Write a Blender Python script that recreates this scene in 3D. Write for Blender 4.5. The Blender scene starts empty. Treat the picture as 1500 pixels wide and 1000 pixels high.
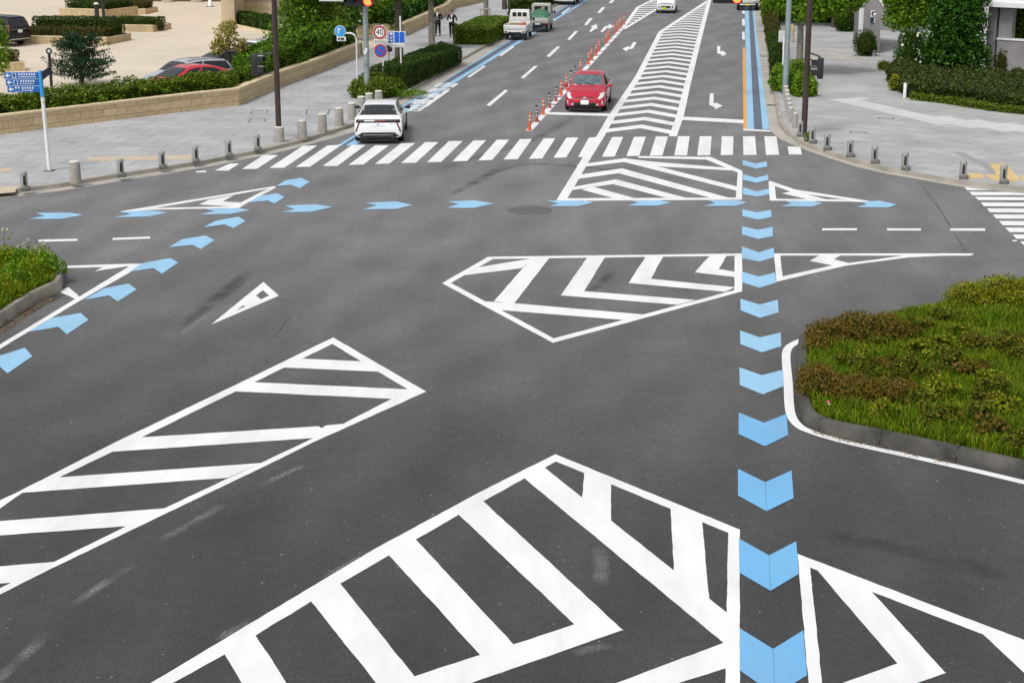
import bpy, bmesh, math, random
import numpy as np
from mathutils import Vector, Matrix
from mathutils.bvhtree import BVHTree

random.seed(7)
RNG = np.random.default_rng(11)
SC = bpy.context.scene
COL = SC.collection
PI = math.pi

# ------------------------------------------------------------------ camera
# An elevated footbridge, eye 9 m above the road.  Photo size 1500 x 1000.
CAM_H, FPX, PCX, PCY, HORIZ = 9.0, 2200.0, 750.0, 376.0, -155.0
TH = math.atan((PCY - HORIZ) / FPX)
cT, sT = math.cos(TH), math.sin(TH)
cam = bpy.data.cameras.new("camera")
cam.sensor_width = 36.0
cam.lens = FPX / 1500.0 * 36.0
cam.shift_y = -(500.0 - PCY) / 1500.0
cam.clip_end = 3000.0
cam_o = bpy.data.objects.new("camera", cam)
COL.objects.link(cam_o)
cam_o.location = (0, 0, CAM_H)
cam_o.rotation_euler = (PI / 2 - TH, 0, 0)
SC.camera = cam_o


def G(px, py, z=0.0):
    """point of the plan seen at photo pixel (px, py), at height z"""
    u, v = (px - PCX) / FPX, (py - PCY) / FPX
    d = Vector((u, cT - v * sT, -sT - v * cT))
    t = (CAM_H - z) / -d.z
    return Vector((d.x * t, d.y * t, z))


def HZ(p, py):
    """height at which the vertical through p is seen at photo row py"""
    return CAM_H - p.y * math.tan(TH + math.atan((py - PCY) / FPX))


def pxm(p):
    """photo pixels per metre at p"""
    return FPX / (p.y * cT + (CAM_H - p.z) * sT)


_r = (G(1090, -100) - G(1090, 300))
RD = Vector((_r.x, _r.y, 0)).normalized()        # along the road, away from the camera
RN = Vector((RD.y, -RD.x, 0))                    # to its right
RA = math.atan2(-RD.x, RD.y)                     # rotation_z that turns +y to RD


def heading(d):
    return math.atan2(-d.x, d.y)


# ------------------------------------------------------------------ materials
def nt(name):
    m = bpy.data.materials.new(name)
    m.use_nodes = True
    n = m.node_tree
    return m, n, n.nodes, n.links, n.nodes["Principled BSDF"]


def M(name, col, rough=0.6, metal=0.0, spec=0.5, var=0.0, vscale=4.0, bump=0.0, bscale=40.0, coat=0.0, emit=None, estr=0.0):
    m, n, N, L, b = nt(name)
    b.inputs["Base Color"].default_value = (*col, 1)
    b.inputs["Roughness"].default_value = rough
    b.inputs["Metallic"].default_value = metal
    b.inputs["Specular IOR Level"].default_value = spec
    b.inputs["Coat Weight"].default_value = coat
    b.inputs["Coat Roughness"].default_value = 0.08
    if emit:
        b.inputs["Emission Color"].default_value = (*emit, 1)
        b.inputs["Emission Strength"].default_value = estr
    if var or bump:
        tc = N.new("ShaderNodeTexCoord")
    if var:
        no = N.new("ShaderNodeTexNoise")
        no.inputs["Scale"].default_value = vscale
        no.inputs["Detail"].default_value = 6
        L.new(tc.outputs["Object"], no.inputs["Vector"])
        cr = N.new("ShaderNodeValToRGB")
        cr.color_ramp.elements[0].position = 0.3
        cr.color_ramp.elements[1].position = 0.7
        cr.color_ramp.elements[0].color = (*[c * (1 - var) for c in col], 1)
        cr.color_ramp.elements[1].color = (*[min(1, c * (1 + var)) for c in col], 1)
        L.new(no.outputs["Fac"], cr.inputs["Fac"])
        L.new(cr.outputs["Color"], b.inputs["Base Color"])
    if bump:
        n2 = N.new("ShaderNodeTexNoise")
        n2.inputs["Scale"].default_value = bscale
        n2.inputs["Detail"].default_value = 4
        L.new(tc.outputs["Object"], n2.inputs["Vector"])
        bp = N.new("ShaderNodeBump")
        bp.inputs["Strength"].default_value = bump
        bp.inputs["Distance"].default_value = 0.02
        L.new(n2.outputs["Fac"], bp.inputs["Height"])
        L.new(bp.outputs["Normal"], b.inputs["Normal"])
    return m


def mixn(N, L, fac, a, b, mode='MIX'):
    mx = N.new("ShaderNodeMix")
    mx.data_type = 'RGBA'
    mx.blend_type = mode
    for s, v in ((0, fac), (6, a), (7, b)):
        if hasattr(v, "is_output"):
            L.new(v, mx.inputs[s])
        elif s == 0:
            mx.inputs[0].default_value = v
        else:
            mx.inputs[s].default_value = (*v, 1)
    return mx.outputs[2]


def noise(N, L, vec, scale, detail=5, rough=0.5):
    no = N.new("ShaderNodeTexNoise")
    no.inputs["Scale"].default_value = scale
    no.inputs["Detail"].default_value = detail
    no.inputs["Roughness"].default_value = rough
    L.new(vec, no.inputs["Vector"])
    return no.outputs["Fac"]


def ramp(N, L, fac, p0, p1, c0=(0, 0, 0), c1=(1, 1, 1)):
    cr = N.new("ShaderNodeValToRGB")
    e = cr.color_ramp.elements
    e[0].position, e[1].position = p0, p1
    e[0].color, e[1].color = (*c0, 1), (*c1, 1)
    L.new(fac, cr.inputs["Fac"])
    return cr.outputs["Color"]


def mapping(N, L, vec, rot=0.0, scale=(1, 1, 1), loc=(0, 0, 0)):
    mp = N.new("ShaderNodeMapping")
    mp.inputs["Rotation"].default_value = (0, 0, rot)
    mp.inputs["Scale"].default_value = scale
    mp.inputs["Location"].default_value = loc
    L.new(vec, mp.inputs["Vector"])
    return mp.outputs["Vector"]


def asphalt():
    m, n, N, L, b = nt("asphalt")
    tc = N.new("ShaderNodeTexCoord").outputs["Object"]
    # base colour itself is graded by distance: dark near the camera, pale beyond
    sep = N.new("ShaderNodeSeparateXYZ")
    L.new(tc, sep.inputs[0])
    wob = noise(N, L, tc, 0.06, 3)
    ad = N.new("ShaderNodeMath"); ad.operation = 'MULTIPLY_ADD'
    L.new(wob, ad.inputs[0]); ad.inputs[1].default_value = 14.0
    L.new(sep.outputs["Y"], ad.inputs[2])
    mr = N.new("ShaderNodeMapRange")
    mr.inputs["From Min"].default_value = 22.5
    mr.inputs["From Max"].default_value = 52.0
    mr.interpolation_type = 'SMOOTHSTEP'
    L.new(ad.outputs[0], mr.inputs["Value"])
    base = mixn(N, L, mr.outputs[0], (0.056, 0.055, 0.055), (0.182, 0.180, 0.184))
    blot = ramp(N, L, noise(N, L, tc, 0.35, 6, 0.6), 0.3, 0.72, (0.80, 0.80, 0.80), (1.14, 1.13, 1.12))
    c = mixn(N, L, 1.0, base, blot, 'MULTIPLY')
    # long tyre-polished streaks along the road
    st = noise(N, L, mapping(N, L, tc, RA, (1.1, 0.05, 1)), 1.0, 4)
    c = mixn(N, L, 1.0, c, ramp(N, L, st, 0.35, 0.65, (0.9, 0.9, 0.9), (1.06, 1.06, 1.06)), 'MULTIPLY')
    gr = ramp(N, L, noise(N, L, tc, 30, 2, 0.8), 0.30, 0.70, (0.55, 0.55, 0.55), (1.45, 1.45, 1.44))
    c = mixn(N, L, 1.0, c, gr, 'MULTIPLY')
    gm = ramp(N, L, noise(N, L, tc, 5.5, 4, 0.7), 0.30, 0.70, (0.86, 0.86, 0.87), (1.13, 1.13, 1.12))
    c = mixn(N, L, 1.0, c, gm, 'MULTIPLY')
    # polished wheel paths that swing through the junction
    wv = N.new("ShaderNodeTexWave")
    wv.wave_type = 'BANDS'
    wv.inputs["Scale"].default_value = 0.16
    wv.inputs["Distortion"].default_value = 5.0
    wv.inputs["Detail"].default_value = 2.0
    wv.inputs["Detail Scale"].default_value = 0.35
    L.new(mapping(N, L, tc, RA + 0.55), wv.inputs["Vector"])
    c = mixn(N, L, 1.0, c, ramp(N, L, wv.outputs["Fac"], 0.1, 0.9, (0.93, 0.93, 0.93), (1.05, 1.05, 1.05)), 'MULTIPLY')
    for scale, lo, hi, k0, k1, col in ((9.0, 0.10, 0.17, 0.80, 0.84, (0.25, 0.245, 0.24)), (6.0, 0.07, 0.13, 0.82, 0.86, (0.018, 0.018, 0.018)), (2.2, 0.035, 0.06, 0.74, 0.78, (0.34, 0.33, 0.32))):
        vo = N.new("ShaderNodeTexVoronoi")
        vo.inputs["Scale"].default_value = scale
        L.new(tc, vo.inputs["Vector"])
        sp = ramp(N, L, vo.outputs["Distance"], lo, hi, (0.8, 0.8, 0.8), (0, 0, 0))
        keep = ramp(N, L, vo.outputs["Color"], k0, k1)
        c = mixn(N, L, mixn(N, L, 1.0, sp, keep, 'MULTIPLY'), c, col)
    # oil drips
    oi = ramp(N, L, noise(N, L, tc, 1.1, 3, 0.6), 0.68, 0.78)
    oi2 = mixn(N, L, 1.0, oi, (0.45, 0.45, 0.45), 'MULTIPLY')
    c = mixn(N, L, oi2, c, (0.035, 0.034, 0.033))
    L.new(c, b.inputs["Base Color"])
    b.inputs["Roughness"].default_value = 0.72
    b.inputs["Specular IOR Level"].default_value = 0.35
    bp = N.new("ShaderNodeBump")
    bp.inputs["Strength"].default_value = 0.35
    bp.inputs["Distance"].default_value = 0.01
    L.new(noise(N, L, tc, 60, 2), bp.inputs["Height"])
    L.new(bp.outputs["Normal"], b.inputs["Normal"])
    return m


def paint(name, col, wear=0.0, rough=0.55, grime=0.22):
    """road paint, worn in specks so that the asphalt shows through"""
    m, n, N, L, b = nt(name)
    tc = N.new("ShaderNodeTexCoord").outputs["Object"]
    bl = ramp(N, L, noise(N, L, tc, 0.9, 5), 0.3, 0.7, (0.93, 0.93, 0.93), (1.03, 1.03, 1.03))
    c = mixn(N, L, 1.0, col, bl, 'MULTIPLY')
    sp = ramp(N, L, noise(N, L, tc, 42, 4, 0.75), 0.24 + wear, 0.33 + wear, (1, 1, 1), (0, 0, 0))
    dim = N.new("ShaderNodeMath"); dim.operation = 'MULTIPLY'
    L.new(sp, dim.inputs[0]); dim.inputs[1].default_value = 0.55
    c = mixn(N, L, dim.outputs[0], c, (0.13, 0.13, 0.13))
    ty = ramp(N, L, noise(N, L, mapping(N, L, tc, RA, (1.4, 0.22, 1)), 1.0, 5, 0.65), 0.46, 0.74)
    tf = mixn(N, L, 1.0, ty, (grime,) * 3, 'MULTIPLY')
    c = mixn(N, L, tf, c, (0.24, 0.24, 0.24))
    L.new(c, b.inputs["Base Color"])
    b.inputs["Roughness"].default_value = rough
    b.inputs["Specular IOR Level"].default_value = 0.35
    return m


def faded(name, col, lo, hi, amount):
    """a trace ground into the surface: speckled, thinning out to its edges"""
    m, n, N, L, b = nt(name)
    tc = N.new("ShaderNodeTexCoord").outputs["Object"]
    b.inputs["Base Color"].default_value = (*col, 1)
    b.inputs["Roughness"].default_value = 0.8
    f = ramp(N, L, noise(N, L, tc, 22, 5, 0.75), lo, hi)
    f2 = ramp(N, L, noise(N, L, tc, 1.6, 4), 0.30, 0.62)
    at = N.new("ShaderNodeAttribute")
    at.attribute_name = "cover"
    v = amount
    prev = None
    for x in (f, f2, at.outputs["Fac"]):
        mu = N.new("ShaderNodeMath"); mu.operation = 'MULTIPLY'
        L.new(x, mu.inputs[0])
        if prev is None:
            mu.inputs[1].default_value = v
        else:
            L.new(prev, mu.inputs[1])
        prev = mu.outputs[0]
    L.new(prev, b.inputs["Alpha"])
    return m


def tiles(name, c1, c2, mortar, bw, bh, rot, msize=0.012, stain=0.12, offset=0.5):
    m, n, N, L, b = nt(name)
    tc = N.new("ShaderNodeTexCoord").outputs["Object"]
    br = N.new("ShaderNodeTexBrick")
    br.offset = offset
    br.inputs["Color1"].default_value = (*c1, 1)
    br.inputs["Color2"].default_value = (*c2, 1)
    br.inputs["Mortar"].default_value = (*mortar, 1)
    br.inputs["Scale"].default_value = 1.0
    br.inputs["Brick Width"].default_value = bw
    br.inputs["Row Height"].default_value = bh
    br.inputs["Mortar Size"].default_value = msize
    br.inputs["Mortar Smooth"].default_value = 0.2
    br.inputs["Bias"].default_value = 0.0
    L.new(mapping(N, L, tc, rot), br.inputs["Vector"])
    s = ramp(N, L, noise(N, L, tc, 0.45, 6, 0.6), 0.3, 0.7, (1 - stain,) * 3, (1 + stain * 0.5,) * 3)
    c = mixn(N, L, 1.0, br.outputs["Color"], s, 'MULTIPLY')
    g = ramp(N, L, noise(N, L, tc, 25, 3, 0.7), 0.3, 0.7, (0.9,) * 3, (1.07,) * 3)
    c = mixn(N, L, 1.0, c, g, 'MULTIPLY')
    di = ramp(N, L, noise(N, L, tc, 0.9, 7, 0.75), 0.56, 0.74)
    c = mixn(N, L, mixn(N, L, 1.0, di, (0.38, 0.38, 0.38), 'MULTIPLY'), c, (0.21, 0.19, 0.155))
    vo = N.new("ShaderNodeTexVoronoi")
    vo.inputs["Scale"].default_value = 1.7
    L.new(tc, vo.inputs["Vector"])
    gum = mixn(N, L, 1.0, ramp(N, L, vo.outputs["Distance"], 0.05, 0.09, (0.6, 0.6, 0.6), (0, 0, 0)), ramp(N, L, vo.outputs["Color"], 0.6, 0.64), 'MULTIPLY')
    c = mixn(N, L, gum, c, (0.15, 0.145, 0.14))
    L.new(c, b.inputs["Base Color"])
    b.inputs["Roughness"].default_value = 0.75
    b.inputs["Specular IOR Level"].default_value = 0.3
    return m


def stonewall(name, c1, c2, mortar, bw, bh):
    """coursed stone, laid out in the wall's own UVs (metres)"""
    m, n, N, L, b = nt(name)
    uv = N.new("ShaderNodeTexCoord").outputs["UV"]
    br = N.new("ShaderNodeTexBrick")
    br.inputs["Color1"].default_value = (*c1, 1)
    br.inputs["Color2"].default_value = (*c2, 1)
    br.inputs["Mortar"].default_value = (*mortar, 1)
    br.inputs["Scale"].default_value = 1.0
    br.inputs["Brick Width"].default_value = bw
    br.inputs["Row Height"].default_value = bh
    br.inputs["Mortar Size"].default_value = 0.012
    L.new(uv, br.inputs["Vector"])
    g = noise(N, L, uv, 5, 6, 0.7)
    c = mixn(N, L, 1.0, br.outputs["Color"], ramp(N, L, g, 0.25, 0.75, (0.72,) * 3, (1.22,) * 3), 'MULTIPLY')
    L.new(c, b.inputs["Base Color"])
    b.inputs["Roughness"].default_value = 0.85
    bp = N.new("ShaderNodeBump")
    bp.inputs["Strength"].default_value = 0.8
    bp.inputs["Distance"].default_value = 0.04
    L.new(g, bp.inputs["Height"])
    L.new(bp.outputs["Normal"], b.inputs["Normal"])
    return m


def leafmat(name, c0, c1, c2=None, rough=0.5, trans=0.25):
    """every leaf takes its own tint between the given colours"""
    m, n, N, L, b = nt(name)
    ge = N.new("ShaderNodeNewGeometry")
    cr = N.new("ShaderNodeValToRGB")
    e = cr.color_ramp.elements
    e[0].color, e[1].color = (*c0, 1), (*c1, 1)
    if c2:
        k = e.new(0.86)
        k.color = (*c1, 1)
        e[2].color = (*c2, 1)
    L.new(ge.outputs["Random Per Island"], cr.inputs["Fac"])
    L.new(cr.outputs["Color"], b.inputs["Base Color"])
    b.inputs["Roughness"].default_value = rough
    b.inputs["Specular IOR Level"].default_value = 0.18
    if trans:
        tr = N.new("ShaderNodeBsdfTranslucent")
        L.new(cr.outputs["Color"], tr.inputs["Color"])
        mx = N.new("ShaderNodeMixShader")
        mx.inputs[0].default_value = trans
        L.new(b.outputs[0], mx.inputs[1])
        L.new(tr.outputs[0], mx.inputs[2])
        L.new(mx.outputs[0], N["Material Output"].inputs["Surface"])
    return m


MT = {}
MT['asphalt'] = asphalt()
MT['white'] = paint("white_road_paint", (0.80, 0.80, 0.81))
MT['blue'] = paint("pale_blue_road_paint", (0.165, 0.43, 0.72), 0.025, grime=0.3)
MT['blue_paler'] = paint("paler_blue_road_paint", (0.30, 0.545, 0.76), 0.03, grime=0.3)  # a paler blue, used for the farther marks
MT['amber'] = paint("orange_road_paint", (0.74, 0.36, 0.10), 0.02)
MT['bluegrey'] = M("blue_grey_asphalt", (0.115, 0.135, 0.18), 0.7, spec=0.35, var=0.15, vscale=2, bump=0.2)
MT['fade'] = faded("scraped_paint", (0.36, 0.36, 0.35), 0.36, 0.62, 0.7)
MT['scuff'] = faded("pale_scuff", (0.42, 0.41, 0.39), 0.34, 0.66, 0.6)
MT['rubber'] = faded("tyre_rubber", (0.030, 0.030, 0.030), 0.15, 0.6, 0.42)
MT['patch'] = M("asphalt_patch", (0.115, 0.114, 0.116), 0.75, spec=0.3, var=0.18, vscale=3, bump=0.3, bscale=60)
MT['pave'] = tiles("grey_paving", (0.455, 0.455, 0.46), (0.385, 0.39, 0.40), (0.25, 0.24, 0.225), 1.2, 0.9, RA + 0.24, 0.018, 0.20)
MT['pave_r'] = tiles("grey_stone_paving", (0.45, 0.45, 0.445), (0.385, 0.385, 0.39), (0.28, 0.275, 0.265), 1.5, 0.9, RA + 1.05, 0.02, 0.22)
MT['pave_pale'] = tiles("pale_paving", (0.58, 0.59, 0.59), (0.53, 0.54, 0.545), (0.45, 0.45, 0.45), 0.6, 0.6, RA + 1.05, 0.01, 0.08)
MT['plaza'] = tiles("beige_plaza_paving", (0.66, 0.575, 0.455), (0.62, 0.54, 0.43), (0.55, 0.475, 0.37), 3.6, 3.6, RA + 0.2, 0.03, 0.09)
MT['tactile'] = M("yellow_tactile_paving", (0.60, 0.44, 0.20), 0.7, var=0.12, vscale=1.5, bump=0.5, bscale=20)
MT['tactile_old'] = M("bleached_tactile_paving", (0.52, 0.44, 0.32), 0.7, var=0.10, vscale=1.5, bump=0.3, bscale=20)
MT['kerb'] = M("granite_kerb", (0.34, 0.31, 0.265), 0.8, var=0.22, vscale=1.3, bump=0.3)
MT['gutter'] = M("gutter_concrete", (0.40, 0.375, 0.335), 0.8, var=0.16, vscale=0.9, bump=0.2)
MT['kerb_old'] = M("mossy_kerb", (0.078, 0.074, 0.064), 0.85, var=0.55, vscale=1.8, bump=0.7, bscale=25)
MT['kerb_pale'] = M("weathered_kerb", (0.29, 0.265, 0.215), 0.85, var=0.3, vscale=2.4, bump=0.5, bscale=25)
MT['grit'] = faded('kerb_grit', (0.055, 0.045, 0.03), 0.25, 0.55, 0.8)
MT['soil'] = M("soil", (0.055, 0.045, 0.03), 0.95, var=0.3, vscale=3, bump=0.6)
MT['wall'] = stonewall("beige_stone_wall", (0.66, 0.51, 0.30), (0.54, 0.41, 0.245), (0.30, 0.225, 0.13), 1.05, 0.31)
MT['planterwall'] = stonewall("tan_stone_planter", (0.56, 0.43, 0.25), (0.48, 0.37, 0.215), (0.33, 0.26, 0.17), 0.32, 0.5)
MT['coping'] = M("pale_stone_coping", (0.66, 0.54, 0.34), 0.8, var=0.14, vscale=3)
MT['concrete'] = M("bollard_concrete", (0.34, 0.325, 0.29), 0.85, var=0.16, vscale=6, bump=0.3)
MT['cap'] = M("pale_bollard_cap", (0.66, 0.64, 0.58), 0.7, var=0.08)
MT['steel'] = M("brushed_steel", (0.44, 0.44, 0.42), 0.42, metal=0.55, var=0.12, vscale=8)
MT['darkstone'] = M("dark_granite", (0.14, 0.14, 0.13), 0.7, var=0.25, vscale=14)
MT['brown'] = M("brown_pole_paint", (0.050, 0.032, 0.028), 0.45, var=0.1, vscale=3)
MT['galv'] = M("galvanised_steel", (0.30, 0.36, 0.37), 0.5, metal=0.3, var=0.14, vscale=5)
MT['whitemetal'] = M("white_enamel", (0.80, 0.81, 0.81), 0.45, var=0.04)
MT['black'] = M("black_plastic", (0.022, 0.022, 0.024), 0.45)
MT['dark'] = M("dark_trim", (0.012, 0.012, 0.014), 0.4)
MT['tyre'] = M("tyre_rubber_black", (0.016, 0.016, 0.016), 0.85)
MT['alloy'] = M("alloy_wheel", (0.42, 0.43, 0.44), 0.35, metal=0.8)
MT['glass'] = M("car_glass", (0.018, 0.021, 0.024), 0.07, spec=0.6)
MT['glassblue'] = M("windscreen_glass", (0.10, 0.14, 0.155), 0.06, spec=0.8, var=0.35, vscale=5)
MT['chrome'] = M("chrome", (0.75, 0.75, 0.77), 0.18, metal=1.0)
MT['lampwhite'] = M("headlamp_lens", (0.72, 0.73, 0.74), 0.15, coat=1.0, var=0.2, vscale=12)
MT['lampred'] = M("tail_lamp", (0.16, 0.012, 0.016), 0.25, coat=0.6)
MT['plate'] = M("number_plate_white", (0.85, 0.85, 0.85), 0.5)
MT['plateyellow'] = M("number_plate_yellow", (0.75, 0.62, 0.06), 0.5)
MT['p_white'] = M("pearl_white_paint", (0.84, 0.84, 0.86), 0.28, coat=0.8)
MT['p_red'] = M("red_car_paint", (0.46, 0.010, 0.035), 0.3, coat=0.45)
MT['p_red2'] = M("red_hatch_paint", (0.56, 0.022, 0.035), 0.3, coat=0.8)
MT['p_silver'] = M("silver_paint", (0.55, 0.57, 0.62), 0.3, metal=0.4, coat=0.8)
MT['p_black'] = M("black_car_paint", (0.008, 0.008, 0.013), 0.25, spec=0.3, coat=0.25)
MT['p_truck'] = M("white_truck_paint", (0.76, 0.76, 0.74), 0.4, coat=0.4, var=0.05)
MT['p_grey'] = M("pale_grey_truck_paint", (0.48, 0.48, 0.44), 0.45, var=0.1)
MT['tarp'] = M("green_tarpaulin", (0.045, 0.16, 0.095), 0.6, var=0.3, vscale=4, bump=0.5, bscale=6)
MT['wood'] = M("timber_load", (0.36, 0.27, 0.17), 0.8, var=0.3, vscale=6)
MT['crate'] = M("red_crate", (0.52, 0.10, 0.06), 0.6, var=0.1)
MT['orange'] = M("orange_polyurethane", (0.70, 0.115, 0.045), 0.5, var=0.08)
MT['oldorange'] = M("grimy_orange_base", (0.36, 0.09, 0.055), 0.6, var=0.2)
MT['reflect'] = M("reflective_band", (0.68, 0.60, 0.55), 0.35)
MT['blackband'] = M("black_band", (0.03, 0.025, 0.025), 0.6)
MT['signblue'] = M("sign_blue", (0.012, 0.13, 0.62), 0.4)
MT['signpale'] = M("sign_light_blue", (0.05, 0.34, 0.74), 0.35)
MT['signnavy'] = M("guide_sign_blue", (0.018, 0.13, 0.42), 0.4)
MT['signwhite'] = M("sign_white", (0.82, 0.82, 0.82), 0.45)
MT['signred'] = M("sign_red", (0.42, 0.03, 0.045), 0.45)
MT['ink'] = M("sign_lettering", (0.03, 0.035, 0.05), 0.6)
MT['inkgrey'] = M("faded_lettering", (0.30, 0.30, 0.29), 0.6)
MT['redlit'] = M("red_signal_lens_lit", (0.8, 0.06, 0.01), 0.4, emit=(1.0, 0.16, 0.035), estr=3.0)
MT['redbloom'] = M("red_signal_bloom", (0.5, 0.01, 0.02), 0.4, emit=(0.75, 0.012, 0.02), estr=0.55)
MT['lensdark'] = M("unlit_signal_lens", (0.03, 0.03, 0.032), 0.25)
MT['bark'] = M("bark", (0.085, 0.065, 0.048), 0.9, var=0.4, vscale=9, bump=0.6)
MT['barkpale'] = M("pale_mottled_bark", (0.20, 0.18, 0.145), 0.9, var=0.45, vscale=7, bump=0.5)
MT['bldbeige'] = M("beige_cladding", (0.60, 0.485, 0.33), 0.8, var=0.06, vscale=2)
MT['bldgreige'] = M("greige_panel", (0.46, 0.40, 0.335), 0.75, var=0.06, vscale=1)
MT['bldbrown'] = M("brown_building_base", (0.10, 0.075, 0.045), 0.8, var=0.2, vscale=1)
MT['concretewall'] = M("board_marked_concrete", (0.25, 0.24, 0.24), 0.85, var=0.13, vscale=1.4, bump=0.2)
MT['roofwhite'] = M("white_roof_edge", (0.78, 0.79, 0.79), 0.5, var=0.05)
MT['darkroom'] = M("dark_interior", (0.035, 0.033, 0.034), 0.8)
MT['yellowboard'] = M("yellowed_board", (0.55, 0.44, 0.19), 0.7, var=0.2, vscale=5)
MT['cabinet'] = M("cabinet_paint", (0.60, 0.61, 0.60), 0.5, var=0.06)
MT['suit'] = M("dark_suit", (0.012, 0.012, 0.016), 0.85)
MT['skin'] = M("skin", (0.52, 0.33, 0.24), 0.55)
MT['shirt'] = M("white_shirt", (0.78, 0.78, 0.78), 0.7)
MT['hair'] = M("black_hair", (0.012, 0.010, 0.010), 0.6)
MT['leather'] = M("black_leather", (0.015, 0.014, 0.014), 0.5)

# foliage
MT['lf_hedge'] = leafmat("hedge_leaves", (0.030, 0.072, 0.004), (0.16, 0.245, 0.013), (0.29, 0.37, 0.055))
MT['lf_box'] = leafmat("clipped_hedge_leaves", (0.014, 0.040, 0.003), (0.050, 0.100, 0.008), (0.11, 0.17, 0.018))
MT['lf_bright'] = leafmat("fresh_green_leaves", (0.055, 0.135, 0.004), (0.20, 0.36, 0.014), (0.32, 0.46, 0.06))
MT['lf_tree'] = leafmat("tree_leaves", (0.034, 0.092, 0.004), (0.13, 0.25, 0.013), (0.24, 0.36, 0.05))
MT['lf_dark'] = leafmat("dark_evergreen_leaves", (0.013, 0.052, 0.003), (0.052, 0.155, 0.011), (0.15, 0.27, 0.06))
MT['lf_conifer'] = leafmat("blue_green_needles", (0.010, 0.034, 0.014), (0.030, 0.080, 0.032), (0.07, 0.13, 0.06))
MT['lf_gold'] = leafmat("golden_leaves", (0.20, 0.18, 0.02), (0.42, 0.36, 0.08), (0.58, 0.48, 0.18))
MT['lf_brown'] = leafmat("brownish_hedge_leaves", (0.030, 0.040, 0.006), (0.100, 0.086, 0.016), (0.17, 0.095, 0.03))
MT['lf_dull'] = leafmat("dull_hedge_leaves", (0.018, 0.036, 0.006), (0.080, 0.115, 0.020), (0.17, 0.20, 0.05))
MT['lf_azalea'] = leafmat("azalea_leaves", (0.055, 0.070, 0.005), (0.19, 0.20, 0.012), (0.28, 0.17, 0.03))
MT['lf_azred'] = leafmat("reddish_azalea_leaves", (0.085, 0.075, 0.008), (0.20, 0.145, 0.018), (0.30, 0.10, 0.035))
MT['lf_azlime'] = leafmat("yellow_green_azalea_leaves", (0.11, 0.13, 0.006), (0.30, 0.33, 0.014), (0.36, 0.28, 0.03))
MT['grass'] = leafmat("grass_blades", (0.055, 0.105, 0.002), (0.165, 0.27, 0.006), (0.28, 0.28, 0.018), 0.6, 0.3)
MT['weed'] = leafmat("weed_leaves", (0.10, 0.18, 0.004), (0.30, 0.38, 0.010), (0.42, 0.42, 0.04), 0.6, 0.35)
MT['core'] = M("inner_twigs", (0.028, 0.040, 0.006), 0.95, spec=0.1)
MT['litter'] = leafmat('dry_litter', (0.10, 0.06, 0.025), (0.28, 0.20, 0.10), (0.42, 0.36, 0.24), 0.8, 0.0)
MT['petal'] = M("white_petals", (0.75, 0.75, 0.62), 0.6)
MT['petalred'] = M("pink_petals", (0.6, 0.12, 0.18), 0.6)


# ------------------------------------------------------------------ object helpers
def link(o, parent=None):
    COL.objects.link(o)
    if parent:
        o.parent = parent
    return o


def tag(o, label=None, cat=None, group=None, kind=None):
    for k, v in (("label", label), ("category", cat), ("group", group), ("kind", kind)):
        if v:
            o[k] = v
    return o


def thing(name, label, cat, loc, rz=0.0, group=None):
    o = bpy.data.objects.new(name, None)
    o.empty_display_size = 0.2
    COL.objects.link(o)
    o.location = loc
    o.rotation_euler = (0, 0, rz)
    return tag(o, label, cat, group)


def kids(o):
    return [c for c in COL.objects if c.parent == o]


def copy_tree(o, parent=None):
    c = o.copy()
    COL.objects.link(c)
    c.parent = parent
    for ch in kids(o):
        copy_tree(ch, c)
    return c


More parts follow.
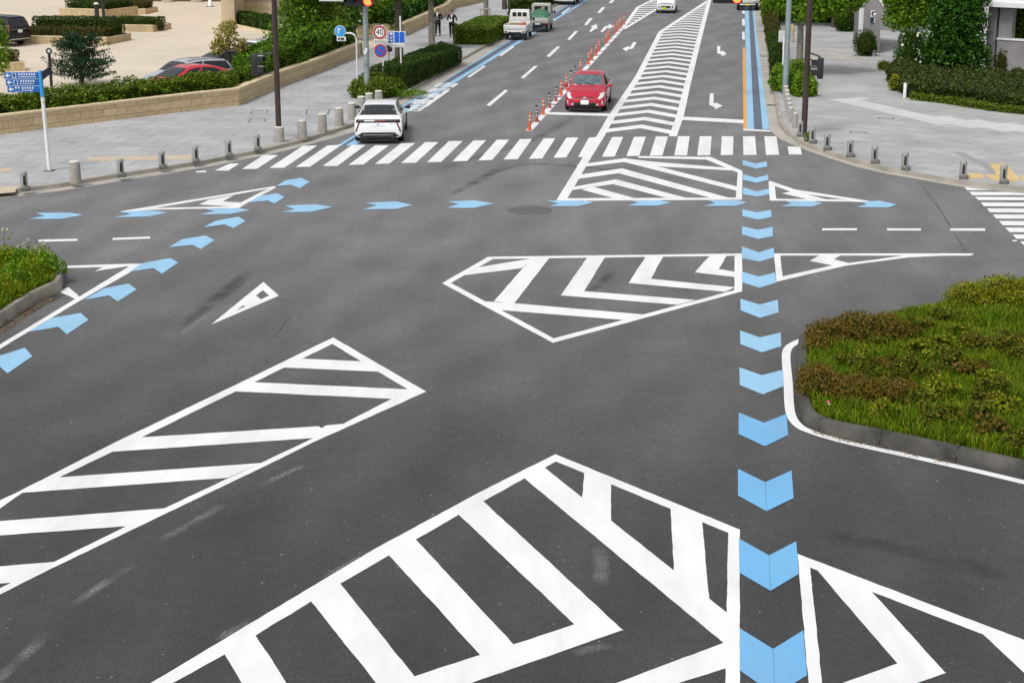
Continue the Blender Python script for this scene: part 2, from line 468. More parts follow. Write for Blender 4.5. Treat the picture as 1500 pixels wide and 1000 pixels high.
class MB:
    """collects shapes and links them as ONE mesh object"""
    def __init__(s):
        s.v, s.f, s.mi, s.uv = [], [], [], {}

    def add(s, vs, fs, T=None, mi=0):
        k = len(s.v)
        for p in vs:
            p = Vector(p)
            s.v.append(T @ p if T else p)
        for f in fs:
            s.f.append([k + i for i in f])
            s.mi.append(mi)
        return s

    def box(s, c, d, T=None, mi=0, rz=0.0):
        x, y, z = d[0] / 2, d[1] / 2, d[2] / 2
        R = Matrix.Translation(Vector(c)) @ Matrix.Rotation(rz, 4, 'Z')
        vs = [R @ Vector((a * x, b * y, e * z)) for a in (-1, 1) for b in (-1, 1) for e in (-1, 1)]
        return s.add(vs, [(0, 1, 3, 2), (4, 6, 7, 5), (0, 4, 5, 1), (2, 3, 7, 6), (0, 2, 6, 4), (1, 5, 7, 3)], T, mi)

    def hexa(s, b, t, T=None, mi=0):
        """8-corner solid: bottom quad b, top quad t (same order)"""
        return s.add(list(b) + list(t), [(3, 2, 1, 0), (4, 5, 6, 7), (0, 1, 5, 4), (1, 2, 6, 5), (2, 3, 7, 6), (3, 0, 4, 7)], T, mi)

    def lathe(s, prof, n=20, T=None, mi=0):
        vs, fs = [], []
        for r, z in prof:
            for i in range(n):
                a = 2 * PI * i / n
                vs.append((r * math.cos(a), r * math.sin(a), z))
        for j in range(len(prof) - 1):
            for i in range(n):
                k = (i + 1) % n
                fs.append((j * n + i, j * n + k, (j + 1) * n + k, (j + 1) * n + i))
        fs.append(tuple(range(n - 1, -1, -1)))
        fs.append(tuple((len(prof) - 1) * n + i for i in range(n)))
        return s.add(vs, fs, T, mi)

    def tube(s, pts, rad, n=10, mi=0):
        pts = [Vector(p) for p in pts]
        if not isinstance(rad, (list, tuple)):
            rad = [rad] * len(pts)
        vs, fs = [], []
        for j, p in enumerate(pts):
            d = (pts[min(j + 1, len(pts) - 1)] - pts[max(j - 1, 0)]).normalized()
            a = d.cross(Vector((0, 0, 1)))
            if a.length < 0.05:
                a = d.cross(Vector((0, 1, 0)))
            a.normalize()
            b = d.cross(a)
            for i in range(n):
                w = 2 * PI * i / n
                vs.append(p + (a * math.cos(w) + b * math.sin(w)) * rad[j])
        for j in range(len(pts) - 1):
            for i in range(n):
                k = (i + 1) % n
                fs.append((j * n + i, j * n + k, (j + 1) * n + k, (j + 1) * n + i))
        fs.append(tuple(range(n - 1, -1, -1)))
        fs.append(tuple((len(pts) - 1) * n + i for i in range(n)))
        return s.add(vs, fs, None, mi)

    def prism(s, poly, z0, z1, mi=0, T=None):
        n = len(poly)
        a = sum(poly[i][0] * poly[(i + 1) % n][1] - poly[(i + 1) % n][0] * poly[i][1] for i in range(n))
        if a < 0:
            poly = poly[::-1]
        vs = [(p[0], p[1], z0) for p in poly] + [(p[0], p[1], z1) for p in poly]
        fs = [tuple(range(n - 1, -1, -1)), tuple(range(n, 2 * n))]
        fs += [(i, (i + 1) % n, n + (i + 1) % n, n + i) for i in range(n)]
        return s.add(vs, fs, T, mi)

    def ball(s, c, r, nu=12, nv=8, mi=0, T=None):
        if not isinstance(r, (list, tuple)):
            r = (r, r, r)
        vs, fs = [(c[0], c[1], c[2] - r[2])], []
        for j in range(1, nv):
            f = PI * j / nv - PI / 2
            for i in range(nu):
                a = 2 * PI * i / nu
                vs.append((c[0] + r[0] * math.cos(f) * math.cos(a), c[1] + r[1] * math.cos(f) * math.sin(a), c[2] + r[2] * math.sin(f)))
        vs.append((c[0], c[1], c[2] + r[2]))
        for i in range(nu):
            k = (i + 1) % nu
            fs.append((0, 1 + k, 1 + i))
            for j in range(nv - 2):
                fs.append((1 + j * nu + i, 1 + j * nu + k, 1 + (j + 1) * nu + k, 1 + (j + 1) * nu + i))
            fs.append((1 + (nv - 2) * nu + i, 1 + (nv - 2) * nu + k, len(vs) - 1))
        return s.add(vs, fs, T, mi)

    def build(s, name, mats, parent=None, smooth=False, bevel=0.0, seg=2, angle=35):
        me = bpy.data.meshes.new(name)
        me.from_pydata([tuple(v) for v in s.v], [], s.f)
        if not isinstance(mats, (list, tuple)):
            mats = [mats]
        for m in mats:
            me.materials.append(MT[m] if isinstance(m, str) else m)
        for p, k in zip(me.polygons, s.mi):
            p.material_index = k
        bm = bmesh.new()
        bm.from_mesh(me)
        bmesh.ops.recalc_face_normals(bm, faces=bm.faces)
        if bevel:
            es = [e for e in bm.edges if len(e.link_faces) == 2 and e.calc_face_angle() > 0.5]
            bmesh.ops.bevel(bm, geom=es, offset=bevel, segments=seg, affect='EDGES', profile=0.5, clamp_overlap=True)
        if smooth or bevel:
            for f in bm.faces:
                f.smooth = True
            for e in bm.edges:
                if len(e.link_faces) == 2:
                    e.smooth = e.calc_face_angle() < math.radians(angle)
        bm.to_mesh(me)
        bm.free()
        o = bpy.data.objects.new(name, me)
        return link(o, parent)


def raw_mesh(name, vs, fs, mats, parent=None, smooth=False):
    me = bpy.data.meshes.new(name)
    me.from_pydata(vs, [], fs)
    for m in (mats if isinstance(mats, (list, tuple)) else [mats]):
        me.materials.append(MT[m] if isinstance(m, str) else m)
    if smooth:
        me.polygons.foreach_set("use_smooth", [True] * len(me.polygons))
    return link(bpy.data.objects.new(name, me), parent)


def text_mesh(body, size, name, bold=0.0):
    cu = bpy.data.curves.new(name, 'FONT')
    cu.body = body
    cu.size = size
    cu.offset = bold
    cu.align_x = 'CENTER'
    cu.align_y = 'CENTER'
    o = bpy.data.objects.new(name, cu)
    COL.objects.link(o)
    dg = bpy.context.evaluated_depsgraph_get()
    me = bpy.data.meshes.new_from_object(o.evaluated_get(dg))
    bpy.data.objects.remove(o)
    bpy.data.curves.remove(cu)
    return [v.co.copy() for v in me.vertices], [tuple(p.vertices) for p in me.polygons]


# ------------------------------------------------------------------ the setting: ground sheets
def prism_uv_wall(name, pts, th, z0, z1, mat, parent=None, side=1):
    """a wall standing on the polyline pts, thickness th to its left (side=1), with metre UVs"""
    n = len(pts)
    off = []
    for i in range(n):
        a = (pts[i] - pts[i - 1]).normalized() if i else None
        b = (pts[i + 1] - pts[i]).normalized() if i < n - 1 else None
        na = Vector((-a.y, a.x, 0)) if a else None
        nb = Vector((-b.y, b.x, 0)) if b else None
        if na is None: m = nb
        elif nb is None: m = na
        else:
            m = (na + nb).normalized()
            m = m / max(0.4, m.dot(na))
        off.append(pts[i] + m * th * side)
    bm = bmesh.new()
    uvl = bm.loops.layers.uv.new("UVMap")

    def quad(p, q, u0, u1, v0=z0, v1=z1):
        vs = [bm.verts.new((p.x, p.y, z0)), bm.verts.new((q.x, q.y, z0)), bm.verts.new((q.x, q.y, z1)), bm.verts.new((p.x, p.y, z1))]
        f = bm.faces.new(vs)
        for l, uv in zip(f.loops, ((u0, v0), (u1, v0), (u1, v1), (u0, v1))):
            l[uvl].uv = uv
    u = 0
    for i in range(n - 1):
        d = (pts[i + 1] - pts[i]).length
        quad(pts[i], pts[i + 1], u, u + d)
        quad(off[i + 1], off[i], u + d + 9, u + 9)
        u += d
    quad(off[0], pts[0], 0, th)
    quad(pts[-1], off[-1], 0, th)
    for i in range(n - 1):
        vs = [bm.verts.new((*p.xy, z1)) for p in (pts[i], pts[i + 1], off[i + 1], off[i])]
        f = bm.faces.new(vs)
        for l in f.loops:
            l[uvl].uv = (l.vert.co.x, l.vert.co.y)
    me = bpy.data.meshes.new(name)
    bmesh.ops.remove_doubles(bm, verts=bm.verts, dist=1e-4)
    bmesh.ops.recalc_face_normals(bm, faces=bm.faces)
    bm.to_mesh(me)
    bm.free()
    me.materials.append(MT[mat])
    return link(bpy.data.objects.new(name, me), parent), off

def sheet(name, polys, mat, z=0.004, parent=None, kind=None, label=None, step=0.0003):
    """flat painted shapes; each later shape lies a hair above the one before"""
    vs, fs = [], []
    for i, po in enumerate(polys):
        k = len(vs)
        vs += [(p[0], p[1], z + i * step) for p in po]
        a = sum(po[j][0] * po[(j + 1) % len(po)][1] - po[(j + 1) % len(po)][0] * po[j][1] for j in range(len(po)))
        idx = list(range(k, k + len(po)))
        fs.append(idx if a > 0 else idx[::-1])
    o = raw_mesh(name, vs, fs, mat, parent)
    return tag(o, label, kind=kind)


def PX(pts, z=0.0):
    return [G(x, y, z) for x, y in pts]


def strip(pts, w, z=0.0):
    """a band of width w along world points"""
    L, R = [], []
    n = len(pts)
    for i, p in enumerate(pts):
        a = (pts[i] - pts[i - 1]).normalized() if i else (pts[1] - pts[0]).normalized()
        b = (pts[i + 1] - pts[i]).normalized() if i < n - 1 else a
        na, nb = Vector((-a.y, a.x, 0)), Vector((-b.y, b.x, 0))
        m = (na + nb).normalized()
        m = m / max(0.4, m.dot(na)) * w / 2
        L.append(p + m)
        R.append(p - m)
    return L + R[::-1]


def smoothline(pts, n=6):
    """Catmull-Rom through world points"""
    out = []
    for i in range(len(pts) - 1):
        p0, p1, p2, p3 = pts[max(i - 1, 0)], pts[i], pts[i + 1], pts[min(i + 2, len(pts) - 1)]
        for k in range(n):
            t = k / n
            out.append(0.5 * ((2 * p1) + (p2 - p0) * t + (2 * p0 - 5 * p1 + 4 * p2 - p3) * t * t + (3 * p1 - p0 - 3 * p2 + p3) * t ** 3))
    out.append(pts[-1])
    return out


def offset_line(pts, d):
    out = []
    n = len(pts)
    for i in range(n):
        a = (pts[i] - pts[i - 1]).normalized() if i else (pts[1] - pts[0]).normalized()
        b = (pts[i + 1] - pts[i]).normalized() if i < n - 1 else a
        m = (Vector((-a.y, a.x, 0)) + Vector((-b.y, b.x, 0))).normalized()
        out.append(pts[i] + m * d)
    return out


# ------------------------------------------------------------------ road and its paint
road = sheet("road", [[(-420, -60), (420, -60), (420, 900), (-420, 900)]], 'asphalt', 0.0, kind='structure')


JR = random.Random(99)


def ragged(w):
    """hand-laid paint: edges wander by a few millimetres"""
    out = []
    n = len(w)
    # a touch of overspray, so that neighbouring shapes run together
    ar = sum(w[i].x * w[(i + 1) % n].y - w[(i + 1) % n].x * w[i].y for i in range(n))
    g = 0.008 if ar > 0 else -0.008
    ww = []
    for i in range(n):
        e0, e1 = (w[i] - w[i - 1]).normalized(), (w[(i + 1) % n] - w[i]).normalized()
        n0, n1 = Vector((e0.y, -e0.x, 0)), Vector((e1.y, -e1.x, 0))
        m = (n0 + n1)
        m = m.normalized() / max(0.35, m.normalized().dot(n0)) if m.length > 0.05 else n0
        ww.append(w[i] + m * g)
    w = ww
    for i in range(n):
        a, b = w[i], w[(i + 1) % n]
        d = b - a
        k = int(d.length / 0.11) if a.y < 42 else 0
        out.append(a)
        if k > 1:
            nn = Vector((-d.y, d.x, 0)).normalized()
            o = 0.0
            for j in range(1, min(k, 160)):
                o = o * 0.6 + JR.gauss(0, 0.0026)
                out.append(a + d * (j / min(k, 160)) + nn * o)
    return out


def mark(name, px, mat='white', z=0.004, label=None):
    return sheet(name, [ragged(PX(p)) for p in px], mat, z, road, label=label)


def trace(name, mat, z, lines):
    """soft-edged traces: (pixel polyline, width in metres)"""
    vs, fs, cv = [], [], []
    prof = ((-1, 0), (-0.55, 0.75), (0, 1), (0.55, 0.75), (1, 0))
    for px, w in lines:
        pts = smoothline(PX(px), 8)
        n = len(pts)
        k = len(vs)
        for i, p in enumerate(pts):
            d = (pts[min(i + 1, n - 1)] - pts[max(i - 1, 0)]).normalized()
            q = Vector((-d.y, d.x, 0))
            e = min(1, 4.0 * min(i, n - 1 - i) / (n - 1))
            for u, c in prof:
                r = p + q * (u * w / 2 * JR.uniform(0.85, 1.15))
                vs.append((r.x, r.y, z))
                cv.append(c * e)
        for i in range(n - 1):
            for j in range(4):
                a = k + i * 5 + j
                fs.append((a, a + 5, a + 6, a + 1))
    o = raw_mesh(name, vs, fs, mat, road)
    at = o.data.attributes.new("cover", 'FLOAT', 'POINT')
    at.data.foreach_set("value", cv)
    return o


# zebra crossings, one part per stripe
for q in [
    [(315, 250), (334, 250.4), (350, 240), (337, 240)], [(355, 248), (376, 247.6), (407, 227.6), (386, 227.6)],
    [(395, 246.4), (416, 246), (464.6, 213.6), (444, 214)], [(433.6, 245), (454, 244.4), (500, 212.6), (480, 213.4)],
    [(473, 243.4), (494, 243.4), (535.6, 212.6), (516, 212.6)], [(511, 241.8), (532, 241.2), (570, 213), (550, 213.2)],
    [(549.6, 240.4), (570, 240), (608, 210), (588, 210)], [(588, 239), (609, 238.6), (642, 208.6), (623, 208.6)],
    [(625.6, 238), (646, 237.4), (677.4, 207), (658, 207)], [(663, 236.6), (684, 236), (711.6, 206), (694, 206)],
    [(701, 235.4), (721, 234.4), (745.6, 205), (728, 205)], [(738, 234), (758, 233.4), (779, 204), (762, 204)],
    [(775, 233), (794, 232.4), (813, 203), (796.6, 203.4)], [(811, 231.6), (829, 231), (847, 201.6), (830, 202)],
    [(847, 230.4), (864, 230), (880, 201), (863, 202)], [(882, 230), (900, 229.6), (912.6, 201), (897, 201)],
    [(918, 229), (936, 228.6), (945.6, 200.6), (929, 201)], [(952, 228.4), (970, 228), (978, 200.4), (961, 200.4)],
    [(988, 228), (1006, 228), (1010, 200), (993.6, 200)], [(1021.6, 228), (1040, 227.6), (1042, 200), (1025.4, 200)],
    [(1056, 227.6), (1073.4, 227), (1074, 200), (1057.6, 200)], [(1089.4, 227.4), (1108, 227), (1105.6, 200), (1088.6, 200)],
    [(1122.4, 227.4), (1141, 227), (1137, 200), (1120, 200)], [(1156, 226.6), (1174.4, 226.6), (1172, 215.6), (1154, 215)],
]:
    mark("crosswalk_stripe", [q], z=0.0058)
rr = [(1420, 281.2, 1425, 286), (1428.7, 288.7, 1433.5, 293.2), (1437, 296.8, 1441.7, 302.2), (1445.8, 305.5, 1450.7, 311.2),
      (1454.8, 314.5, 1459.7, 320.2), (1463.8, 324, 1469.5, 330), (1473, 333.7, 1479.5, 340), (1483.7, 343.7, 1489, 349.7), (1494.5, 354, 1501, 360)]
mark("crosswalk_stripe", [[(1412.5, 273.7), (1452, 275.5), (1456, 278.8), (1417, 278.8)]])
for x0, y0, x1, y1 in rr:
    mark("crosswalk_stripe", [[(x0, y0), (1552, y0 + 0.7), (1560, y1 + 0.5), (x1, y1)]])
mark("paint_remnant", [[(1398, 268.5), (1408, 270.5), (1407, 273), (1397, 270)], [(1484, 352), (1489, 351.6), (1489, 353.4), (1483, 353.6)],
                       [(288, 251), (302, 250), (301, 252.4), (287, 252.6)]], 'white', 0.0025)

# long hatched median: border lines and herringbone bars
lf = PX([(822, 294), (860, 230.6), (880, 199), (896, 171), (935, 112), (968, 47)])
lf.append(G(1037, 1.5))
rt = PX([(985.5, 200), (996, 171), (1007, 124), (1023.5, 60), (1039.5, 0)])
polys = [strip(lf, 0.30), strip(rt, 0.30)]


def along(p):
    return p.dot(RD)


def at_t(line, t):
    for a, b in zip(line, line[1:]):
        ta, tb = along(a), along(b)
        if (ta <= t <= tb) or (tb <= t <= ta):
            return a.lerp(b, (t - ta) / (tb - ta))
    return None


t = along(G(882, 195))
while True:
    a, b = at_t(lf, t), at_t(rt, t)
    if a is None or b is None or (b - a).length < 0.35:
        break
    hw = (b - a).length / 2
    m = (a + b) / 2 + RD * hw * 1.04
    th = RD * 0.95
    polys.append([a, m, b, b + th, m + th, a + th])
    t += 2.16
hm = sheet("hatched_median", polys, 'white', 0.0042, road, step=0.0)
for v in hm.data.vertices[:len(polys[0])]:
    v.co.z = 0.0047
for v in hm.data.vertices[len(polys[0]):len(polys[0]) + len(polys[1])]:
    v.co.z = 0.0051
mark("hatched_marking", [
    [(1078, 293), (1086.5, 292.5), (1087.4, 252), (1081, 253)], [(822, 290.8), (1086, 289.6), (1086, 292.8), (820, 294.4)],
    [(1034, 229.6), (1042, 230.6), (1088, 251), (1082, 253.5), (1032, 233)], [(935, 229), (1040, 230.4), (1036, 234), (935, 231.6)],
    [(845, 241.6), (858, 240), (916, 232), (1081, 274), (1081, 280), (914, 237.4), (854, 245)],
    [(842, 258), (845, 257), (911, 247), (1078, 293), (1050, 292.5), (906, 254), (842, 263)],
    [(830, 277), (835, 275), (902, 263), (1012, 292), (986, 292.5), (898, 270), (832, 279.6)],
    [(852, 278), (869, 274), (934, 292), (904, 292)],
    [(922, 233.2), (958, 237.4), (1070, 246.6), (1080, 250.4), (1062, 249.6), (952, 243.4)]])
mark("hatched_marking", [
    [(1126, 266), (1134, 267), (1136.5, 291.5), (1128, 293.5)], [(1127, 265), (1165, 278), (1244, 290), (1290, 297.5), (1252, 294.5), (1160, 281.4), (1133, 272)],
    [(1129, 291.4), (1246, 292.6), (1282, 297.5), (1246, 295.4), (1128, 294)], [(1146, 283.4), (1164, 279.6), (1180, 284), (1212, 293), (1183, 292)]])
mark("hatched_marking", [
    [(176, 310), (402, 273), (404, 274.6), (372, 280.4), (224, 305.4), (180, 311.6)], [(178, 310), (224, 305), (345, 302.4), (352, 304.6), (224, 307.4)],
    [(402, 273.4), (404, 275), (361, 298), (350, 305), (342, 302.8), (383, 281.4)], [(292, 299.8), (306, 293), (342, 286.4), (326, 295.4), (358, 297.4), (346, 303)]])
mark("hatched_marking", [
    [(85, 389.8), (196, 386.4), (209, 386.6), (190, 390.2), (88, 393)], [(140, 397), (152, 391), (196, 388.6), (160, 394)],
    [(192, 389), (209, 386.6), (206, 390), (116, 441), (-30, 529), (-30, 522), (0, 505)], [(87, 427), (100, 421), (118, 436), (113, 439)]])
mark("hatched_marking", [
    [(648, 415), (715, 376.4), (1087, 371.6), (1087, 374.6), (722, 379.4), (659, 415)],
    [(648, 415), (660, 414.6), (811, 496), (810, 502)], [(810, 502), (811, 496), (1075, 425.6), (1086.6, 424.6), (1086.4, 427)],
    [(1076.5, 374), (1086.6, 373.6), (1086.6, 427), (1076, 426)],
    [(702, 391.6), (779, 378.8), (764, 393), (682, 403)], [(779, 378.6), (804, 378.2), (752.6, 445), (724, 441.4)],
    [(694, 440.4), (756, 444.8), (943, 461), (913, 468.6), (722, 453.4)], [(861, 377.4), (886, 377), (855, 427), (822, 432.6)],
    [(822, 432.8), (855, 426.8), (1018, 439.6), (992, 446.6)], [(946, 376.4), (971, 376), (953, 409), (921.6, 414.6)],
    [(921.6, 414.8), (953, 408.8), (1076, 421), (1062, 427.6)], [(1040, 375), (1064, 374.6), (1052, 395), (1018.4, 399)],
    [(1018.4, 399.2), (1052, 394.6), (1077, 398.6), (1077, 406)]])
mark("hatched_marking", [
    [(1132, 371.6), (1424, 371.4), (1426, 373), (1420, 374.6), (1134, 374.4)], [(1134, 372), (1142.6, 373), (1146.4, 409.4), (1138, 412.6)],
    [(1137, 412.8), (1144, 405.6), (1222, 388.4), (1330, 374), (1400, 371.6), (1424, 372.4), (1330, 377.2), (1240, 389)],
    [(1186, 382.4), (1200, 374.8), (1231, 374.4), (1221, 380), (1250, 387.4), (1226, 390)]])
mark("arrow_wedge", [
    [(309, 475.6), (385.8, 413.2), (386, 424), (346, 454.5)], [(385.8, 413.2), (408, 433.4), (395, 433), (384, 423.6)],
    [(408, 433.4), (309, 475.6), (345, 455.8), (382.6, 439), (396, 432.6)], [(373.4, 432.4), (382.8, 439.4), (360.2, 449), (355.6, 446.4)]])
# large hatched areas in the foreground
mark("hatched_marking", [
    [(488, 494.6), (487, 503.4), (372, 559.8), (204, 642), (84, 700), (30, 723), (0, 744), (-40, 772), (-40, 760), (0, 733), (20, 724), (162, 651.6), (342, 565.5)],
    [(488, 494.6), (623.6, 573.6), (599, 571), (487, 503.4)],
    [(623.6, 573.6), (464, 645), (351, 700), (81, 829.4), (-40, 890), (-40, 882), (21, 851.6), (186, 770.6), (383, 678), (503, 621), (599, 571)],
    [(439.4, 525.6), (531.5, 529.5), (557, 544.4), (414.5, 538)], [(369.5, 560), (599.6, 570.6), (586, 584.6), (343, 573)],
    [(204, 641), (466, 624.6), (471, 627.6), (478, 623.4), (503, 621), (459.5, 641.4), (163.5, 661.5)],
    [(84, 699.6), (381, 678.6), (333, 699.6), (31.5, 721.5)], [(-40, 766.7), (240, 745), (186, 770.5), (-40, 787)],
    [(-40, 833.6), (79.5, 823), (19.5, 853), (-40, 857)]])
mark("hatched_marking", [
    [(813.5, 665.6), (815, 675), (673, 752.5), (496, 855), (331, 956.5), (226, 1014), (200, 1012), (250, 983.5), (550, 803.5), (700, 722.5)],
    [(813.5, 665.6), (1083, 775.6), (1067.6, 780), (856.4, 692.6), (814, 675.4)],
    [(1083, 775.6), (1082.6, 1035), (1063, 1035), (1067.6, 779.6)],
    [(797, 685), (1065.4, 898.4), (1063.6, 943.6), (769, 700.4), (783, 690)], [(856.4, 692.6), (894.5, 709), (894.5, 761.8), (853, 729.5)],
    [(983, 745.4), (1027.4, 763.4), (1038, 876), (988, 836.4)], [(707, 734), (911.4, 922.6), (843, 914.6), (672, 752.8)],
    [(843, 914.2), (911.4, 922.4), (690, 1000), (600, 1033), (575, 1003), (606, 991.5)],
    [(607, 789), (752, 944.8), (704, 958.8), (569, 811)], [(497.6, 854), (607, 992), (590, 1020), (563, 1015), (455.6, 878.4)],
    [(373, 930), (418, 1000), (430, 1018), (366, 1018), (329.6, 957.2)], [(1064.4, 940.4), (1064, 978), (940, 1017), (860, 1017), (906, 1000)]])
mark("hatched_marking", [
    [(1169, 811.6), (1185.6, 829), (1205, 1020), (1187, 1020)], [(1169, 811.6), (1530, 949), (1530, 962), (1431, 925), (1273.5, 865), (1184, 829.6)],
    [(1194, 831), (1274.6, 865.2), (1384, 985.4), (1316, 972)], [(1317, 971.2), (1384, 985), (1300, 1015), (1200, 1013)],
    [(1438, 926.6), (1472, 927), (1530, 951), (1530, 1012)]])
# white line round the right island
inl = smoothline(PX([(1186, 495.5), (1166, 501.5), (1152, 516), (1154.5, 560), (1157, 600), (1166, 619.5), (1187, 632), (1240, 647.5), (1340, 669.5), (1430, 689.5), (1520, 711)]), 6)
sheet("edge_line", [strip(inl, 0.17)], 'white', 0.004, road)

# blue bicycle chevrons
for q in [
    [(1088, 235), (1107, 240), (1123, 237), (1124, 244), (1108, 247.6), (1088, 242)], [(1088.6, 255.6), (1107, 261), (1125, 256.4), (1125.6, 264), (1109, 268.4), (1088.4, 264)],
    [(1088.6, 275), (1108, 281), (1126.4, 277), (1127, 285), (1109, 288.4), (1088.4, 285)], [(1087.4, 307), (1109, 311.6), (1129.6, 308), (1130, 318.4), (1110, 322.4), (1087.4, 317)],
    [(1087, 332), (1110, 337), (1132, 333), (1132, 346.4), (1111, 350.6), (1087, 344)], [(1086.6, 361.4), (1111.5, 370.2), (1133.4, 363.2), (1134, 377.4), (1112.4, 383.8), (1086.6, 378.6)],
    [(1086.6, 398), (1111.5, 405.5), (1135.5, 399.5), (1137, 414.5), (1112.4, 422), (1086.6, 413.8)], [(1084.5, 438), (1113, 446.6), (1139.4, 439.4), (1140.6, 458), (1113.6, 466), (1085, 455)],
    [(1084, 484.4), (1113, 494.6), (1143.6, 487.4), (1144.5, 507.5), (1116, 516.5), (1084.5, 504.5)], [(1083, 538.4), (1116, 550), (1147, 542), (1148, 566), (1117.5, 578), (1083.6, 564.5)],
    [(1082, 604.5), (1119, 619.5), (1152, 606.6), (1154.4, 637.5), (1120.5, 654), (1082, 636)], [(1081, 687), (1121, 706.5), (1159.5, 689.4), (1162.5, 729.6), (1123, 749), (1081, 726)],
    [(1082.4, 789), (1126.5, 813.6), (1166.4, 793), (1170, 841), (1128.6, 865.5), (1083, 839)], [(1083.6, 920.5), (1132.5, 950.5), (1176.6, 923.5), (1182, 989.5), (1135, 1018), (1083.6, 982)],
]:
    # two cut halves laid side by side, a hairline of asphalt between them
    a_, n_, b_, c_, m_, d_ = q
    e_ = 0.2 if a_[1] > 680 else 0.0
    halves = [[a_, (n_[0] - e_, n_[1]), (m_[0] - e_, m_[1]), d_], [(n_[0] + e_, n_[1]), b_, c_, (m_[0] + e_, m_[1])]] if e_ else [q]
    sheet("bicycle_chevron", [PX(h) for h in halves], 'blue' if a_[1] > 580 else 'blue_paler', 0.0095, road)
for q in [
    [(43, 321), (66, 317), (54, 312.4), (102, 312), (121, 315.2), (90, 321)], [(169, 318.6), (193, 313.8), (176, 310.4), (218, 308.5), (245, 312), (217, 317.6)],
    [(294, 314.6), (315, 309.6), (300, 306.4), (346, 305), (366, 308), (338, 313.6)], [(414, 311), (432, 307), (418, 301.6), (462, 300), (487, 303.6), (456, 310.6)],
    [(533, 307), (553, 301), (536, 297.6), (580, 295.6), (604, 300.6), (580, 306.4)], [(655, 305), (672, 299), (655, 295.6), (696, 294), (723, 298.6), (694, 305)],
    [(804, 302.4), (819, 298.6), (801, 294.4), (854, 294), (869, 297), (846, 302.4)], [(920, 301.6), (935, 297.4), (926, 294.4), (966, 294), (983, 297), (962, 301.6)],
    [(1032, 302), (1048, 298), (1038, 294), (1080, 294), (1094, 297), (1078, 302)], [(1144, 302.6), (1160, 298.6), (1151, 295), (1191, 295), (1204, 298), (1190, 303)],
    [(1255, 303.6), (1270, 300), (1262, 296), (1288, 294.6), (1313, 300), (1300, 304.4)],
    [(405, 273), (418, 265), (441, 261), (453, 267), (439, 276), (426, 271)], [(366, 296.6), (379, 288), (406, 283.4), (416.4, 289.4), (402, 298.4), (393, 294)],
    [(299, 333), (316, 324), (349, 318), (359.6, 324), (342, 334.4), (329, 329)], [(248, 362.4), (267, 351), (301.6, 345.4), (313.6, 352.4), (294, 365), (282, 359)],
    [(191, 398), (209, 386), (249, 378.6), (261, 385), (237, 401), (226, 393)], [(125, 439), (152, 423), (188, 416), (199.4, 424.4), (173, 441.6), (160, 433)],
    [(43, 486), (77, 466), (118, 459), (129, 469), (98, 490), (86, 479)], [(-25, 545), (-8, 524), (36, 510), (46.5, 522.6), (11.4, 546.6), (0, 537)],
]:
    mark("bicycle_arrow", [q], 'blue_paler', 0.0095)

# lane dashes
for q in [
    [(57, 351.6), (113, 350.2), (113, 353), (57, 354.4)], [(165.5, 349), (219.5, 347), (219.5, 349.6), (165.5, 351.8)],
    [(1204.6, 334.8), (1255, 334.8), (1255, 337.6), (1204.6, 337.6)], [(1299.6, 335), (1348.6, 335), (1348.6, 338), (1299.6, 337.8)],
    [(1392.4, 335), (1442.6, 335), (1442.6, 338.2), (1392.4, 338)],
    [(713, 154), (717.4, 155.8), (744, 133), (740, 132)], [(763, 114), (767, 115.4), (787.4, 97.4), (783, 97)], [(800.6, 82.6), (805, 84), (820.4, 69), (816, 68.6)],
    [(831, 58), (835, 59), (846.6, 46.4), (842.4, 46)], [(855.6, 37), (860, 37.4), (868, 27.6), (863.6, 27)], [(875, 19), (879, 19.6), (886.4, 11.4), (882.4, 10.6)],
    [(891.6, 4.6), (896, 5), (902.4, -2), (898.6, -2.4)], [(908, -10), (911, -9.6), (917, -16), (914, -16.4)],
]:
    mark("lane_dash", [q], z=0.006)
mark("stop_line", [[(799, 164.6), (894, 166.8), (892, 170.4), (797, 168)]], z=0.007)
mark("stop_line", [[(996, 171), (1089, 176), (1089, 181), (995, 176)]], z=0.007)
mark("turn_arrow", [[(1040.4, 137), (1045, 137), (1045, 151), (1048.6, 152.4), (1047.4, 150), (1058, 155.4), (1047, 160.6), (1047.4, 157.6), (1039, 154)]])
mark("turn_arrow", [[(1050.6, 68), (1055, 68), (1054.6, 75), (1058, 76), (1057.4, 73.8), (1064.4, 79), (1057.4, 83), (1057.6, 80.4), (1050.6, 78.4)]])
mark("turn_arrow", [[(928, 62), (932.4, 62.4), (927, 71.6), (921, 72.4), (917, 75.6), (912, 71.6), (921, 68), (922.4, 70)]])
mark("straight_arrow", [[(863, 47), (866, 47), (873, 42), (875, 43.6), (874.4, 36), (865, 39), (868, 40)]])
mark("turn_arrow", [[(879.6, 47), (883, 47.2), (889, 41.4), (892, 41), (892, 43), (899, 38.6), (892, 35.4), (891.4, 38), (886, 38.6)]])
# white base line of the delineator row, in blocks
bl = PX([(774.5, 192), (916, 37)])
tot = (bl[1] - bl[0]).length
k = 0.0
while k < tot - 0.5:
    a, b = bl[0].lerp(bl[1], k / tot), bl[0].lerp(bl[1], min(1, (k + 2.25) / tot))
    sheet("base_line_block", [strip([a, b], 0.26)], 'white', 0.0075, road)
    k += 2.6
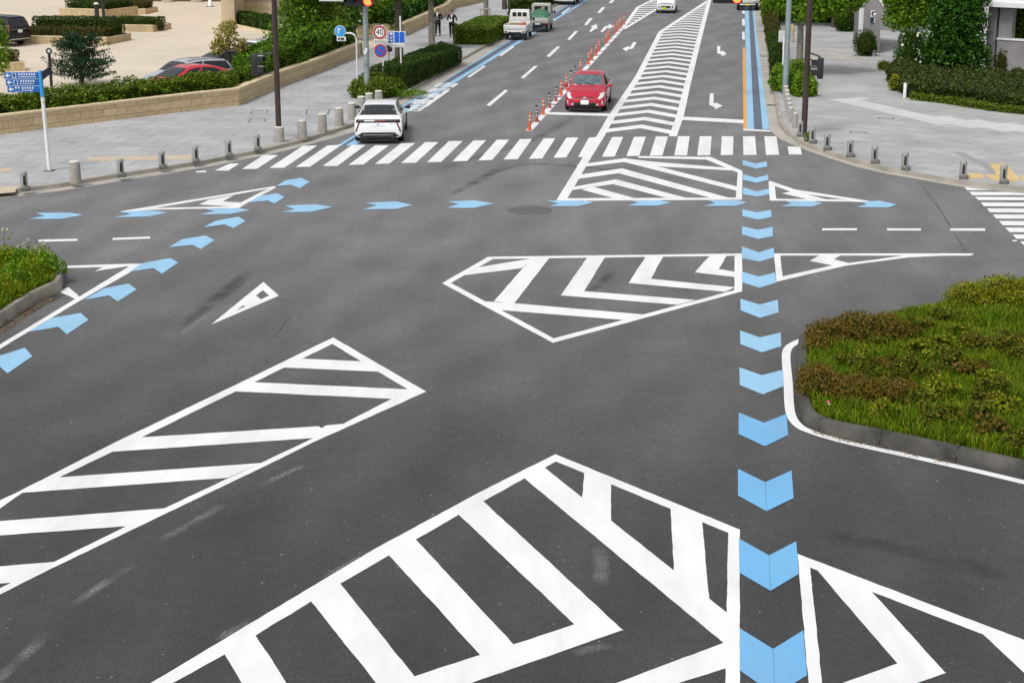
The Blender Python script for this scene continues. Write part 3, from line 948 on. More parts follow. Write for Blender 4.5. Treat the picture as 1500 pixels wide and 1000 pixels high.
# small hatched island beyond it
l2, r2 = PX([(913, 41), (934.5, 11), (965, -4), (1000, -22)]), PX([(914, 43), (962, 13.5), (1010, -14)])
pol = [strip(l2, 0.28), strip(r2, 0.24)]
t, te = along(G(920, 34)), along(G(968, 0))
while t < te:
    a, b = at_t(l2, t), at_t(r2, t)
    if a and b:
        pol.append([a, b, b + RD * 0.9, a + RD * 0.9])
    t += 2.1
sheet("hatched_marking", pol, 'white', 0.004, road)

# bicycle lanes beside the kerbs


def lane(px_near, px_far, d=140):
    a, b = G(*px_near), G(*px_far)
    return [a, b, b + (b - a).normalized() * d]


bl_l, bl_m, bl_r = lane((497, 213.4), (742, 62.7)), lane((506, 213.4), (755, 62.7)), lane((519, 213.4), (761.4, 62.7))
sheet("bicycle_lane", [bl_l + bl_r[::-1]], 'bluegrey', 0.003, road)
sheet("bicycle_lane_line", [strip(bl_l, 0.14)], 'blue_paler', 0.005, road)
sheet("bicycle_lane_line", [bl_m + bl_r[::-1]], 'blue_paler', 0.005, road)
mark("lane_dash", [[(684, 113.3), (688, 113.8), (712, 97.3), (708.4, 96.6)]], z=0.006)
mark("lane_dash", [[(730.6, 82), (734.7, 82.3), (753.9, 68.7), (750.4, 68.3)]], z=0.006)
mark("lane_dash", [[(620, 156), (626, 156.4), (659, 132.6), (654, 132)]], z=0.006)
mark("lane_dash", [[(797.5, 37), (800, 37.6), (813, 28), (810, 27.4)]], z=0.006)
mark("lane_dash", [[(822, 20), (824.5, 20.4), (836, 12), (833.6, 11.6)]], z=0.006)
e0 = [(1094.4, 190), (1104.6, 190), (1117, 190), (1127, 190)]
e1 = [(1091.2, 20), (1097, 20), (1102.6, 20), (1107.4, 20)]
ls = [lane(a, b) for a, b in zip(e0, e1)]
o_l = lane((1089, 190), (1087.8, 70), 0.1)[:2]
o_r = lane((1094.4, 190), (1091.8, 70), 0.1)[:2]
sheet("bicycle_lane", [ls[0] + ls[3][::-1]], 'bluegrey', 0.003, road)
sheet("bicycle_lane_line", [ls[0] + ls[1][::-1]], 'blue_paler', 0.005, road)
sheet("bicycle_lane_line", [ls[2] + ls[3][::-1]], 'blue_paler', 0.005, road)
sheet("orange_line", [o_l + o_r[::-1]], 'amber', 0.006, road)
mark("stop_line", [[(1089, 189.2), (1128, 191.2), (1128, 193.4), (1089, 191.4)]], z=0.007)
for y0, y1 in ((16, 20.6), (28, 38), (47, 58.3)):
    mark("lane_dash", [[(1087.4, y1), (1091.2, y1), (1090.6, y0), (1087.2, y0)]], z=0.0065)
# lettering of the left bicycle lane: read by the riders, first character farthest away
near, far = (G(590, 162.6) + G(604, 165)) / 2, (G(655, 121) + G(664, 121)) / 2
d = (near - far).length
ax = (far - near).normalized()
ay = Vector((ax.y, -ax.x, 0))
vs_all, fs_all = [], []
for i, ch in enumerate("自転車専用"):
    v, f = text_mesh(ch, 1.0, "glyph", 0.022)
    if not v:
        continue
    x0, x1 = min(p.x for p in v), max(p.x for p in v)
    y0, y1 = min(p.y for p in v), max(p.y for p in v)
    c = far.lerp(near, (i + 0.5) / 5)
    kx, ky = 1.0 / max(.1, x1 - x0), d / 5 * 0.9 / max(.1, y1 - y0)
    kk = len(vs_all)
    for p in v:
        q = c + ay * ((p.x - (x0 + x1) / 2) * kx) + ax * ((p.y - (y0 + y1) / 2) * ky)
        vs_all.append((q.x, q.y, 0.0075))
    fs_all += [tuple(kk + j for j in ff) for ff in f]
raw_mesh("lane_lettering", vs_all, fs_all, 'white', road)

# traces on the asphalt
trace("scraped_marking", 'fade', 0.002, [([(103, 887), (150, 856), (204, 820)], 0.20), ([(232, 792), (280, 766), (333, 737)], 0.20),
                                          ([(374, 715), (410, 697), (448, 680)], 0.18), ([(-14, 1006), (30, 965), (72, 924)], 0.22)])
trace("pale_scuff", 'scuff', 0.0021, [([(468, 851), (505, 831), (546, 808)], 0.22), ([(878, 800), (880, 828), (880, 860)], 0.26), ([(318, 941), (345, 922), (374, 908)], 0.22), ([(838, 958), (865, 950), (898, 944)], 0.2),
                                      ([(262, 492), (285, 474), (308, 458)], 0.22), ([(1010, 320), (1040, 315), (1075, 313)], 0.1)])
trace("tyre_streak", 'rubber', 0.0018, [([(258, 489), (310, 446), (372, 398)], 0.34), ([(690, 272), (716, 256), (745, 236)], 0.45), ([(655, 288), (690, 270), (725, 248)], 0.4), ([(852, 434), (876, 418), (898, 398)], 0.3),
                                        ([(262, 480), (310, 439), (366, 394)], 0.30),
                                        ([(1200, 780), (1300, 800), (1500, 850)], 0.5), ([(640, 250), (700, 230), (780, 205), (860, 160)], 0.5), ([(700, 262), (790, 240), (1000, 262)], 0.4)])
cc = G(776, 308)
rr_ = abs(G(743, 308).x - cc.x)
sheet("round_patch", [[cc + Vector((math.cos(a), math.sin(a), 0)) * rr_ for a in [2 * PI * i / 40 for i in range(40)]]], 'patch', 0.0015, road)
trace("asphalt_seam", 'rubber', 0.0015, [([(1336, 256), (1372, 300), (1400, 345), (1430, 392)], 0.09)])
trace("kerb_grit", 'grit', 0.0030, [([(1166, 520), (1165, 590), (1172, 618), (1188, 632), (1225, 644), (1290, 657), (1390, 680), (1500, 704)], 0.30), ([(-20, 496), (20, 470), (50, 452), (80, 436), (94, 424)], 0.35)])
# fine cracks
for q in ([(395, 497), (410, 485), (416, 473), (427, 464)],):
    sheet("crack", [strip(PX(q), 0.02)], 'dark', 0.0012, road)

# ------------------------------------------------------------------ pavements, kerbs, gutters, plaza
kl = PX([(-320, 322), (-80, 297), (0, 286), (90, 275), (150, 264.5), (220, 253.5), (300, 241), (390, 223), (450, 208), (516, 187), (558, 164), (598, 138.5), (650, 104.5), (690, 82), (730, 59)])
kl.append(kl[-1] + RD * 330)
gl = PX([(-320, 328), (-80, 302.5), (0, 291), (90, 279.8), (150, 270), (220, 258.6), (300, 245.6), (390, 227.8), (450, 212.8), (516, 195), (550, 176.5), (590, 153.6), (650, 119.6), (692, 92.8), (738.5, 63.4)])
gl.append(gl[-1] + RD * 330)
kr = PX([(1114, 0), (1119, 46), (1123, 80), (1128, 120), (1133.5, 142), (1137, 165), (1140.5, 184), (1152, 198), (1170, 211), (1192, 220), (1220, 230), (1260, 242), (1300, 252), (1340, 259), (1400, 270), (1500, 281), (1760, 307)])
kr = [kr[0] + RD * 300] + kr
gr_ = PX([(1104, 0), (1108, 46), (1113, 80), (1117, 120), (1119.6, 142), (1123.4, 165), (1128, 192), (1142, 203.6), (1162, 213), (1187, 222.4), (1216, 232.6), (1258, 245.6), (1298, 255), (1340, 262), (1400, 273), (1500, 284), (1760, 310)])
gr_ = [gr_[0] + RD * 300] + gr_
sheet("gutter", [gl[i:i + 2] + kl[i:i + 2][::-1] for i in range(len(gl) - 1)], 'gutter', 0.0052, kind='structure', step=0.0)
sheet("gutter", [gr_[i:i + 2] + kr[i:i + 2][::-1] for i in range(len(kr) - 1)], 'gutter', 0.0052, kind='structure', step=0.0)
# joints across the right gutter
for y0, y1, xa, xb in ((82, 83, 1113, 1122.6), (153.4, 155, 1123.6, 1135.6), (46, 46.6, 1108, 1119)):
    sheet("gutter_joint", [PX([(xa, y0), (xb, y0 + 0.4), (xb, y1 + 0.4), (xa, y1)])], 'dark', 0.009, road)
KH = 0.13


def kerb(name, front, w, zt, mat, side=1):
    b = offset_line(front, w * side)
    mb = MB()
    for i in range(len(front) - 1):
        p, q, r, s = front[i], front[i + 1], b[i + 1], b[i]
        c = [Vector((*x.xy, 0)) for x in (p, q, r, s)]
        n = [x.lerp(y, 0.12) for x, y in ((p, s), (q, r))]
        tq = [Vector((*n[0].xy, zt)), Vector((*n[1].xy, zt)), Vector((*r.xy, zt)), Vector((*s.xy, zt))]
        mb.hexa(c, tq)
    o = mb.build(name, mat)
    bm = bmesh.new(); bm.from_mesh(o.data)
    bmesh.ops.remove_doubles(bm, verts=bm.verts, dist=1e-4)
    # drop the inner faces shared by neighbouring stones
    seen = {}
    for f in bm.faces:
        seen.setdefault(tuple(sorted(v.index for v in f.verts)), []).append(f)
    bmesh.ops.delete(bm, geom=[f for fl in seen.values() if len(fl) > 1 for f in fl], context='FACES')
    bm.to_mesh(o.data); bm.free()
    return o, b


ko, kb = kerb("kerb", kl, 0.17, KH, 'kerb', 1)
tag(ko, kind='structure')
ko2, kb2 = kerb("kerb", kr, 0.17, KH, 'kerb', 1)
tag(ko2, kind='structure')
pav = MB().prism([p.xy for p in kb] + [(-120, 460), (-120, 30)], -0.1, 0.128).build("pavement", 'pave')
tag(pav, kind='structure')
pav2 = MB().prism([p.xy for p in kb2] + [(120, 30), (170, 430)], -0.1, 0.128).build("pavement", 'pave_r')
tag(pav2, kind='structure')
Z0 = 0.128
band = PX([(1216, 144), (1262, 144), (1292, 155), (1326, 163.4), (1376, 170.6), (1440, 177), (1600, 195), (1600, 206), (1440, 188), (1376, 181), (1330, 174), (1272, 160.6), (1234, 151)], Z0)
TS = 0.62
ux, uy = Vector((math.cos(RA + 0.5), math.sin(RA + 0.5), 0)), Vector((-math.sin(RA + 0.5), math.cos(RA + 0.5), 0))
o_ = band[0]
tl = []
for i in range(-60, 60):
    for j in range(-60, 60):
        c = o_ + ux * (i * TS) + uy * (j * TS)
        r = False
        for k in range(len(band)):
            p, q = band[k], band[(k + 1) % len(band)]
            if (p.y > c.y) != (q.y > c.y) and c.x < (q.x - p.x) * (c.y - p.y) / (q.y - p.y) + p.x:
                r = not r
        if r:
            h = TS / 2
            tl.append([c - ux * h - uy * h, c + ux * h - uy * h, c + ux * h + uy * h, c - ux * h + uy * h])
sheet("pale_paving_band", tl, 'pave_pale', Z0 + 0.004, pav2, step=0.0)
sheet("step_edge", [PX([(1180, 78.6), (1268, 80), (1274, 87), (1176, 86.4)], Z0)], 'gutter', Z0 + 0.004, pav2)
sheet("tactile_strip", [PX([(1417, 254.6), (1438, 254), (1443, 261), (1420, 262.4)], Z0), PX([(1449, 240), (1473, 240), (1496, 264), (1470, 268.4)], Z0), PX([(1444, 256), (1462, 255), (1470, 267), (1450, 263)], Z0),
                        PX([(1494, 257), (1560, 262), (1560, 272), (1500, 266)], Z0)], 'tactile', Z0 + 0.004, pav2)
sheet("tactile_strip", [PX([(128, 230.6), (280, 227.4), (281, 233.4), (128, 237)], Z0), PX([(-60, 250), (21, 245.6), (14, 251), (-60, 257)], Z0), PX([(-60, 276), (26, 273), (22, 282), (-60, 288)], Z0)], 'tactile_old', Z0 + 0.004, pav)


def ring(name, px, parent, w=0.05):
    sheet(name, [strip(PX(px + [px[0]], Z0), w)], 'darkstone', Z0 + 0.005, parent)


ring("manhole_frame", [(367, 174.5), (389, 174), (388, 179), (364, 179.5)], pav)
ring("manhole_frame", [(370, 162.4), (392, 162), (391, 166.4), (367, 166.8)], pav)
ring("manhole_frame", [(449, 161), (483, 160), (480, 168), (449, 168.6)], pav)
ring("manhole_frame", [(1286, 172), (1308, 172.2), (1310, 174.6), (1288, 174.4)], pav2)
ring("manhole_frame", [(1245, 192.8), (1268, 193.2), (1269, 195.6), (1246, 195.4)], pav2)
sheet("paving_seam", [strip(PX([(1200, 209.6), (1300, 206.6), (1360, 205.4)], Z0), 0.1), strip(PX([(1402, 223), (1446, 243), (1464, 258)], Z0), 0.35)], 'inkgrey', Z0 + 0.003, pav2)

# plaza behind the stone wall
wl = PX([(-420, 246), (0, 197.4), (150, 178.4), (300, 160), (350, 154.4), (380, 141), (410, 128), (470, 106), (531, 80.5)], Z0)
wl2 = PX([(590, 54), (615, 42.5), (656, 22), (664, 13), (712, 2)], Z0)
ZP = 0.17
inw = offset_line(wl, 0.2) + offset_line(wl2, 0.2)
inw = [p for p in inw]
plaza = MB().prism([p.xy for p in inw] + [(-5, 460), (-140, 460), (-140, 35)], -0.1, ZP).build("plaza", 'plaza')
tag(plaza, kind='structure')
MT['world'] = None

# ------------------------------------------------------------------ street furniture
ORD = ["first", "second", "third", "fourth", "fifth", "sixth", "seventh", "eighth", "ninth", "tenth", "eleventh", "twelfth", "thirteenth", "fourteenth", "fifteenth", "sixteenth"]


def make_delineator(striped):
    t = thing("delineator_post", "", "delineator post", (0, 0, 0))
    if striped:
        MB().lathe([(0.11, 0), (0.11, 0.025), (0.06, 0.05), (0.046, 0.22)], 14).build("base", 'oldorange', t, True)
        mb = MB()
        z = 0.22
        for i in range(6):
            mb.lathe([(0.042, z), (0.042, z + 0.07)], 12, mi=i % 2)
            z += 0.07
        mb.ball((0, 0, z), (0.042, 0.042, 0.03), 12, 6, 1)
        mb.build("post", ['reflect', 'blackband'], t, True)
    else:
        MB().lathe([(0.11, 0), (0.11, 0.02), (0.066, 0.045), (0.058, 0.12)], 14).build("base", 'orange', t, True)
        MB().lathe([(0.054, 0.12), (0.046, 0.66), (0.036, 0.70), (0.0, 0.71)], 14).build("post", 'orange', t, True)
        for z in (0.38, 0.53):
            MB().lathe([(0.054 - (z - .3) * .018, z), (0.053 - (z - .3) * .018, z + 0.065)], 14).build("reflective_band", 'reflect', t, True)
    return t


posts = [(775.6, 191, 0), (786.6, 178, 1), (796, 168.4, 0), (805.4, 158.4, 1), (814.6, 148.6, 1), (822, 140.4, 0), (830, 131.6, 0), (837, 123.4, 1), (843, 116.4, 1), (850, 108, 0), (862, 94.6, 0),
         (867, 88, 0), (873, 81, 0), (877.5, 76, 0), (887.6, 64, 0), (891.4, 59.6, 0), (899.6, 49.6, 0), (903.8, 45, 0), (908.6, 41, 0), (914.4, 36.4, 0)]
proto = {}
cnt = [0, 0]
for px, py, k in posts:
    if k not in proto:
        proto[k] = o = make_delineator(k)
    else:
        o = copy_tree(proto[k])
    o.location = G(px, py) + Vector((0, 0, 0.008))
    o.rotation_euler = (random.uniform(-.05, .05), random.uniform(-.06, .06), random.uniform(0, 6))
    nth = ORD[cnt[k]]
    cnt[k] += 1
    o["label"] = (f"black and white banded post, {nth} banded one from the crosswalk" if k else f"orange rubber post with pale bands, {nth} orange one from the crosswalk")
    o["group"] = "delineator posts along the centre line"


def make_steel_bollard():
    t = thing("steel_bollard", "", "bollard", (0, 0, 0))
    MB().box((0.03, 0, 0.06), (0.27, 0.24, 0.12)).build("base", 'darkstone', t, bevel=0.02)
    MB().lathe([(0.112, 0.12), (0.112, 0.55), (0.10, 0.585), (0.04, 0.60)], 18).build("post", 'steel', t, True)
    MB().box((0.03, -0.108, 0.33), (0.075, 0.02, 0.30)).build("slot", 'black', t, bevel=0.004)
    MB().lathe([(0.116, 0.50), (0.116, 0.525)], 18).build("band", 'steel', t, True)
    return t


def make_stone_bollard():
    t = thing("stone_bollard", "", "bollard", (0, 0, 0))
    MB().lathe([(0.185, 0), (0.18, 0.05), (0.165, 0.60), (0.155, 0.625)], 20).build("post", 'concrete', t, True, angle=50)
    MB().lathe([(0.12, 0.62), (0.12, 0.65), (0.158, 0.655), (0.155, 0.70), (0.13, 0.715)], 20).build("cap", 'cap', t, True, angle=50)
    return t


sb = make_steel_bollard()
first = True
for px, py, lb in [(36, 279, "dark steel bollard nearest the left photo edge"), (177, 259, "steel bollard next right of the fat stone bollard near the guide sign"),
                   (237.5, 247, "steel bollard in mid row, third of the left kerb"), (286.6, 239, "steel bollard in front of the left end of the crosswalk"),
                   (335, 230, "steel bollard beside the short first crosswalk stripe"), (377, 221, "steel bollard just left of the stone foot of the brown lamp pole"),
                   (1171.6, 200, "steel bollard just left of the right brown pole foot"), (1189.4, 210, "steel bollard right of the weed at the right brown pole"),
                   (1211, 220, "second steel bollard right of the right brown pole"), (1244.6, 230, "third steel bollard right of the right brown pole"),
                   (1280.4, 239.4, "fourth steel bollard right of the right brown pole"), (1325, 249, "steel bollard left of the wide gap along the right kerb"),
                   (1410, 262, "steel bollard at the corner of the right crosswalk, beside yellow paving"), (1469, 269, "steel bollard standing in the yellow tactile paving at far right")]:
    o = sb if first else copy_tree(sb)
    first = False
    o.location = G(px, py, Z0)
    o.rotation_euler.z = RA + (0.35 if px < 700 else -0.3)
    tag(o, lb, group="steel bollards along the kerbs")
st = make_stone_bollard()
first = True
for px, py, lb in [(111, 268, "fat stone bollard beside the blue guide sign pole"), (443, 203.6, "stone bollard just right of the left brown lamp pole"),
                   (472.5, 193.6, "stone bollard second right of the left brown lamp pole"), (497, 184, "stone bollard third right of the left brown lamp pole"),
                   (516, 176, "stone bollard beside the white car's left mirror"), (529.5, 166, "stone bollard in front of the low shrub behind the white car"),
                   (541, 161, "stone bollard in front of the grey green signal pole"), (555, 157, "stone bollard rearmost behind the white car's roof")]:
    o = st if first else copy_tree(st)
    first = False
    o.location = G(px, py, Z0)
    tag(o, lb, group="stone bollards along the left kerb")
row = [(1151, 146), (1152.5, 152), (1153.6, 158.6), (1155, 165.4), (1156.4, 172), (1158.6, 179), (1164.4, 187.6)]
for i, (px, py) in enumerate(row):
    o = copy_tree(st)
    o.scale = (0.62, 0.62, 0.86)
    o.location = G(px, py, Z0)
    tag(o, f"slim stone post, {ORD[len(row) - 1 - i]} from the near end of the tight row by the right kerb", "bollard", "slim stone posts by the right kerb")
    o.name = "stone_post"


def pole(mb, p0, p1, r0, r1=None, n=14):
    mb.tube([p0, p1], [r0, r1 or r0], n)


def ped_signal(parent, x, z, side):
    """walk signal seen from its flank: a housing with two hoods, on a bracket"""
    a = MB().box((x, 0, z), (0.22, 0.30, 0.78)).build("signal_housing", 'black', parent, bevel=0.03)
    for k, dz in enumerate((0.19, -0.19)):
        s = MB()
        s.box((x + side * -0.24, 0, z + dz + 0.13), (0.30, 0.29, 0.02)).box((x + side * -0.22, 0.14, z + dz + 0.03), (0.24, 0.02, 0.22)).box((x + side * -0.22, -0.14, z + dz + 0.03), (0.24, 0.02, 0.22))
        s.build("hood", 'black', a)
        MB().box((x + side * -0.112, 0, z + dz), (0.02, 0.25, 0.25)).build("lens", 'lensdark', a)
        MB().box((x + side * -0.2, 0, z + dz + 0.148), (0.24, 0.2, 0.008)).build("hood_top", 'whitemetal', a)


# left brown lamp pole with a walk signal, in a stone sleeve
p = G(409, 208, Z0)
t = thing("lamp_pole", "brown lamp pole in a stone sleeve on the left corner, walk signal on its left", "lamp pole", p, RA)
MB().lathe([(0.20, 0), (0.19, 0.5), (0.165, 0.555)], 20).build("stone_sleeve", 'concrete', t, True)
MB().lathe([(0.16, 0.555), (0.13, 0.58), (0.105, 0.585)], 20).build("collar", 'cap', t, True)
mb = MB(); pole(mb, (0, 0, 0.3), (0, 0, 8.6), 0.105, 0.09); mb.build("pole", 'brown', t, True)
MB().tube([(0, 0, 8.5), (0.3, 0.2, 8.9), (1.2, 0.4, 9.1)], 0.05).build("arm", 'brown', t, True)
MB().box((1.5, 0.46, 9.08), (0.8, 0.3, 0.12)).build("lamp_head", 'brown', t, bevel=0.04)
zz = HZ(p, 96) - p.z
MB().tube([(0, 0, zz + 0.46), (-0.55, 0, zz + 0.42), (-0.78, 0, zz + 0.38)], 0.028, 8).tube([(0, 0, zz - 0.3), (-0.7, 0, zz - 0.3)], 0.02, 8).build("bracket", 'brown', t, True)
ped_signal(t, -0.80, zz, -1)
# right brown pole
p = G(1177.5, 197, Z0)
t = thing("lamp_pole", "brown pole on the right corner with a black walk signal on its right side", "lamp pole", p, RA)
mb = MB(); pole(mb, (0, 0, 0), (0, 0, 8.8), 0.115, 0.095); mb.build("pole", 'brown', t, True)
MB().lathe([(0.17, 0), (0.17, 0.03), (0.12, 0.05)], 16).build("foot_plate", 'darkstone', t, True)
MB().tube([(0, 0, 8.6), (-0.3, 0.2, 9.0), (-1.2, 0.4, 9.2)], 0.05).build("arm", 'brown', t, True)
MB().box((-1.5, 0.46, 9.18), (0.8, 0.3, 0.12)).build("lamp_head", 'brown', t, bevel=0.04)
zz = HZ(p, 96) - p.z
MB().tube([(0, 0, zz + 0.5), (0.46, 0, zz + 0.33), (0.5, 0, zz + 0.2)], 0.03, 8).tube([(0, 0, zz - 0.05), (0.45, 0, zz - 0.05)], 0.02, 8).build("bracket", 'brown', t, True)
ped_signal(t, 0.50, zz - 0.1, 1)

# traffic signals: grey-green posts, horizontal three-lamp heads, red lit


def signal_head(parent, x, z, y=-0.28):
    """x = centre of the red lamp; head runs to the left"""
    a = MB().box((x - 0.42, y, z), (1.32, 0.16, 0.44)).build("signal_head", 'black', parent, bevel=0.08, seg=3)
    T = lambda cx: Matrix.Translation((cx, y - 0.085, z)) @ Matrix.Rotation(PI / 2, 4, 'X')
    for k, dx in enumerate((0, -0.42, -0.84)):
        MB().lathe([(0.18, 0), (0.18, 0.02), (0.12, 0.03)], 24, T(x + dx)).build("lens", 'redlit' if k == 0 else 'lensdark', a, True)
        if k == 0:
            MB().lathe([(0.225, -0.004), (0.225, 0.014), (0.183, 0.018)], 24, T(x)).build("lens_bloom_ring", 'redbloom', a, True)  # emissive ring imitates the bloom round the lit lens
        h = MB()
        n = 18
        vs, fs = [], []
        for i in range(n + 1):
            w = -0.25 + (PI + 0.5) * i / n
            for yy, rr in ((0, 0.185), (0, 0.20), (-0.26, 0.20), (-0.26, 0.185)):
                vs.append((x + dx + math.cos(w) * rr, y - 0.085 + yy, z + math.sin(w) * rr))
        for i in range(n):
            for q in range(4):
                r = (q + 1) % 4
                fs.append((4 * i + q, 4 * i + r, 4 * (i + 1) + r, 4 * (i + 1) + q))
        h.add(vs, fs)
        h.build("hood", 'black', a, True)


p = G(538, 146, Z0)
t = thing("traffic_signal", "grey green signal post by the low shrub with a red lit head and white board", "traffic signal", p, RA)
mb = MB(); pole(mb, (0, 0, 0), (0, 0, 6.3), 0.135, 0.11); mb.build("pole", 'galv', t, True)
MB().box((0, -0.13, HZ(p, 90) - p.z), (0.16, 0.04, 0.34)).build("control_box", 'galv', t, bevel=0.01)
zs = HZ(p, 1.5) - p.z
xs = (543.5 - 536) / pxm(Vector((p.x, p.y, 4.6)))
signal_head(t, xs, zs)
MB().tube([(0, 0, zs + 0.33), (xs - 0.42, -0.2, zs + 0.33)], 0.03, 8).build("bracket", 'galv', t, True)
xb = (488.5 - 536) / pxm(Vector((p.x, p.y, 4.6)))
MB().box((xb, -0.2, zs + 0.17), (1.18, 0.05, 0.38)).build("name_board", 'signwhite', t, bevel=0.008)
MB().tube([(0, 0, zs + 0.5), (xb - 0.5, -0.17, zs + 0.5)], 0.035, 8).build("arm", 'galv', t, True)
for sx, h in ((0, 0.25), (0.05, 0.3)):
    MB().box((sx - 0.02, -0.118, 1.6 + h * 2), (0.10, 0.02, 0.16)).build("sticker", 'signwhite', t)

p = G(1150, 140, Z0)
t = thing("traffic_signal", "grey green signal post by the right kerb, its long arm holding a red lit head", "traffic signal", p, RA)
p_top = HZ(p, -60) - p.z
mb = MB(); pole(mb, (0, 0, 0), (0, 0, 6.4), 0.14, 0.11); mb.build("pole", 'galv', t, True)
zs = HZ(p, -1.5) - p.z
xs = (1088.6 - 1164) / pxm(Vector((p.x, p.y, 4.6)))
MB().tube([(0, 0, 6.0), (xs * 0.5, -0.05, 6.1), (xs - 0.9, -0.1, 6.1)], [0.07, 0.055, 0.045], 10).build("arm", 'galv', t, True)
signal_head(t, xs, zs)
MB().tube([(xs - 0.1, -0.1, 6.1), (xs - 0.1, -0.24, zs + 0.2)], 0.025, 8).tube([(xs - 0.7, -0.1, 6.1), (xs - 0.7, -0.24, zs + 0.2)], 0.025, 8).build("hanger", 'galv', t, True)


# road signs
def disc(mb, x, y, z, r, th=0.015, mi=0, n=32):
    T = Matrix.Translation((x, y, z)) @ Matrix.Rotation(PI / 2, 4, 'X')
    mb.lathe([(r, 0), (r, th)], n, T, mi)


def glyph_row(parent, name, x0, x1, z, h, y, mat, n, seed):
    """a line of small lettering too fine to read from here: short strokes"""
    r = random.Random(seed)
    mb = MB()
    w = (x1 - x0) / n
    for i in range(n):
        cx = x0 + (i + 0.5) * w
        for k in range(3):
            mb.box((cx, y, z - h / 2 + h * (k + 0.5) / 3), (w * r.uniform(0.4, 0.8), 0.003, h * 0.16))
        mb.box((cx + w * r.uniform(-0.2, 0.2), y - 0.0012, z), (w * 0.16, 0.003, h * 0.95))
    return mb.build(name, mat, parent)


# blue round sign on a bent white pipe
p = G(524, 140, Z0)
s = pxm(p)
t = thing("road_sign", "small round blue sign with white plate on a bent white pipe by the stone wall", "road sign", p, RA)
z1 = HZ(p, 49) - p.z
xc = (497.6 - 521) / s
MB().tube([(0, 0, 0), (0, 0, z1 - 0.28), (-0.06, 0, z1 - 0.1), (-0.22, 0, z1), (xc, 0, z1)], 0.042, 12).build("pipe", 'whitemetal', t, True)
zc = HZ(p, 46.4) - p.z
mb = MB(); disc(mb, xc, -0.05, zc, 0.265); plate_ = mb.build("sign_face", 'signwhite', t, True)
mb = MB(); disc(mb, xc, -0.068, zc, 0.245, 0.006); mb.build("blue_disc", 'signpale', plate_, True)
MB().box((xc - 0.08, -0.078, zc + 0.03), (0.05, 0.004, 0.26)).box((xc - 0.02, -0.0795, zc + 0.1), (0.12, 0.004, 0.05)).build("symbol", 'signwhite', plate_)
zz = HZ(p, 57.4) - p.z
sp = MB().box((xc + 0.05, -0.06, zz), (0.42, 0.02, 0.20)).build("sub_plate", 'signwhite', t, bevel=0.004)
tx = MB().box((xc - 0.06, -0.073, zz), (0.10, 0.003, 0.11)).box((xc + 0.05, -0.0735, zz), (0.06, 0.003, 0.12)).box((xc + 0.13, -0.073, zz), (0.09, 0.003, 0.12)).build("lettering", 'ink', sp)

# speed limit 40 and no-parking sign
p = G(562, 128, Z0)
s = pxm(p)
t = thing("road_sign", "round 40 speed limit sign above round blue no parking sign on white post", "road sign", p, RA)
MB().tube([(0, 0, 0), (0, 0, HZ(p, 36) - p.z)], 0.034, 12).build("post", 'whitemetal', t, True)
zc = HZ(p, 47.6) - p.z
x1 = (556.8 - 560.6) / s
mb = MB(); disc(mb, x1, -0.05, zc, 0.33); f1 = mb.build("speed_sign", 'signwhite', t, True)
f1["label"] = "white disc with red ring reading 40"
ringm = MB()
vs, fs = [], []
for i in range(40):
    a = 2 * PI * i / 40
    for rr, yy in ((0.31, -0.067), (0.225, -0.067), (0.225, -0.071), (0.31, -0.071)):
        vs.append((x1 + rr * math.cos(a), yy, zc + rr * math.sin(a)))
for i in range(40):
    j = (i + 1) % 40
    for q in range(4):
        fs.append((4 * i + q, 4 * i + (q + 1) % 4, 4 * j + (q + 1) % 4, 4 * j + q))
ringm.add(vs, fs).build("red_ring", 'signred', f1)
v, f = text_mesh("40", 0.36, "num")
MB().add([(x1 + q.x, -0.069, zc + q.y) for q in v], f).build("numerals", 'ink', f1)
zz = HZ(p, 61) - p.z
sp = MB().box((x1 + 0.02, -0.05, zz), (0.66, 0.02, 0.22)).build("sub_plate", 'cap', t, bevel=0.004)
glyph_row(sp, "lettering", x1 - 0.26, x1 + 0.3, zz, 0.12, -0.062, 'inkgrey', 6, 3)
zc = HZ(p, 74.4) - p.z
x2 = (557.6 - 560.8) / s
mb = MB(); disc(mb, x2, -0.05, zc, 0.33); f2 = mb.build("no_parking_sign", 'signwhite', t, True)
f2["label"] = "blue disc with red ring and red slash"
mb = MB(); disc(mb, x2, -0.068, zc, 0.31, 0.005); mb.build("red_ring", 'signred', f2, True)
mb = MB(); disc(mb, x2, -0.074, zc, 0.235, 0.005); mb.build("blue_field", 'signblue', f2, True)
MB().add([(x2 + a, -0.0815, zc + b) for a, b in ((-0.19, 0.14), (-0.14, 0.19), (0.19, -0.14), (0.14, -0.19))], [(0, 1, 2, 3)]).build("red_slash", 'signred', f2)

# lane designation sign
p = G(588, 127, Z0)
s = pxm(p)
t = thing("road_sign", "blue rectangular lane sign with white bicycle pictogram on a tall white post", "road sign", p, RA)
MB().tube([(0, 0, 0), (0, 0, HZ(p, 24) - p.z)], 0.04, 12).build("post", 'whitemetal', t, True)
za, zb = HZ(p, 46) - p.z, HZ(p, 63.6) - p.z
xa, xb_ = (570 - 588) / s, (596 - 588) / s
w_, h_ = xb_ - xa, za - zb
xm = (xa + xb_) / 2
f1 = MB().box((xm, -0.06, (za + zb) / 2), (w_, 0.02, h_)).build("lane_panel", 'signwhite', t, bevel=0.006)
MB().box((xm, -0.073, (za + zb) / 2), (w_ - 0.05, 0.004, h_ - 0.05)).build("blue_field", 'signblue', f1)
mb = MB()
zm = (za + zb) / 2
mb.box((xa + w_ * 0.33, -0.0765, zm), (0.04, 0.003, h_ - 0.06))
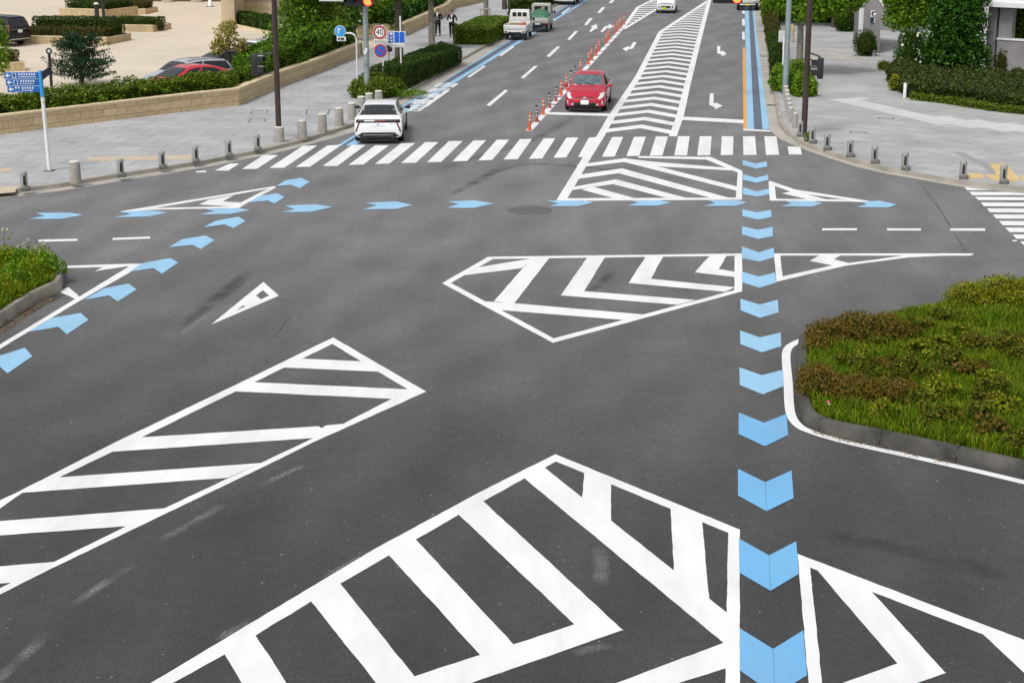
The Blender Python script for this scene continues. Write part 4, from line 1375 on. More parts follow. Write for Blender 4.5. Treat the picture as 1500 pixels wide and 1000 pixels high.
for k in range(4):
    for fx in (0.64, 0.94):
        mb.box((xa + w_ * fx, -0.0765, zb + h_ * (0.14 + 0.24 * k)), (0.028, 0.003, h_ * 0.13))
for k, zz in enumerate((0.8, 0.5, 0.24)):
    mb.box((xa + w_ * 0.17, -0.0765, zb + h_ * zz), (w_ * (0.16, 0.18, 0.2)[k], 0.003, h_ * (0.18, 0.06, 0.06)[k]))
    mb.box((xa + w_ * 0.17, -0.078, zb + h_ * (zz - 0.1)), (w_ * 0.05, 0.003, h_ * 0.1))
mb.build("lane_marks", 'signwhite', f1)
zz = HZ(p, 66.6) - p.z
sp = MB().box((xm, -0.06, zz), (w_ * 0.82, 0.02, 0.18)).build("sub_plate", 'signwhite', t, bevel=0.004)
glyph_row(sp, "lettering", xm - w_ * 0.34, xm + w_ * 0.34, zz, 0.1, -0.073, 'inkgrey', 6, 8)

# blue pedestrian guide sign
p = G(72.5, 250.5, Z0)
s = pxm(p)
t = thing("guide_sign", "white pole with three blue finger panels pointing left, beside the stone wall", "guide sign", p, 0.0)
z_b = HZ(p, 142) - p.z
z_t = HZ(p, 104) - p.z
lean = math.radians(1.2)
t.rotation_euler = (0, -lean, -0.10)
MB().tube([(0, 0, 0), (0, 0, z_b + 0.02)], 0.062, 16).build("pole", 'whitemetal', t, True)
MB().tube([(0, 0, z_b), (0, 0, z_t)], 0.066, 16).build("blue_sleeve", 'signpale', t, True)
MB().box((0, 0, 0.015), (0.3, 0.3, 0.03)).build("foot_plate", 'darkstone', t, bevel=0.005)
MB().lathe([(0.064, z_b - 0.2), (0.064, z_b - 0.165)], 16).lathe([(0.064, z_b - 0.02), (0.064, z_b)], 16).build("band", 'tactile', t, True)
x_l, x_r = -54 / s, 0.0
hh = (HZ(p, 104) - HZ(p, 134)) / 3
for k in range(3):
    zc = z_t - 0.03 - hh * (k + 0.5)
    xl = x_l + k * 0.035
    f1 = MB().box(((xl + x_r) / 2, -0.03, zc), (x_r - xl, 0.03, hh * 0.94)).build("guide_panel", 'signnavy', t, bevel=0.004)
    y = -0.0475
    ar = MB()
    ar.add([(xl + 0.04, y, zc), (xl + 0.13, y, zc + 0.075), (xl + 0.13, y, zc - 0.075)], [(0, 1, 2)]).box((xl + 0.17, y, zc), (0.09, 0.003, 0.035))
    ar.build("arrow", 'signwhite', f1)
    pc = MB().box((xl + 0.34, y, zc), (hh * 0.62, 0.003, hh * 0.72)).build("pictogram", 'signwhite', f1)
    tx = MB()
    rr = random.Random(k)
    for q in range(7 - k):
        cx = xl + 0.52 + q * 0.085
        tx.box((cx, y, zc + hh * 0.12), (0.06 * rr.uniform(0.6, 1), 0.003, 0.03)).box((cx, y, zc + hh * 0.26), (0.06 * rr.uniform(0.5, 1), 0.003, 0.02)).box((cx, y - 0.001, zc + hh * 0.18), (0.018, 0.003, hh * 0.3))
    for q in range(11 - 2 * k):
        tx.box((xl + 0.5 + q * 0.055, y, zc - hh * 0.2), (0.036 * rr.uniform(0.6, 1), 0.003, 0.035))
    tx.build("lettering", 'signwhite', f1)
    MB().box((xl + 0.34, y - 0.003, zc + (0.01, 0, -0.02)[k]), ((0.11, 0.10, 0.13)[k], 0.003, (0.10, 0.13, 0.08)[k])).box((xl + 0.34, y - 0.0045, zc), (0.04, 0.003, 0.19)).build("pictogram_figure", 'signnavy', f1)
MB().add([(0.06, -0.02, z_t - 0.30), (0.23, 0.35, z_t - 0.10), (0.23, 0.35, z_t + 0.12), (0.06, -0.02, z_t - 0.02), (0.08, -0.03, z_t - 0.30), (0.25, 0.34, z_t - 0.10), (0.25, 0.34, z_t + 0.12), (0.08, -0.03, z_t - 0.02)],
         [(0, 1, 2, 3), (7, 6, 5, 4), (0, 4, 5, 1), (1, 5, 6, 2), (2, 6, 7, 3), (3, 7, 4, 0)]).build("guide_panel", 'ink', t)

# right kerb: white post, cabinet, notice boards
p = G(1146, 126, Z0)
t = thing("marker_post", "thin plain white post in front of the right grey green signal post", "post", p, RA)
MB().tube([(0, 0, 0), (0, 0, HZ(p, 53) - p.z)], [0.06, 0.055], 10).build("post", 'whitemetal', t, True)
MB().lathe([(0.1, 0), (0.1, 0.02), (0.06, 0.03)], 12).build("foot_plate", 'darkstone', t, True)
p = G(1150, 112, Z0)
s = pxm(p)
t = thing("notice_board", "back of a white stepped sign panel behind the thin white post by the right kerb", "sign panel", p, RA)
za, zm, zb = HZ(p, 45) - p.z, HZ(p, 62) - p.z, HZ(p, 74) - p.z
MB().tube([(0.1, 0.03, 0), (0.1, 0.03, za)], 0.035, 10).build("post", 'galv', t, True)
MB().box((-0.08, 0, (za + zm) / 2), (19 / s, 0.03, za - zm)).build("upper_panel", 'cabinet', t, bevel=0.006)
MB().box((0.02, 0.002, (zb + zm) / 2), (12 / s, 0.03, zm - zb)).build("lower_panel", 'cabinet', t, bevel=0.006)
p = G(1149, 62, Z0)
t = thing("notice_board", "small yellowed board leaning under the street tree by the right kerb", "notice board", p, RA)
s = pxm(p)
MB().box((0, 0, 0.45), (0.10, 0.06, 0.9)).box((0.55, 0, 0.45), (0.06, 0.06, 0.9)).build("post", 'wood', t, bevel=0.01)
MB().box((0.27, -0.04, 0.75), (0.5, 0.03, 0.7)).build("panel", 'yellowboard', t, bevel=0.01)
for px, py, top, lb in ((1325, 143.4, 121.4, "short white post at the corner of the dark hedge on the right"), (1279, 82.4, 73.6, "tiny white post at the foot of the grey gate wall")):
    p = G(px, py, Z0)
    t = thing("marker_post", lb, "post", p)
    h = HZ(p, top) - p.z
    MB().lathe([(0.075, 0), (0.075, h - 0.06), (0.07, h - 0.05)], 14).build("post", 'whitemetal', t, True)
    MB().lathe([(0.08, h - 0.05), (0.08, h - 0.01), (0.05, h)], 14).build("cap", 'cap', t, True)
# a meter box behind the no-parking sign
p = G(570, 98, Z0)
t = thing("utility_box", "dark grey box on a thin stand between the round signs and the dark tree trunk", "utility box", p, RA)
MB().box((0, 0, 0.95), (0.34, 0.2, 0.32)).build("box", 'black', t, bevel=0.02)
MB().tube([(0, 0, 0), (0, 0, 0.8)], 0.03, 8).build("stand", 'galv', t, True)


# ------------------------------------------------------------------ vehicles
def interp(st, y):
    for a, b in zip(st, st[1:]):
        if a[0] >= y >= b[0]:
            f = (a[0] - y) / (a[0] - b[0])
            return [u + (v - u) * f for u, v in zip(a, b)]
    return list(st[0] if y > st[0][0] else st[-1])


def section(s):
    y, zb, w, zbelt, wbelt, zt, wr = s
    zm = zb + (zbelt - zb) * 0.55
    R = [(0, zb), (w * 0.80, zb), (w * 0.95, zb + 0.05), (w * 0.995, zb + (zm - zb) * 0.6), (w, zm), (w * 0.985, zbelt - (zbelt - zm) * 0.25), (wbelt, zbelt)]
    dz = zt - zbelt
    R += [(wbelt + (wr - wbelt) * 0.5, zbelt + dz * 0.46), (wr + (wbelt - wr) * 0.10, zbelt + dz * 0.82), (wr * 0.93, zbelt + dz * 0.945), (wr * 0.62, zbelt + dz * 0.99), (0, zt)]
    return R


def project(bvh, poly, axis, n=10, off=0.006, sign=1, th=0.02):
    """a panel lying on the body: polygon given in the plane across `axis`, cast along it"""
    bm = bmesh.new()
    vs = [bm.verts.new((p[0], p[1], 0)) for p in poly]
    f = bm.faces.new(vs)
    xs, ys = [p[0] for p in poly], [p[1] for p in poly]
    for i in range(1, n):
        for co, no in (((min(xs) + (max(xs) - min(xs)) * i / n, 0, 0), (1, 0, 0)), ((0, min(ys) + (max(ys) - min(ys)) * i / n, 0), (0, 1, 0))):
            bmesh.ops.bisect_plane(bm, geom=bm.verts[:] + bm.edges[:] + bm.faces[:], plane_co=co, plane_no=no)
    bm.verts.ensure_lookup_table()
    D = {'x': Vector((-sign, 0, 0)), 'y': Vector((0, -sign, 0)), 'z': Vector((0, 0, -1))}[axis]
    bad = []
    for v in bm.verts:
        a, b = v.co.x, v.co.y
        o = {'x': Vector((5 * sign, a, b)), 'y': Vector((a, 6 * sign, b)), 'z': Vector((a, b, 6))}[axis]
        h, nr, _, _ = bvh.ray_cast(o, D)
        if h is None:
            bad.append(v)
        else:
            v.co = h - D * off
    if bad:
        bmesh.ops.delete(bm, geom=bad, context='VERTS')
    # thickness: an edge skirt going back into the body
    es = [e for e in bm.edges if len(e.link_faces) == 1]
    r = bmesh.ops.extrude_edge_only(bm, edges=es)
    for g in r['geom']:
        if isinstance(g, bmesh.types.BMVert):
            g.co += D * (th + off)
    bmesh.ops.recalc_face_normals(bm, faces=bm.faces)
    V = [tuple(v.co) for v in bm.verts]
    bm.verts.index_update()
    F = [tuple(v.index for v in f.verts) for f in bm.faces]
    bm.free()
    return V, F


class Car:
    def __init__(s, name, label, loc, rz, stations, paint, group=None, cat="car"):
        s.root = thing(name, label, cat, loc, rz, group)
        y0, y1 = stations[0][0], stations[-1][0]
        ys = sorted({round(y1 + (y0 - y1) * i / 70, 4) for i in range(71)} | {a[0] for a in stations}, reverse=True)
        vs, fs = [], []
        m = None
        # slightly eased between stations
        sec = [interp(stations, y) for y in ys]
        ar = np.array(sec)
        sm = ar.copy()
        for _ in range(2):
            sm[1:-1, 1:] = 0.25 * sm[:-2, 1:] + 0.5 * sm[1:-1, 1:] + 0.25 * sm[2:, 1:]
        for row_ in sm:
            R = section(row_)
            full = R + [(-x, z) for x, z in R[-2:0:-1]]
            m = len(full)
            vs += [(x, row_[0], z) for x, z in full]
        for j in range(len(ys) - 1):
            for i in range(m):
                k = (i + 1) % m
                fs.append((j * m + i, j * m + k, (j + 1) * m + k, (j + 1) * m + i))
        fs.append(tuple(range(m)))
        fs.append(tuple((len(ys) - 1) * m + i for i in range(m - 1, -1, -1)))
        b = MB().add(vs, fs)
        s.body = b.build("body", paint, s.root, True, angle=50)
        me = s.body.data
        s.bvh = BVHTree.FromPolygons([v.co.copy() for v in me.vertices], [tuple(p.vertices) for p in me.polygons])
        s.paint = paint

    def panel(s, name, poly, axis, mat, sign=1, parent=None, n=14, off=0.009, mirror=False, label=None):
        outs = []
        for mx in ((1, -1) if mirror else (1,)):
            if axis == 'x':
                V, F = project(s.bvh, poly, 'x', n, off, sign * mx)
            else:
                V, F = project(s.bvh, [(a * mx, b) for a, b in poly], axis, n, off, sign)
            if len(F) < 1:
                continue
            o = raw_mesh(name, V, F, mat, parent or s.root, True)
            if label:
                o["label"] = label
            outs.append(o)
        return outs

    def wheels(s, yf, yr, r, hw, w=0.2):
        for y in (yf, yr):
            for sx in (1, -1):
                arch = [(y + (r + 0.055) * math.cos(a), r + (r + 0.055) * math.sin(a)) for a in [PI * i / 16 for i in range(17)]] + [(y - r - 0.05, 0.16), (y + r + 0.05, 0.16)]
                V, F = project(s.bvh, arch, 'x', 8, 0.003, sx)
                raw_mesh("wheel_arch", V, F, 'dark', s.root)
                T = Matrix.Translation((sx * (hw - w / 2), y, r)) @ Matrix.Rotation(PI / 2, 4, 'Y')
                wo = MB().lathe([(r * 0.66, -w / 2), (r * 0.94, -w / 2), (r, -w / 2 + 0.03), (r, w / 2 - 0.03), (r * 0.94, w / 2), (r * 0.66, w / 2)], 26, T).build("wheel", 'tyre', s.root, True)
                q = MB()
                zz = sx * (w / 2)
                q.lathe([(r * 0.66, zz - sx * 0.03), (r * 0.66, zz + sx * 0.004), (r * 0.6, zz + sx * 0.004), (r * 0.58, zz - sx * 0.012)], 22, T)
                for k in range(5):
                    q.box((0, 0, 0), (r * 0.6, r * 0.14, 0.012), T @ Matrix.Rotation(2 * PI * k / 5, 4, 'Z') @ Matrix.Translation((r * 0.32, 0, zz + sx * 0.004)))
                q.build("rim", 'alloy', wo)

    def mirrors(s, y, z, x, mat):
        for sx in (1, -1):
            m = MB().ball((sx * x, y, z), (0.115, 0.075, 0.075), 12, 8)
            m.tube([(sx * (x - 0.16), y + 0.03, z - 0.05), (sx * x, y, z)], 0.02, 6)
            o = m.build("mirror", mat, s.root, True)

    def plate(s, y, z, w, h, sign, mat='plate', tilt=0.0, x=0.0):
        T = Matrix.Translation((x, y, z)) @ Matrix.Rotation(tilt, 4, 'X')
        return MB().box((0, 0, 0), (w, 0.02, h), T).build("number_plate", mat, s.root, bevel=0.006)


# y, z_bottom, half width, z_belt, half width at belt, z_top, half width at roof
HATCH = [(2.23, 0.34, 0.50, 0.52, 0.48, 0.56, 0.44), (2.17, 0.24, 0.70, 0.60, 0.66, 0.66, 0.60), (2.02, 0.20, 0.82, 0.68, 0.76, 0.76, 0.62), (1.7, 0.19, 0.865, 0.77, 0.80, 0.88, 0.62),
         (1.30, 0.19, 0.872, 0.83, 0.83, 0.965, 0.64), (1.08, 0.19, 0.872, 0.86, 0.84, 1.02, 0.68), (0.62, 0.19, 0.872, 0.89, 0.84, 1.22, 0.655), (0.20, 0.19, 0.872, 0.905, 0.84, 1.395, 0.61),
         (-0.15, 0.19, 0.872, 0.92, 0.84, 1.475, 0.595), (-0.6, 0.19, 0.872, 0.935, 0.84, 1.48, 0.60), (-1.15, 0.19, 0.872, 0.95, 0.84, 1.42, 0.60), (-1.65, 0.20, 0.87, 0.965, 0.82, 1.30, 0.60),
         (-1.98, 0.24, 0.86, 0.965, 0.79, 1.17, 0.60), (-2.08, 0.27, 0.85, 0.93, 0.78, 1.09, 0.62), (-2.17, 0.30, 0.82, 0.85, 0.76, 0.92, 0.66), (-2.23, 0.36, 0.74, 0.70, 0.68, 0.74, 0.60)]
SLEEK = [(2.30, 0.32, 0.50, 0.50, 0.48, 0.55, 0.44), (2.22, 0.24, 0.72, 0.60, 0.68, 0.66, 0.60), (1.95, 0.19, 0.86, 0.70, 0.79, 0.80, 0.62), (1.45, 0.18, 0.89, 0.80, 0.83, 0.93, 0.64),
         (1.05, 0.18, 0.89, 0.85, 0.84, 1.02, 0.66), (0.5, 0.18, 0.89, 0.89, 0.84, 1.25, 0.64), (0.0, 0.18, 0.89, 0.92, 0.84, 1.385, 0.60), (-0.4, 0.18, 0.89, 0.94, 0.84, 1.41, 0.595),
         (-0.9, 0.18, 0.89, 0.97, 0.84, 1.385, 0.595), (-1.30, 0.18, 0.892, 0.995, 0.84, 1.33, 0.59), (-1.65, 0.19, 0.893, 1.0, 0.83, 1.205, 0.60), (-1.98, 0.21, 0.89, 1.0, 0.82, 1.085, 0.66),
         (-2.14, 0.25, 0.885, 0.985, 0.84, 1.035, 0.74), (-2.19, 0.25, 0.88, 0.93, 0.85, 0.955, 0.78), (-2.24, 0.25, 0.88, 0.80, 0.86, 0.84, 0.82), (-2.29, 0.26, 0.86, 0.66, 0.84, 0.70, 0.80), (-2.31, 0.30, 0.80, 0.52, 0.79, 0.56, 0.74)]
WAGON = [(2.2, 0.34, 0.50, 0.55, 0.48, 0.60, 0.44), (2.12, 0.24, 0.74, 0.66, 0.70, 0.74, 0.60), (1.7, 0.19, 0.85, 0.80, 0.79, 0.92, 0.62), (1.15, 0.19, 0.865, 0.86, 0.83, 1.02, 0.66),
         (0.75, 0.19, 0.865, 0.90, 0.83, 1.28, 0.64), (0.35, 0.19, 0.865, 0.92, 0.83, 1.47, 0.62), (-0.2, 0.19, 0.865, 0.93, 0.83, 1.53, 0.62), (-1.1, 0.19, 0.865, 0.95, 0.83, 1.51, 0.62),
         (-1.75, 0.20, 0.86, 0.97, 0.82, 1.44, 0.61), (-2.0, 0.24, 0.85, 0.97, 0.80, 1.25, 0.62), (-2.12, 0.28, 0.83, 0.93, 0.78, 1.02, 0.66), (-2.2, 0.34, 0.76, 0.74, 0.70, 0.80, 0.62)]
VAN = [(1.70, 0.34, 0.60, 0.70, 0.58, 0.76, 0.52), (1.66, 0.26, 0.70, 0.86, 0.66, 0.96, 0.58), (1.45, 0.22, 0.735, 0.98, 0.71, 1.12, 0.62), (1.20, 0.20, 0.738, 1.0, 0.72, 1.42, 0.62),
       (0.85, 0.20, 0.738, 1.02, 0.72, 1.74, 0.62), (0.5, 0.20, 0.738, 1.04, 0.72, 1.86, 0.63), (-1.2, 0.20, 0.738, 1.06, 0.72, 1.88, 0.64), (-1.58, 0.22, 0.735, 1.06, 0.72, 1.83, 0.63),
       (-1.66, 0.25, 0.72, 1.05, 0.70, 1.5, 0.62), (-1.70, 0.32, 0.66, 0.9, 0.64, 1.0, 0.58)]


def side_glass(c, poly, n=12, mat='glass', name="side_window"):
    c.panel(name, poly, 'x', mat, mirror=True, n=n)


# --- white car, seen from behind at the crosswalk
pw = (G(522, 210.4) + G(588, 209)) / 2
WD = Matrix.Rotation(0.175, 3, "Z") @ RD
cw = Car("parked_car", "pearl white hatchback seen from behind, stopped at the crosswalk in the blue lane", pw + WD * 2.0, RA + 0.175, SLEEK, 'p_white')
cw.panel("rear_window", [(-0.72, -2.06), (0.72, -2.06), (0.56, -1.28), (-0.56, -1.28)], 'z', 'glass')
cw.panel("windscreen", [(-0.70, 0.98), (0.70, 0.98), (0.54, 0.14), (-0.54, 0.14)], 'z', 'glass')
side_glass(cw, [(0.72, 0.945), (0.1, 1.31), (-0.7, 1.345), (-0.7, 0.985)])
side_glass(cw, [(-0.76, 0.99), (-0.76, 1.34), (-1.12, 1.29), (-1.50, 1.12), (-1.50, 1.02)])
cw.panel("light_bar", [(-0.82, 0.80), (0.82, 0.80), (0.80, 0.915), (-0.80, 0.915)], 'y', 'dark', sign=-1, off=0.008, n=10)
cw.panel("light_bar_lens_or_reflection", [(-0.52, 0.825), (-0.12, 0.835), (-0.12, 0.895), (-0.52, 0.885)], 'y', 'alloy', sign=-1, off=0.014)  # grey panel paints a reflection on the left of the dark bar
cw.panel("light_bar_lens_or_reflection", [(-0.10, 0.83), (0.30, 0.83), (0.30, 0.895), (-0.10, 0.895)], 'y', 'lampred', sign=-1, off=0.014)
cw.panel("tail_lamp", [(0.66, 0.80), (0.73, 0.80), (0.845, 0.50), (0.80, 0.47)], 'y', 'lampred', sign=-1, mirror=True, off=0.010)
cw.panel("tail_lamp_trim", [(0.76, 0.60), (0.80, 0.60), (0.85, 0.48), (0.81, 0.46)], 'y', 'dark', sign=-1, mirror=True, off=0.014)
cw.panel("diffuser", [(-0.84, 0.24), (0.84, 0.24), (0.80, 0.30), (0.60, 0.445), (-0.60, 0.445), (-0.80, 0.30)], 'y', 'dark', sign=-1, off=0.010, n=10)
cw.panel("diffuser_trim", [(-0.56, 0.34), (0.56, 0.34), (0.55, 0.365), (-0.55, 0.365)], 'y', 'alloy', sign=-1, off=0.016)
cw.panel("emblem", [(-0.04, 0.715), (0.04, 0.715), (0.05, 0.74), (0, 0.76), (-0.05, 0.74)], 'y', 'alloy', sign=-1, off=0.012, n=2)
cw.panel("lettering", [(-0.28, 0.672), (0.28, 0.672), (0.28, 0.69), (-0.28, 0.69)], 'y', 'p_silver', sign=-1, off=0.010, n=3)
cw.panel("badge", [(0.42, 0.715), (0.52, 0.715), (0.52, 0.735), (0.42, 0.735)], 'y', 'p_silver', sign=-1, off=0.010, n=2)
cw.wheels(1.42, -1.38, 0.335, 0.905)
cw.mirrors(0.62, 0.99, 0.98, 'black')
for y_ in (0.74, -0.73, -1.02):
    cw.panel("door_seam", [(y_, 0.30), (y_ + 0.012, 0.30), (y_ + 0.012, 0.93), (y_, 0.93)], 'x', 'dark', mirror=True, n=6, off=0.004)
for y_ in (-0.55,):
    cw.panel("door_handle", [(y_, 0.78), (y_ + 0.2, 0.78), (y_ + 0.2, 0.82), (y_, 0.82)], 'x', 'p_silver', mirror=True, n=3, off=0.02)
MB().box((0, -1.25, 0.13), (1.4, 1.8, 0.12)).build("underbody", 'dark', cw.root)

# --- red car coming towards the camera
pr = (G(829.5, 162.4) + G(883, 164.4)) / 2
cr = Car("red_car", "bright red hatchback facing the camera, waiting at the stop line beside the orange posts", pr + RD * 1.85, RA + PI + 0.02, HATCH, 'p_red')
cr.panel("windscreen", [(-0.70, 1.04), (0.70, 1.04), (0.56, 0.20), (-0.56, 0.20)], 'z', 'glassblue', n=10)
cr.panel("rear_window", [(-0.55, -1.30), (0.55, -1.30), (0.56, -1.92), (-0.56, -1.92)], 'z', 'glass')
side_glass(cr, [(0.80, 0.945), (0.12, 1.33), (-0.42, 1.385), (-0.42, 0.965)])
side_glass(cr, [(-0.50, 0.965), (-0.50, 1.385), (-1.15, 1.33), (-1.55, 1.16), (-1.55, 1.02)])
cr.panel("headlight", [(0.53, 0.60), (0.64, 0.56), (0.80, 0.68), (0.80, 0.80), (0.66, 0.76)], 'y', 'lampwhite', mirror=True, off=0.010)
cr.panel("headlight_top", [(0.60, 1.98), (0.74, 2.05), (0.80, 1.70), (0.745, 1.66)], 'z', 'lampwhite', mirror=True, off=0.006)
cr.panel("upper_grille", [(-0.40, 0.615), (0.40, 0.615), (0.38, 0.648), (-0.38, 0.648)], 'y', 'dark', off=0.010)
cr.panel("lower_grille", [(-0.58, 0.27), (0.58, 0.27), (0.50, 0.42), (-0.50, 0.42)], 'y', 'dark', off=0.010, n=10)
cr.panel("fog_lamp", [(0.52 + 0.05 * math.cos(a), 0.34 + 0.05 * math.sin(a)) for a in [2 * PI * i / 12 for i in range(12)]], 'y', 'lampwhite', mirror=True, off=0.018, n=3)
cr.panel("daylight_strip", [(0.705, 0.33), (0.745, 0.33), (0.755, 0.50), (0.71, 0.50)], 'y', 'lampwhite', mirror=True, off=0.012, n=3)
cr.panel("lower_lip", [(-0.66, 0.235), (0.66, 0.235), (0.64, 0.262), (-0.64, 0.262)], 'y', 'dark', off=0.008)
T = Matrix.Translation((0, 2.245, 0.60)) @ Matrix.Rotation(-PI / 2, 4, 'X')
MB().lathe([(0.075, 0), (0.075, 0.012), (0.055, 0.018)], 20, T @ Matrix.Diagonal((1.25, 0.85, 1, 1))).build("emblem", 'chrome', cr.root, True)
cr.plate(2.262, 0.44, 0.34, 0.18, 1)
cr.wheels(1.35, -1.35, 0.32, 0.885)
cr.mirrors(0.72, 0.98, 0.955, 'p_red')
cr.panel("bonnet_seam", [(-0.66, 1.10), (0.66, 1.10), (0.655, 1.085), (-0.655, 1.085)], 'z', 'dark', n=4, off=0.004)
for y_ in (0.86, -0.46, -1.2):
    cr.panel("door_seam", [(y_, 0.28), (y_ + 0.012, 0.28), (y_ + 0.012, 0.92), (y_, 0.92)], 'x', 'dark', mirror=True, n=6, off=0.004)
for y_ in (-0.34, -1.14):
    cr.panel("door_handle", [(y_, 0.80), (y_ + 0.2, 0.80), (y_ + 0.2, 0.84), (y_, 0.84)], 'x', 'p_red', mirror=True, n=3, off=0.02)
MB().box((0, 1.2, 0.13), (1.4, 1.8, 0.12)).build("underbody", 'dark', cr.root)
MB().tube([(-0.3, 1.08, 1.045), (0.1, 0.92, 1.115)], 0.010, 5).tube([(0.25, 1.08, 1.045), (0.6, 0.9, 1.10)], 0.010, 5).build("wiper", 'dark', cr.root)

# --- oncoming white van with the yellow plate
pv = (G(961, 20.4) + G(989, 20.4)) / 2
cv = Car("white_van", "small white van with a yellow plate coming down the middle lane", pv + RD * 1.72, RA + PI, VAN, 'p_white', cat="van")
cv.panel("windscreen", [(-0.62, 1.40), (0.62, 1.40), (0.56, 0.82), (-0.56, 0.82)], 'z', 'glassblue')
side_glass(cv, [(1.0, 1.08), (0.62, 1.62), (-0.1, 1.66), (-0.1, 1.1)])
side_glass(cv, [(-0.2, 1.1), (-0.2, 1.66), (-1.45, 1.66), (-1.45, 1.12)])
cv.panel("grille", [(-0.36, 0.42), (0.36, 0.42), (0.36, 0.58), (-0.36, 0.58)], 'y', 'dark', off=0.012)
cv.panel("bumper_slot", [(-0.42, 0.74), (0.42, 0.74), (0.42, 0.78), (-0.42, 0.78)], 'y', 'dark', off=0.012)
cv.panel("headlight", [(0.40, 0.66), (0.58, 0.66), (0.62, 0.86), (0.44, 0.84)], 'y', 'lampwhite', mirror=True, off=0.012)
cv.panel("fog_lamp", [(0.47, 0.44), (0.57, 0.44), (0.57, 0.56), (0.47, 0.56)], 'y', 'dark', mirror=True, off=0.012, n=2)
cv.plate(1.725, 0.40, 0.34, 0.17, 1, 'plateyellow', x=0.12)
cv.wheels(1.1, -1.1, 0.27, 0.75, 0.15)
cv.mirrors(1.05, 1.15, 0.82, 'p_white')


# --- trucks


def kei_truck(label, loc, load):
    t = thing("small_truck", label, "small truck", loc, RA)
    pm = 'p_truck' if load == 'wood' else 'p_grey'
    # cab: y forward, rear of bed at y = -1.7
    cab = MB()
    b = [(-0.70, 0.42, 0.36), (0.70, 0.42, 0.36), (0.70, 1.62, 0.36), (-0.70, 1.62, 0.36)]
    m = [(-0.70, 0.42, 1.05), (0.70, 0.42, 1.05), (0.68, 1.66, 0.95), (-0.68, 1.66, 0.95)]
    tp = [(-0.60, 0.46, 1.76), (0.60, 0.46, 1.76), (0.58, 1.05, 1.76), (-0.58, 1.05, 1.76)]
    cab.hexa(b, m).hexa([(x * 0.999, y, z) for x, y, z in m], tp)
    c = cab.build("cab", pm, t, bevel=0.035, seg=2)
    if load == 'wood':
        for x in (-0.33, 0.0, 0.33):
            MB().box((x, 0.428, 1.47), (0.26, 0.02, 0.26)).build("rear_pane", 'glass', c, bevel=0.01)
    else:
        MB().box((0, 0.428, 1.40), (0.92, 0.02, 0.38)).build("rear_pane", 'glass', c, bevel=0.02)
        MB().box((0.12, 0.405, 1.42), (0.24, 0.02, 0.24)).build("seat_back", 'wood', c, bevel=0.03)
        g = MB()
        for x in (-0.62, 0.62):
            g.tube([(x, 0.34, 0.62), (x, 0.34, 1.70)], 0.025, 8)
        g.tube([(-0.62, 0.34, 1.70), (0.62, 0.34, 1.70)], 0.025, 8)
        g.build("guard_frame", pm, t, True)
    for sx in (1, -1):
        MB().add([(sx * 0.675, 0.62, 1.12), (sx * 0.675, 1.42, 1.10), (sx * 0.612, 1.08, 1.64), (sx * 0.612, 0.62, 1.66),
                  (sx * 0.712, 0.62, 1.12), (sx * 0.708, 1.42, 1.10), (sx * 0.632, 1.08, 1.64), (sx * 0.632, 0.62, 1.66)],
                 [(0, 1, 2, 3), (7, 6, 5, 4), (0, 4, 5, 1), (1, 5, 6, 2), (2, 6, 7, 3), (3, 7, 4, 0)]).build("side_window", 'glass', c)
        MB().box((sx * 0.80, 1.36, 1.12), (0.12, 0.06, 0.2)).tube([(sx * 0.66, 1.36, 1.1), (sx * 0.78, 1.36, 1.12)], 0.015, 6).build("mirror", 'black', t)
    MB().add([(-0.60, 1.645, 1.03), (0.60, 1.645, 1.03), (0.53, 1.13, 1.67), (-0.53, 1.13, 1.67), (-0.60, 1.6, 1.03), (0.60, 1.6, 1.03), (0.53, 1.08, 1.67), (-0.53, 1.08, 1.67)],
             [(0, 1, 2, 3), (7, 6, 5, 4), (0, 4, 5, 1), (1, 5, 6, 2), (2, 6, 7, 3), (3, 7, 4, 0)]).build("windscreen", 'glass', c)
    MB().box((0, -0.66, 0.60), (1.40, 2.1, 0.10)).build("bed", pm, t, bevel=0.01)
    tg = MB().box((0, -1.70, 0.80), (1.42, 0.05, 0.32)).box((0, -1.73, 0.80), (1.0, 0.02, 0.2)).build("tailgate", pm, t, bevel=0.012)
    for sx in (1, -1):
        MB().box((sx * 0.70, -0.655, 0.80), (0.045, 2.04, 0.31)).build("side_gate", pm, t, bevel=0.012)
    MB().box((0, -1.70, 0.53), (1.38, 0.10, 0.16)).build("rear_bumper", pm if load == 'wood' else 'dark', t, bevel=0.02)
    for sx in (1, -1):
        MB().box((sx * 0.56, -1.758, 0.54), (0.16, 0.02, 0.09)).build("tail_lamp", 'lampred', t, bevel=0.008)
        MB().box((sx * 0.60, -1.6, 0.30), (0.2, 0.02, 0.24)).build("mud_flap", 'black', t)
    MB().box((0.0 if load == 'wood' else 0.05, -1.77, 0.50), (0.34, 0.016, 0.18)).build("number_plate", 'plate', t, bevel=0.006)
    MB().box((0, -0.3, 0.42), (0.8, 3.0, 0.22)).build("chassis", 'dark', t, bevel=0.02)
    for y in (1.15, -1.0):
        for sx in (1, -1):
            T = Matrix.Translation((sx * 0.60, y, 0.27)) @ Matrix.Rotation(PI / 2, 4, 'Y')
            wo = MB().lathe([(0.17, -0.075), (0.255, -0.075), (0.27, -0.05), (0.27, 0.05), (0.255, 0.075), (0.17, 0.075)], 22, T).build("wheel", 'tyre', t, True)
            MB().lathe([(0.175, sx * 0.05), (0.175, sx * 0.078), (0.12, sx * 0.07), (0.05, sx * 0.085)], 18, T).build("rim", 'cabinet', wo, True)
    return t


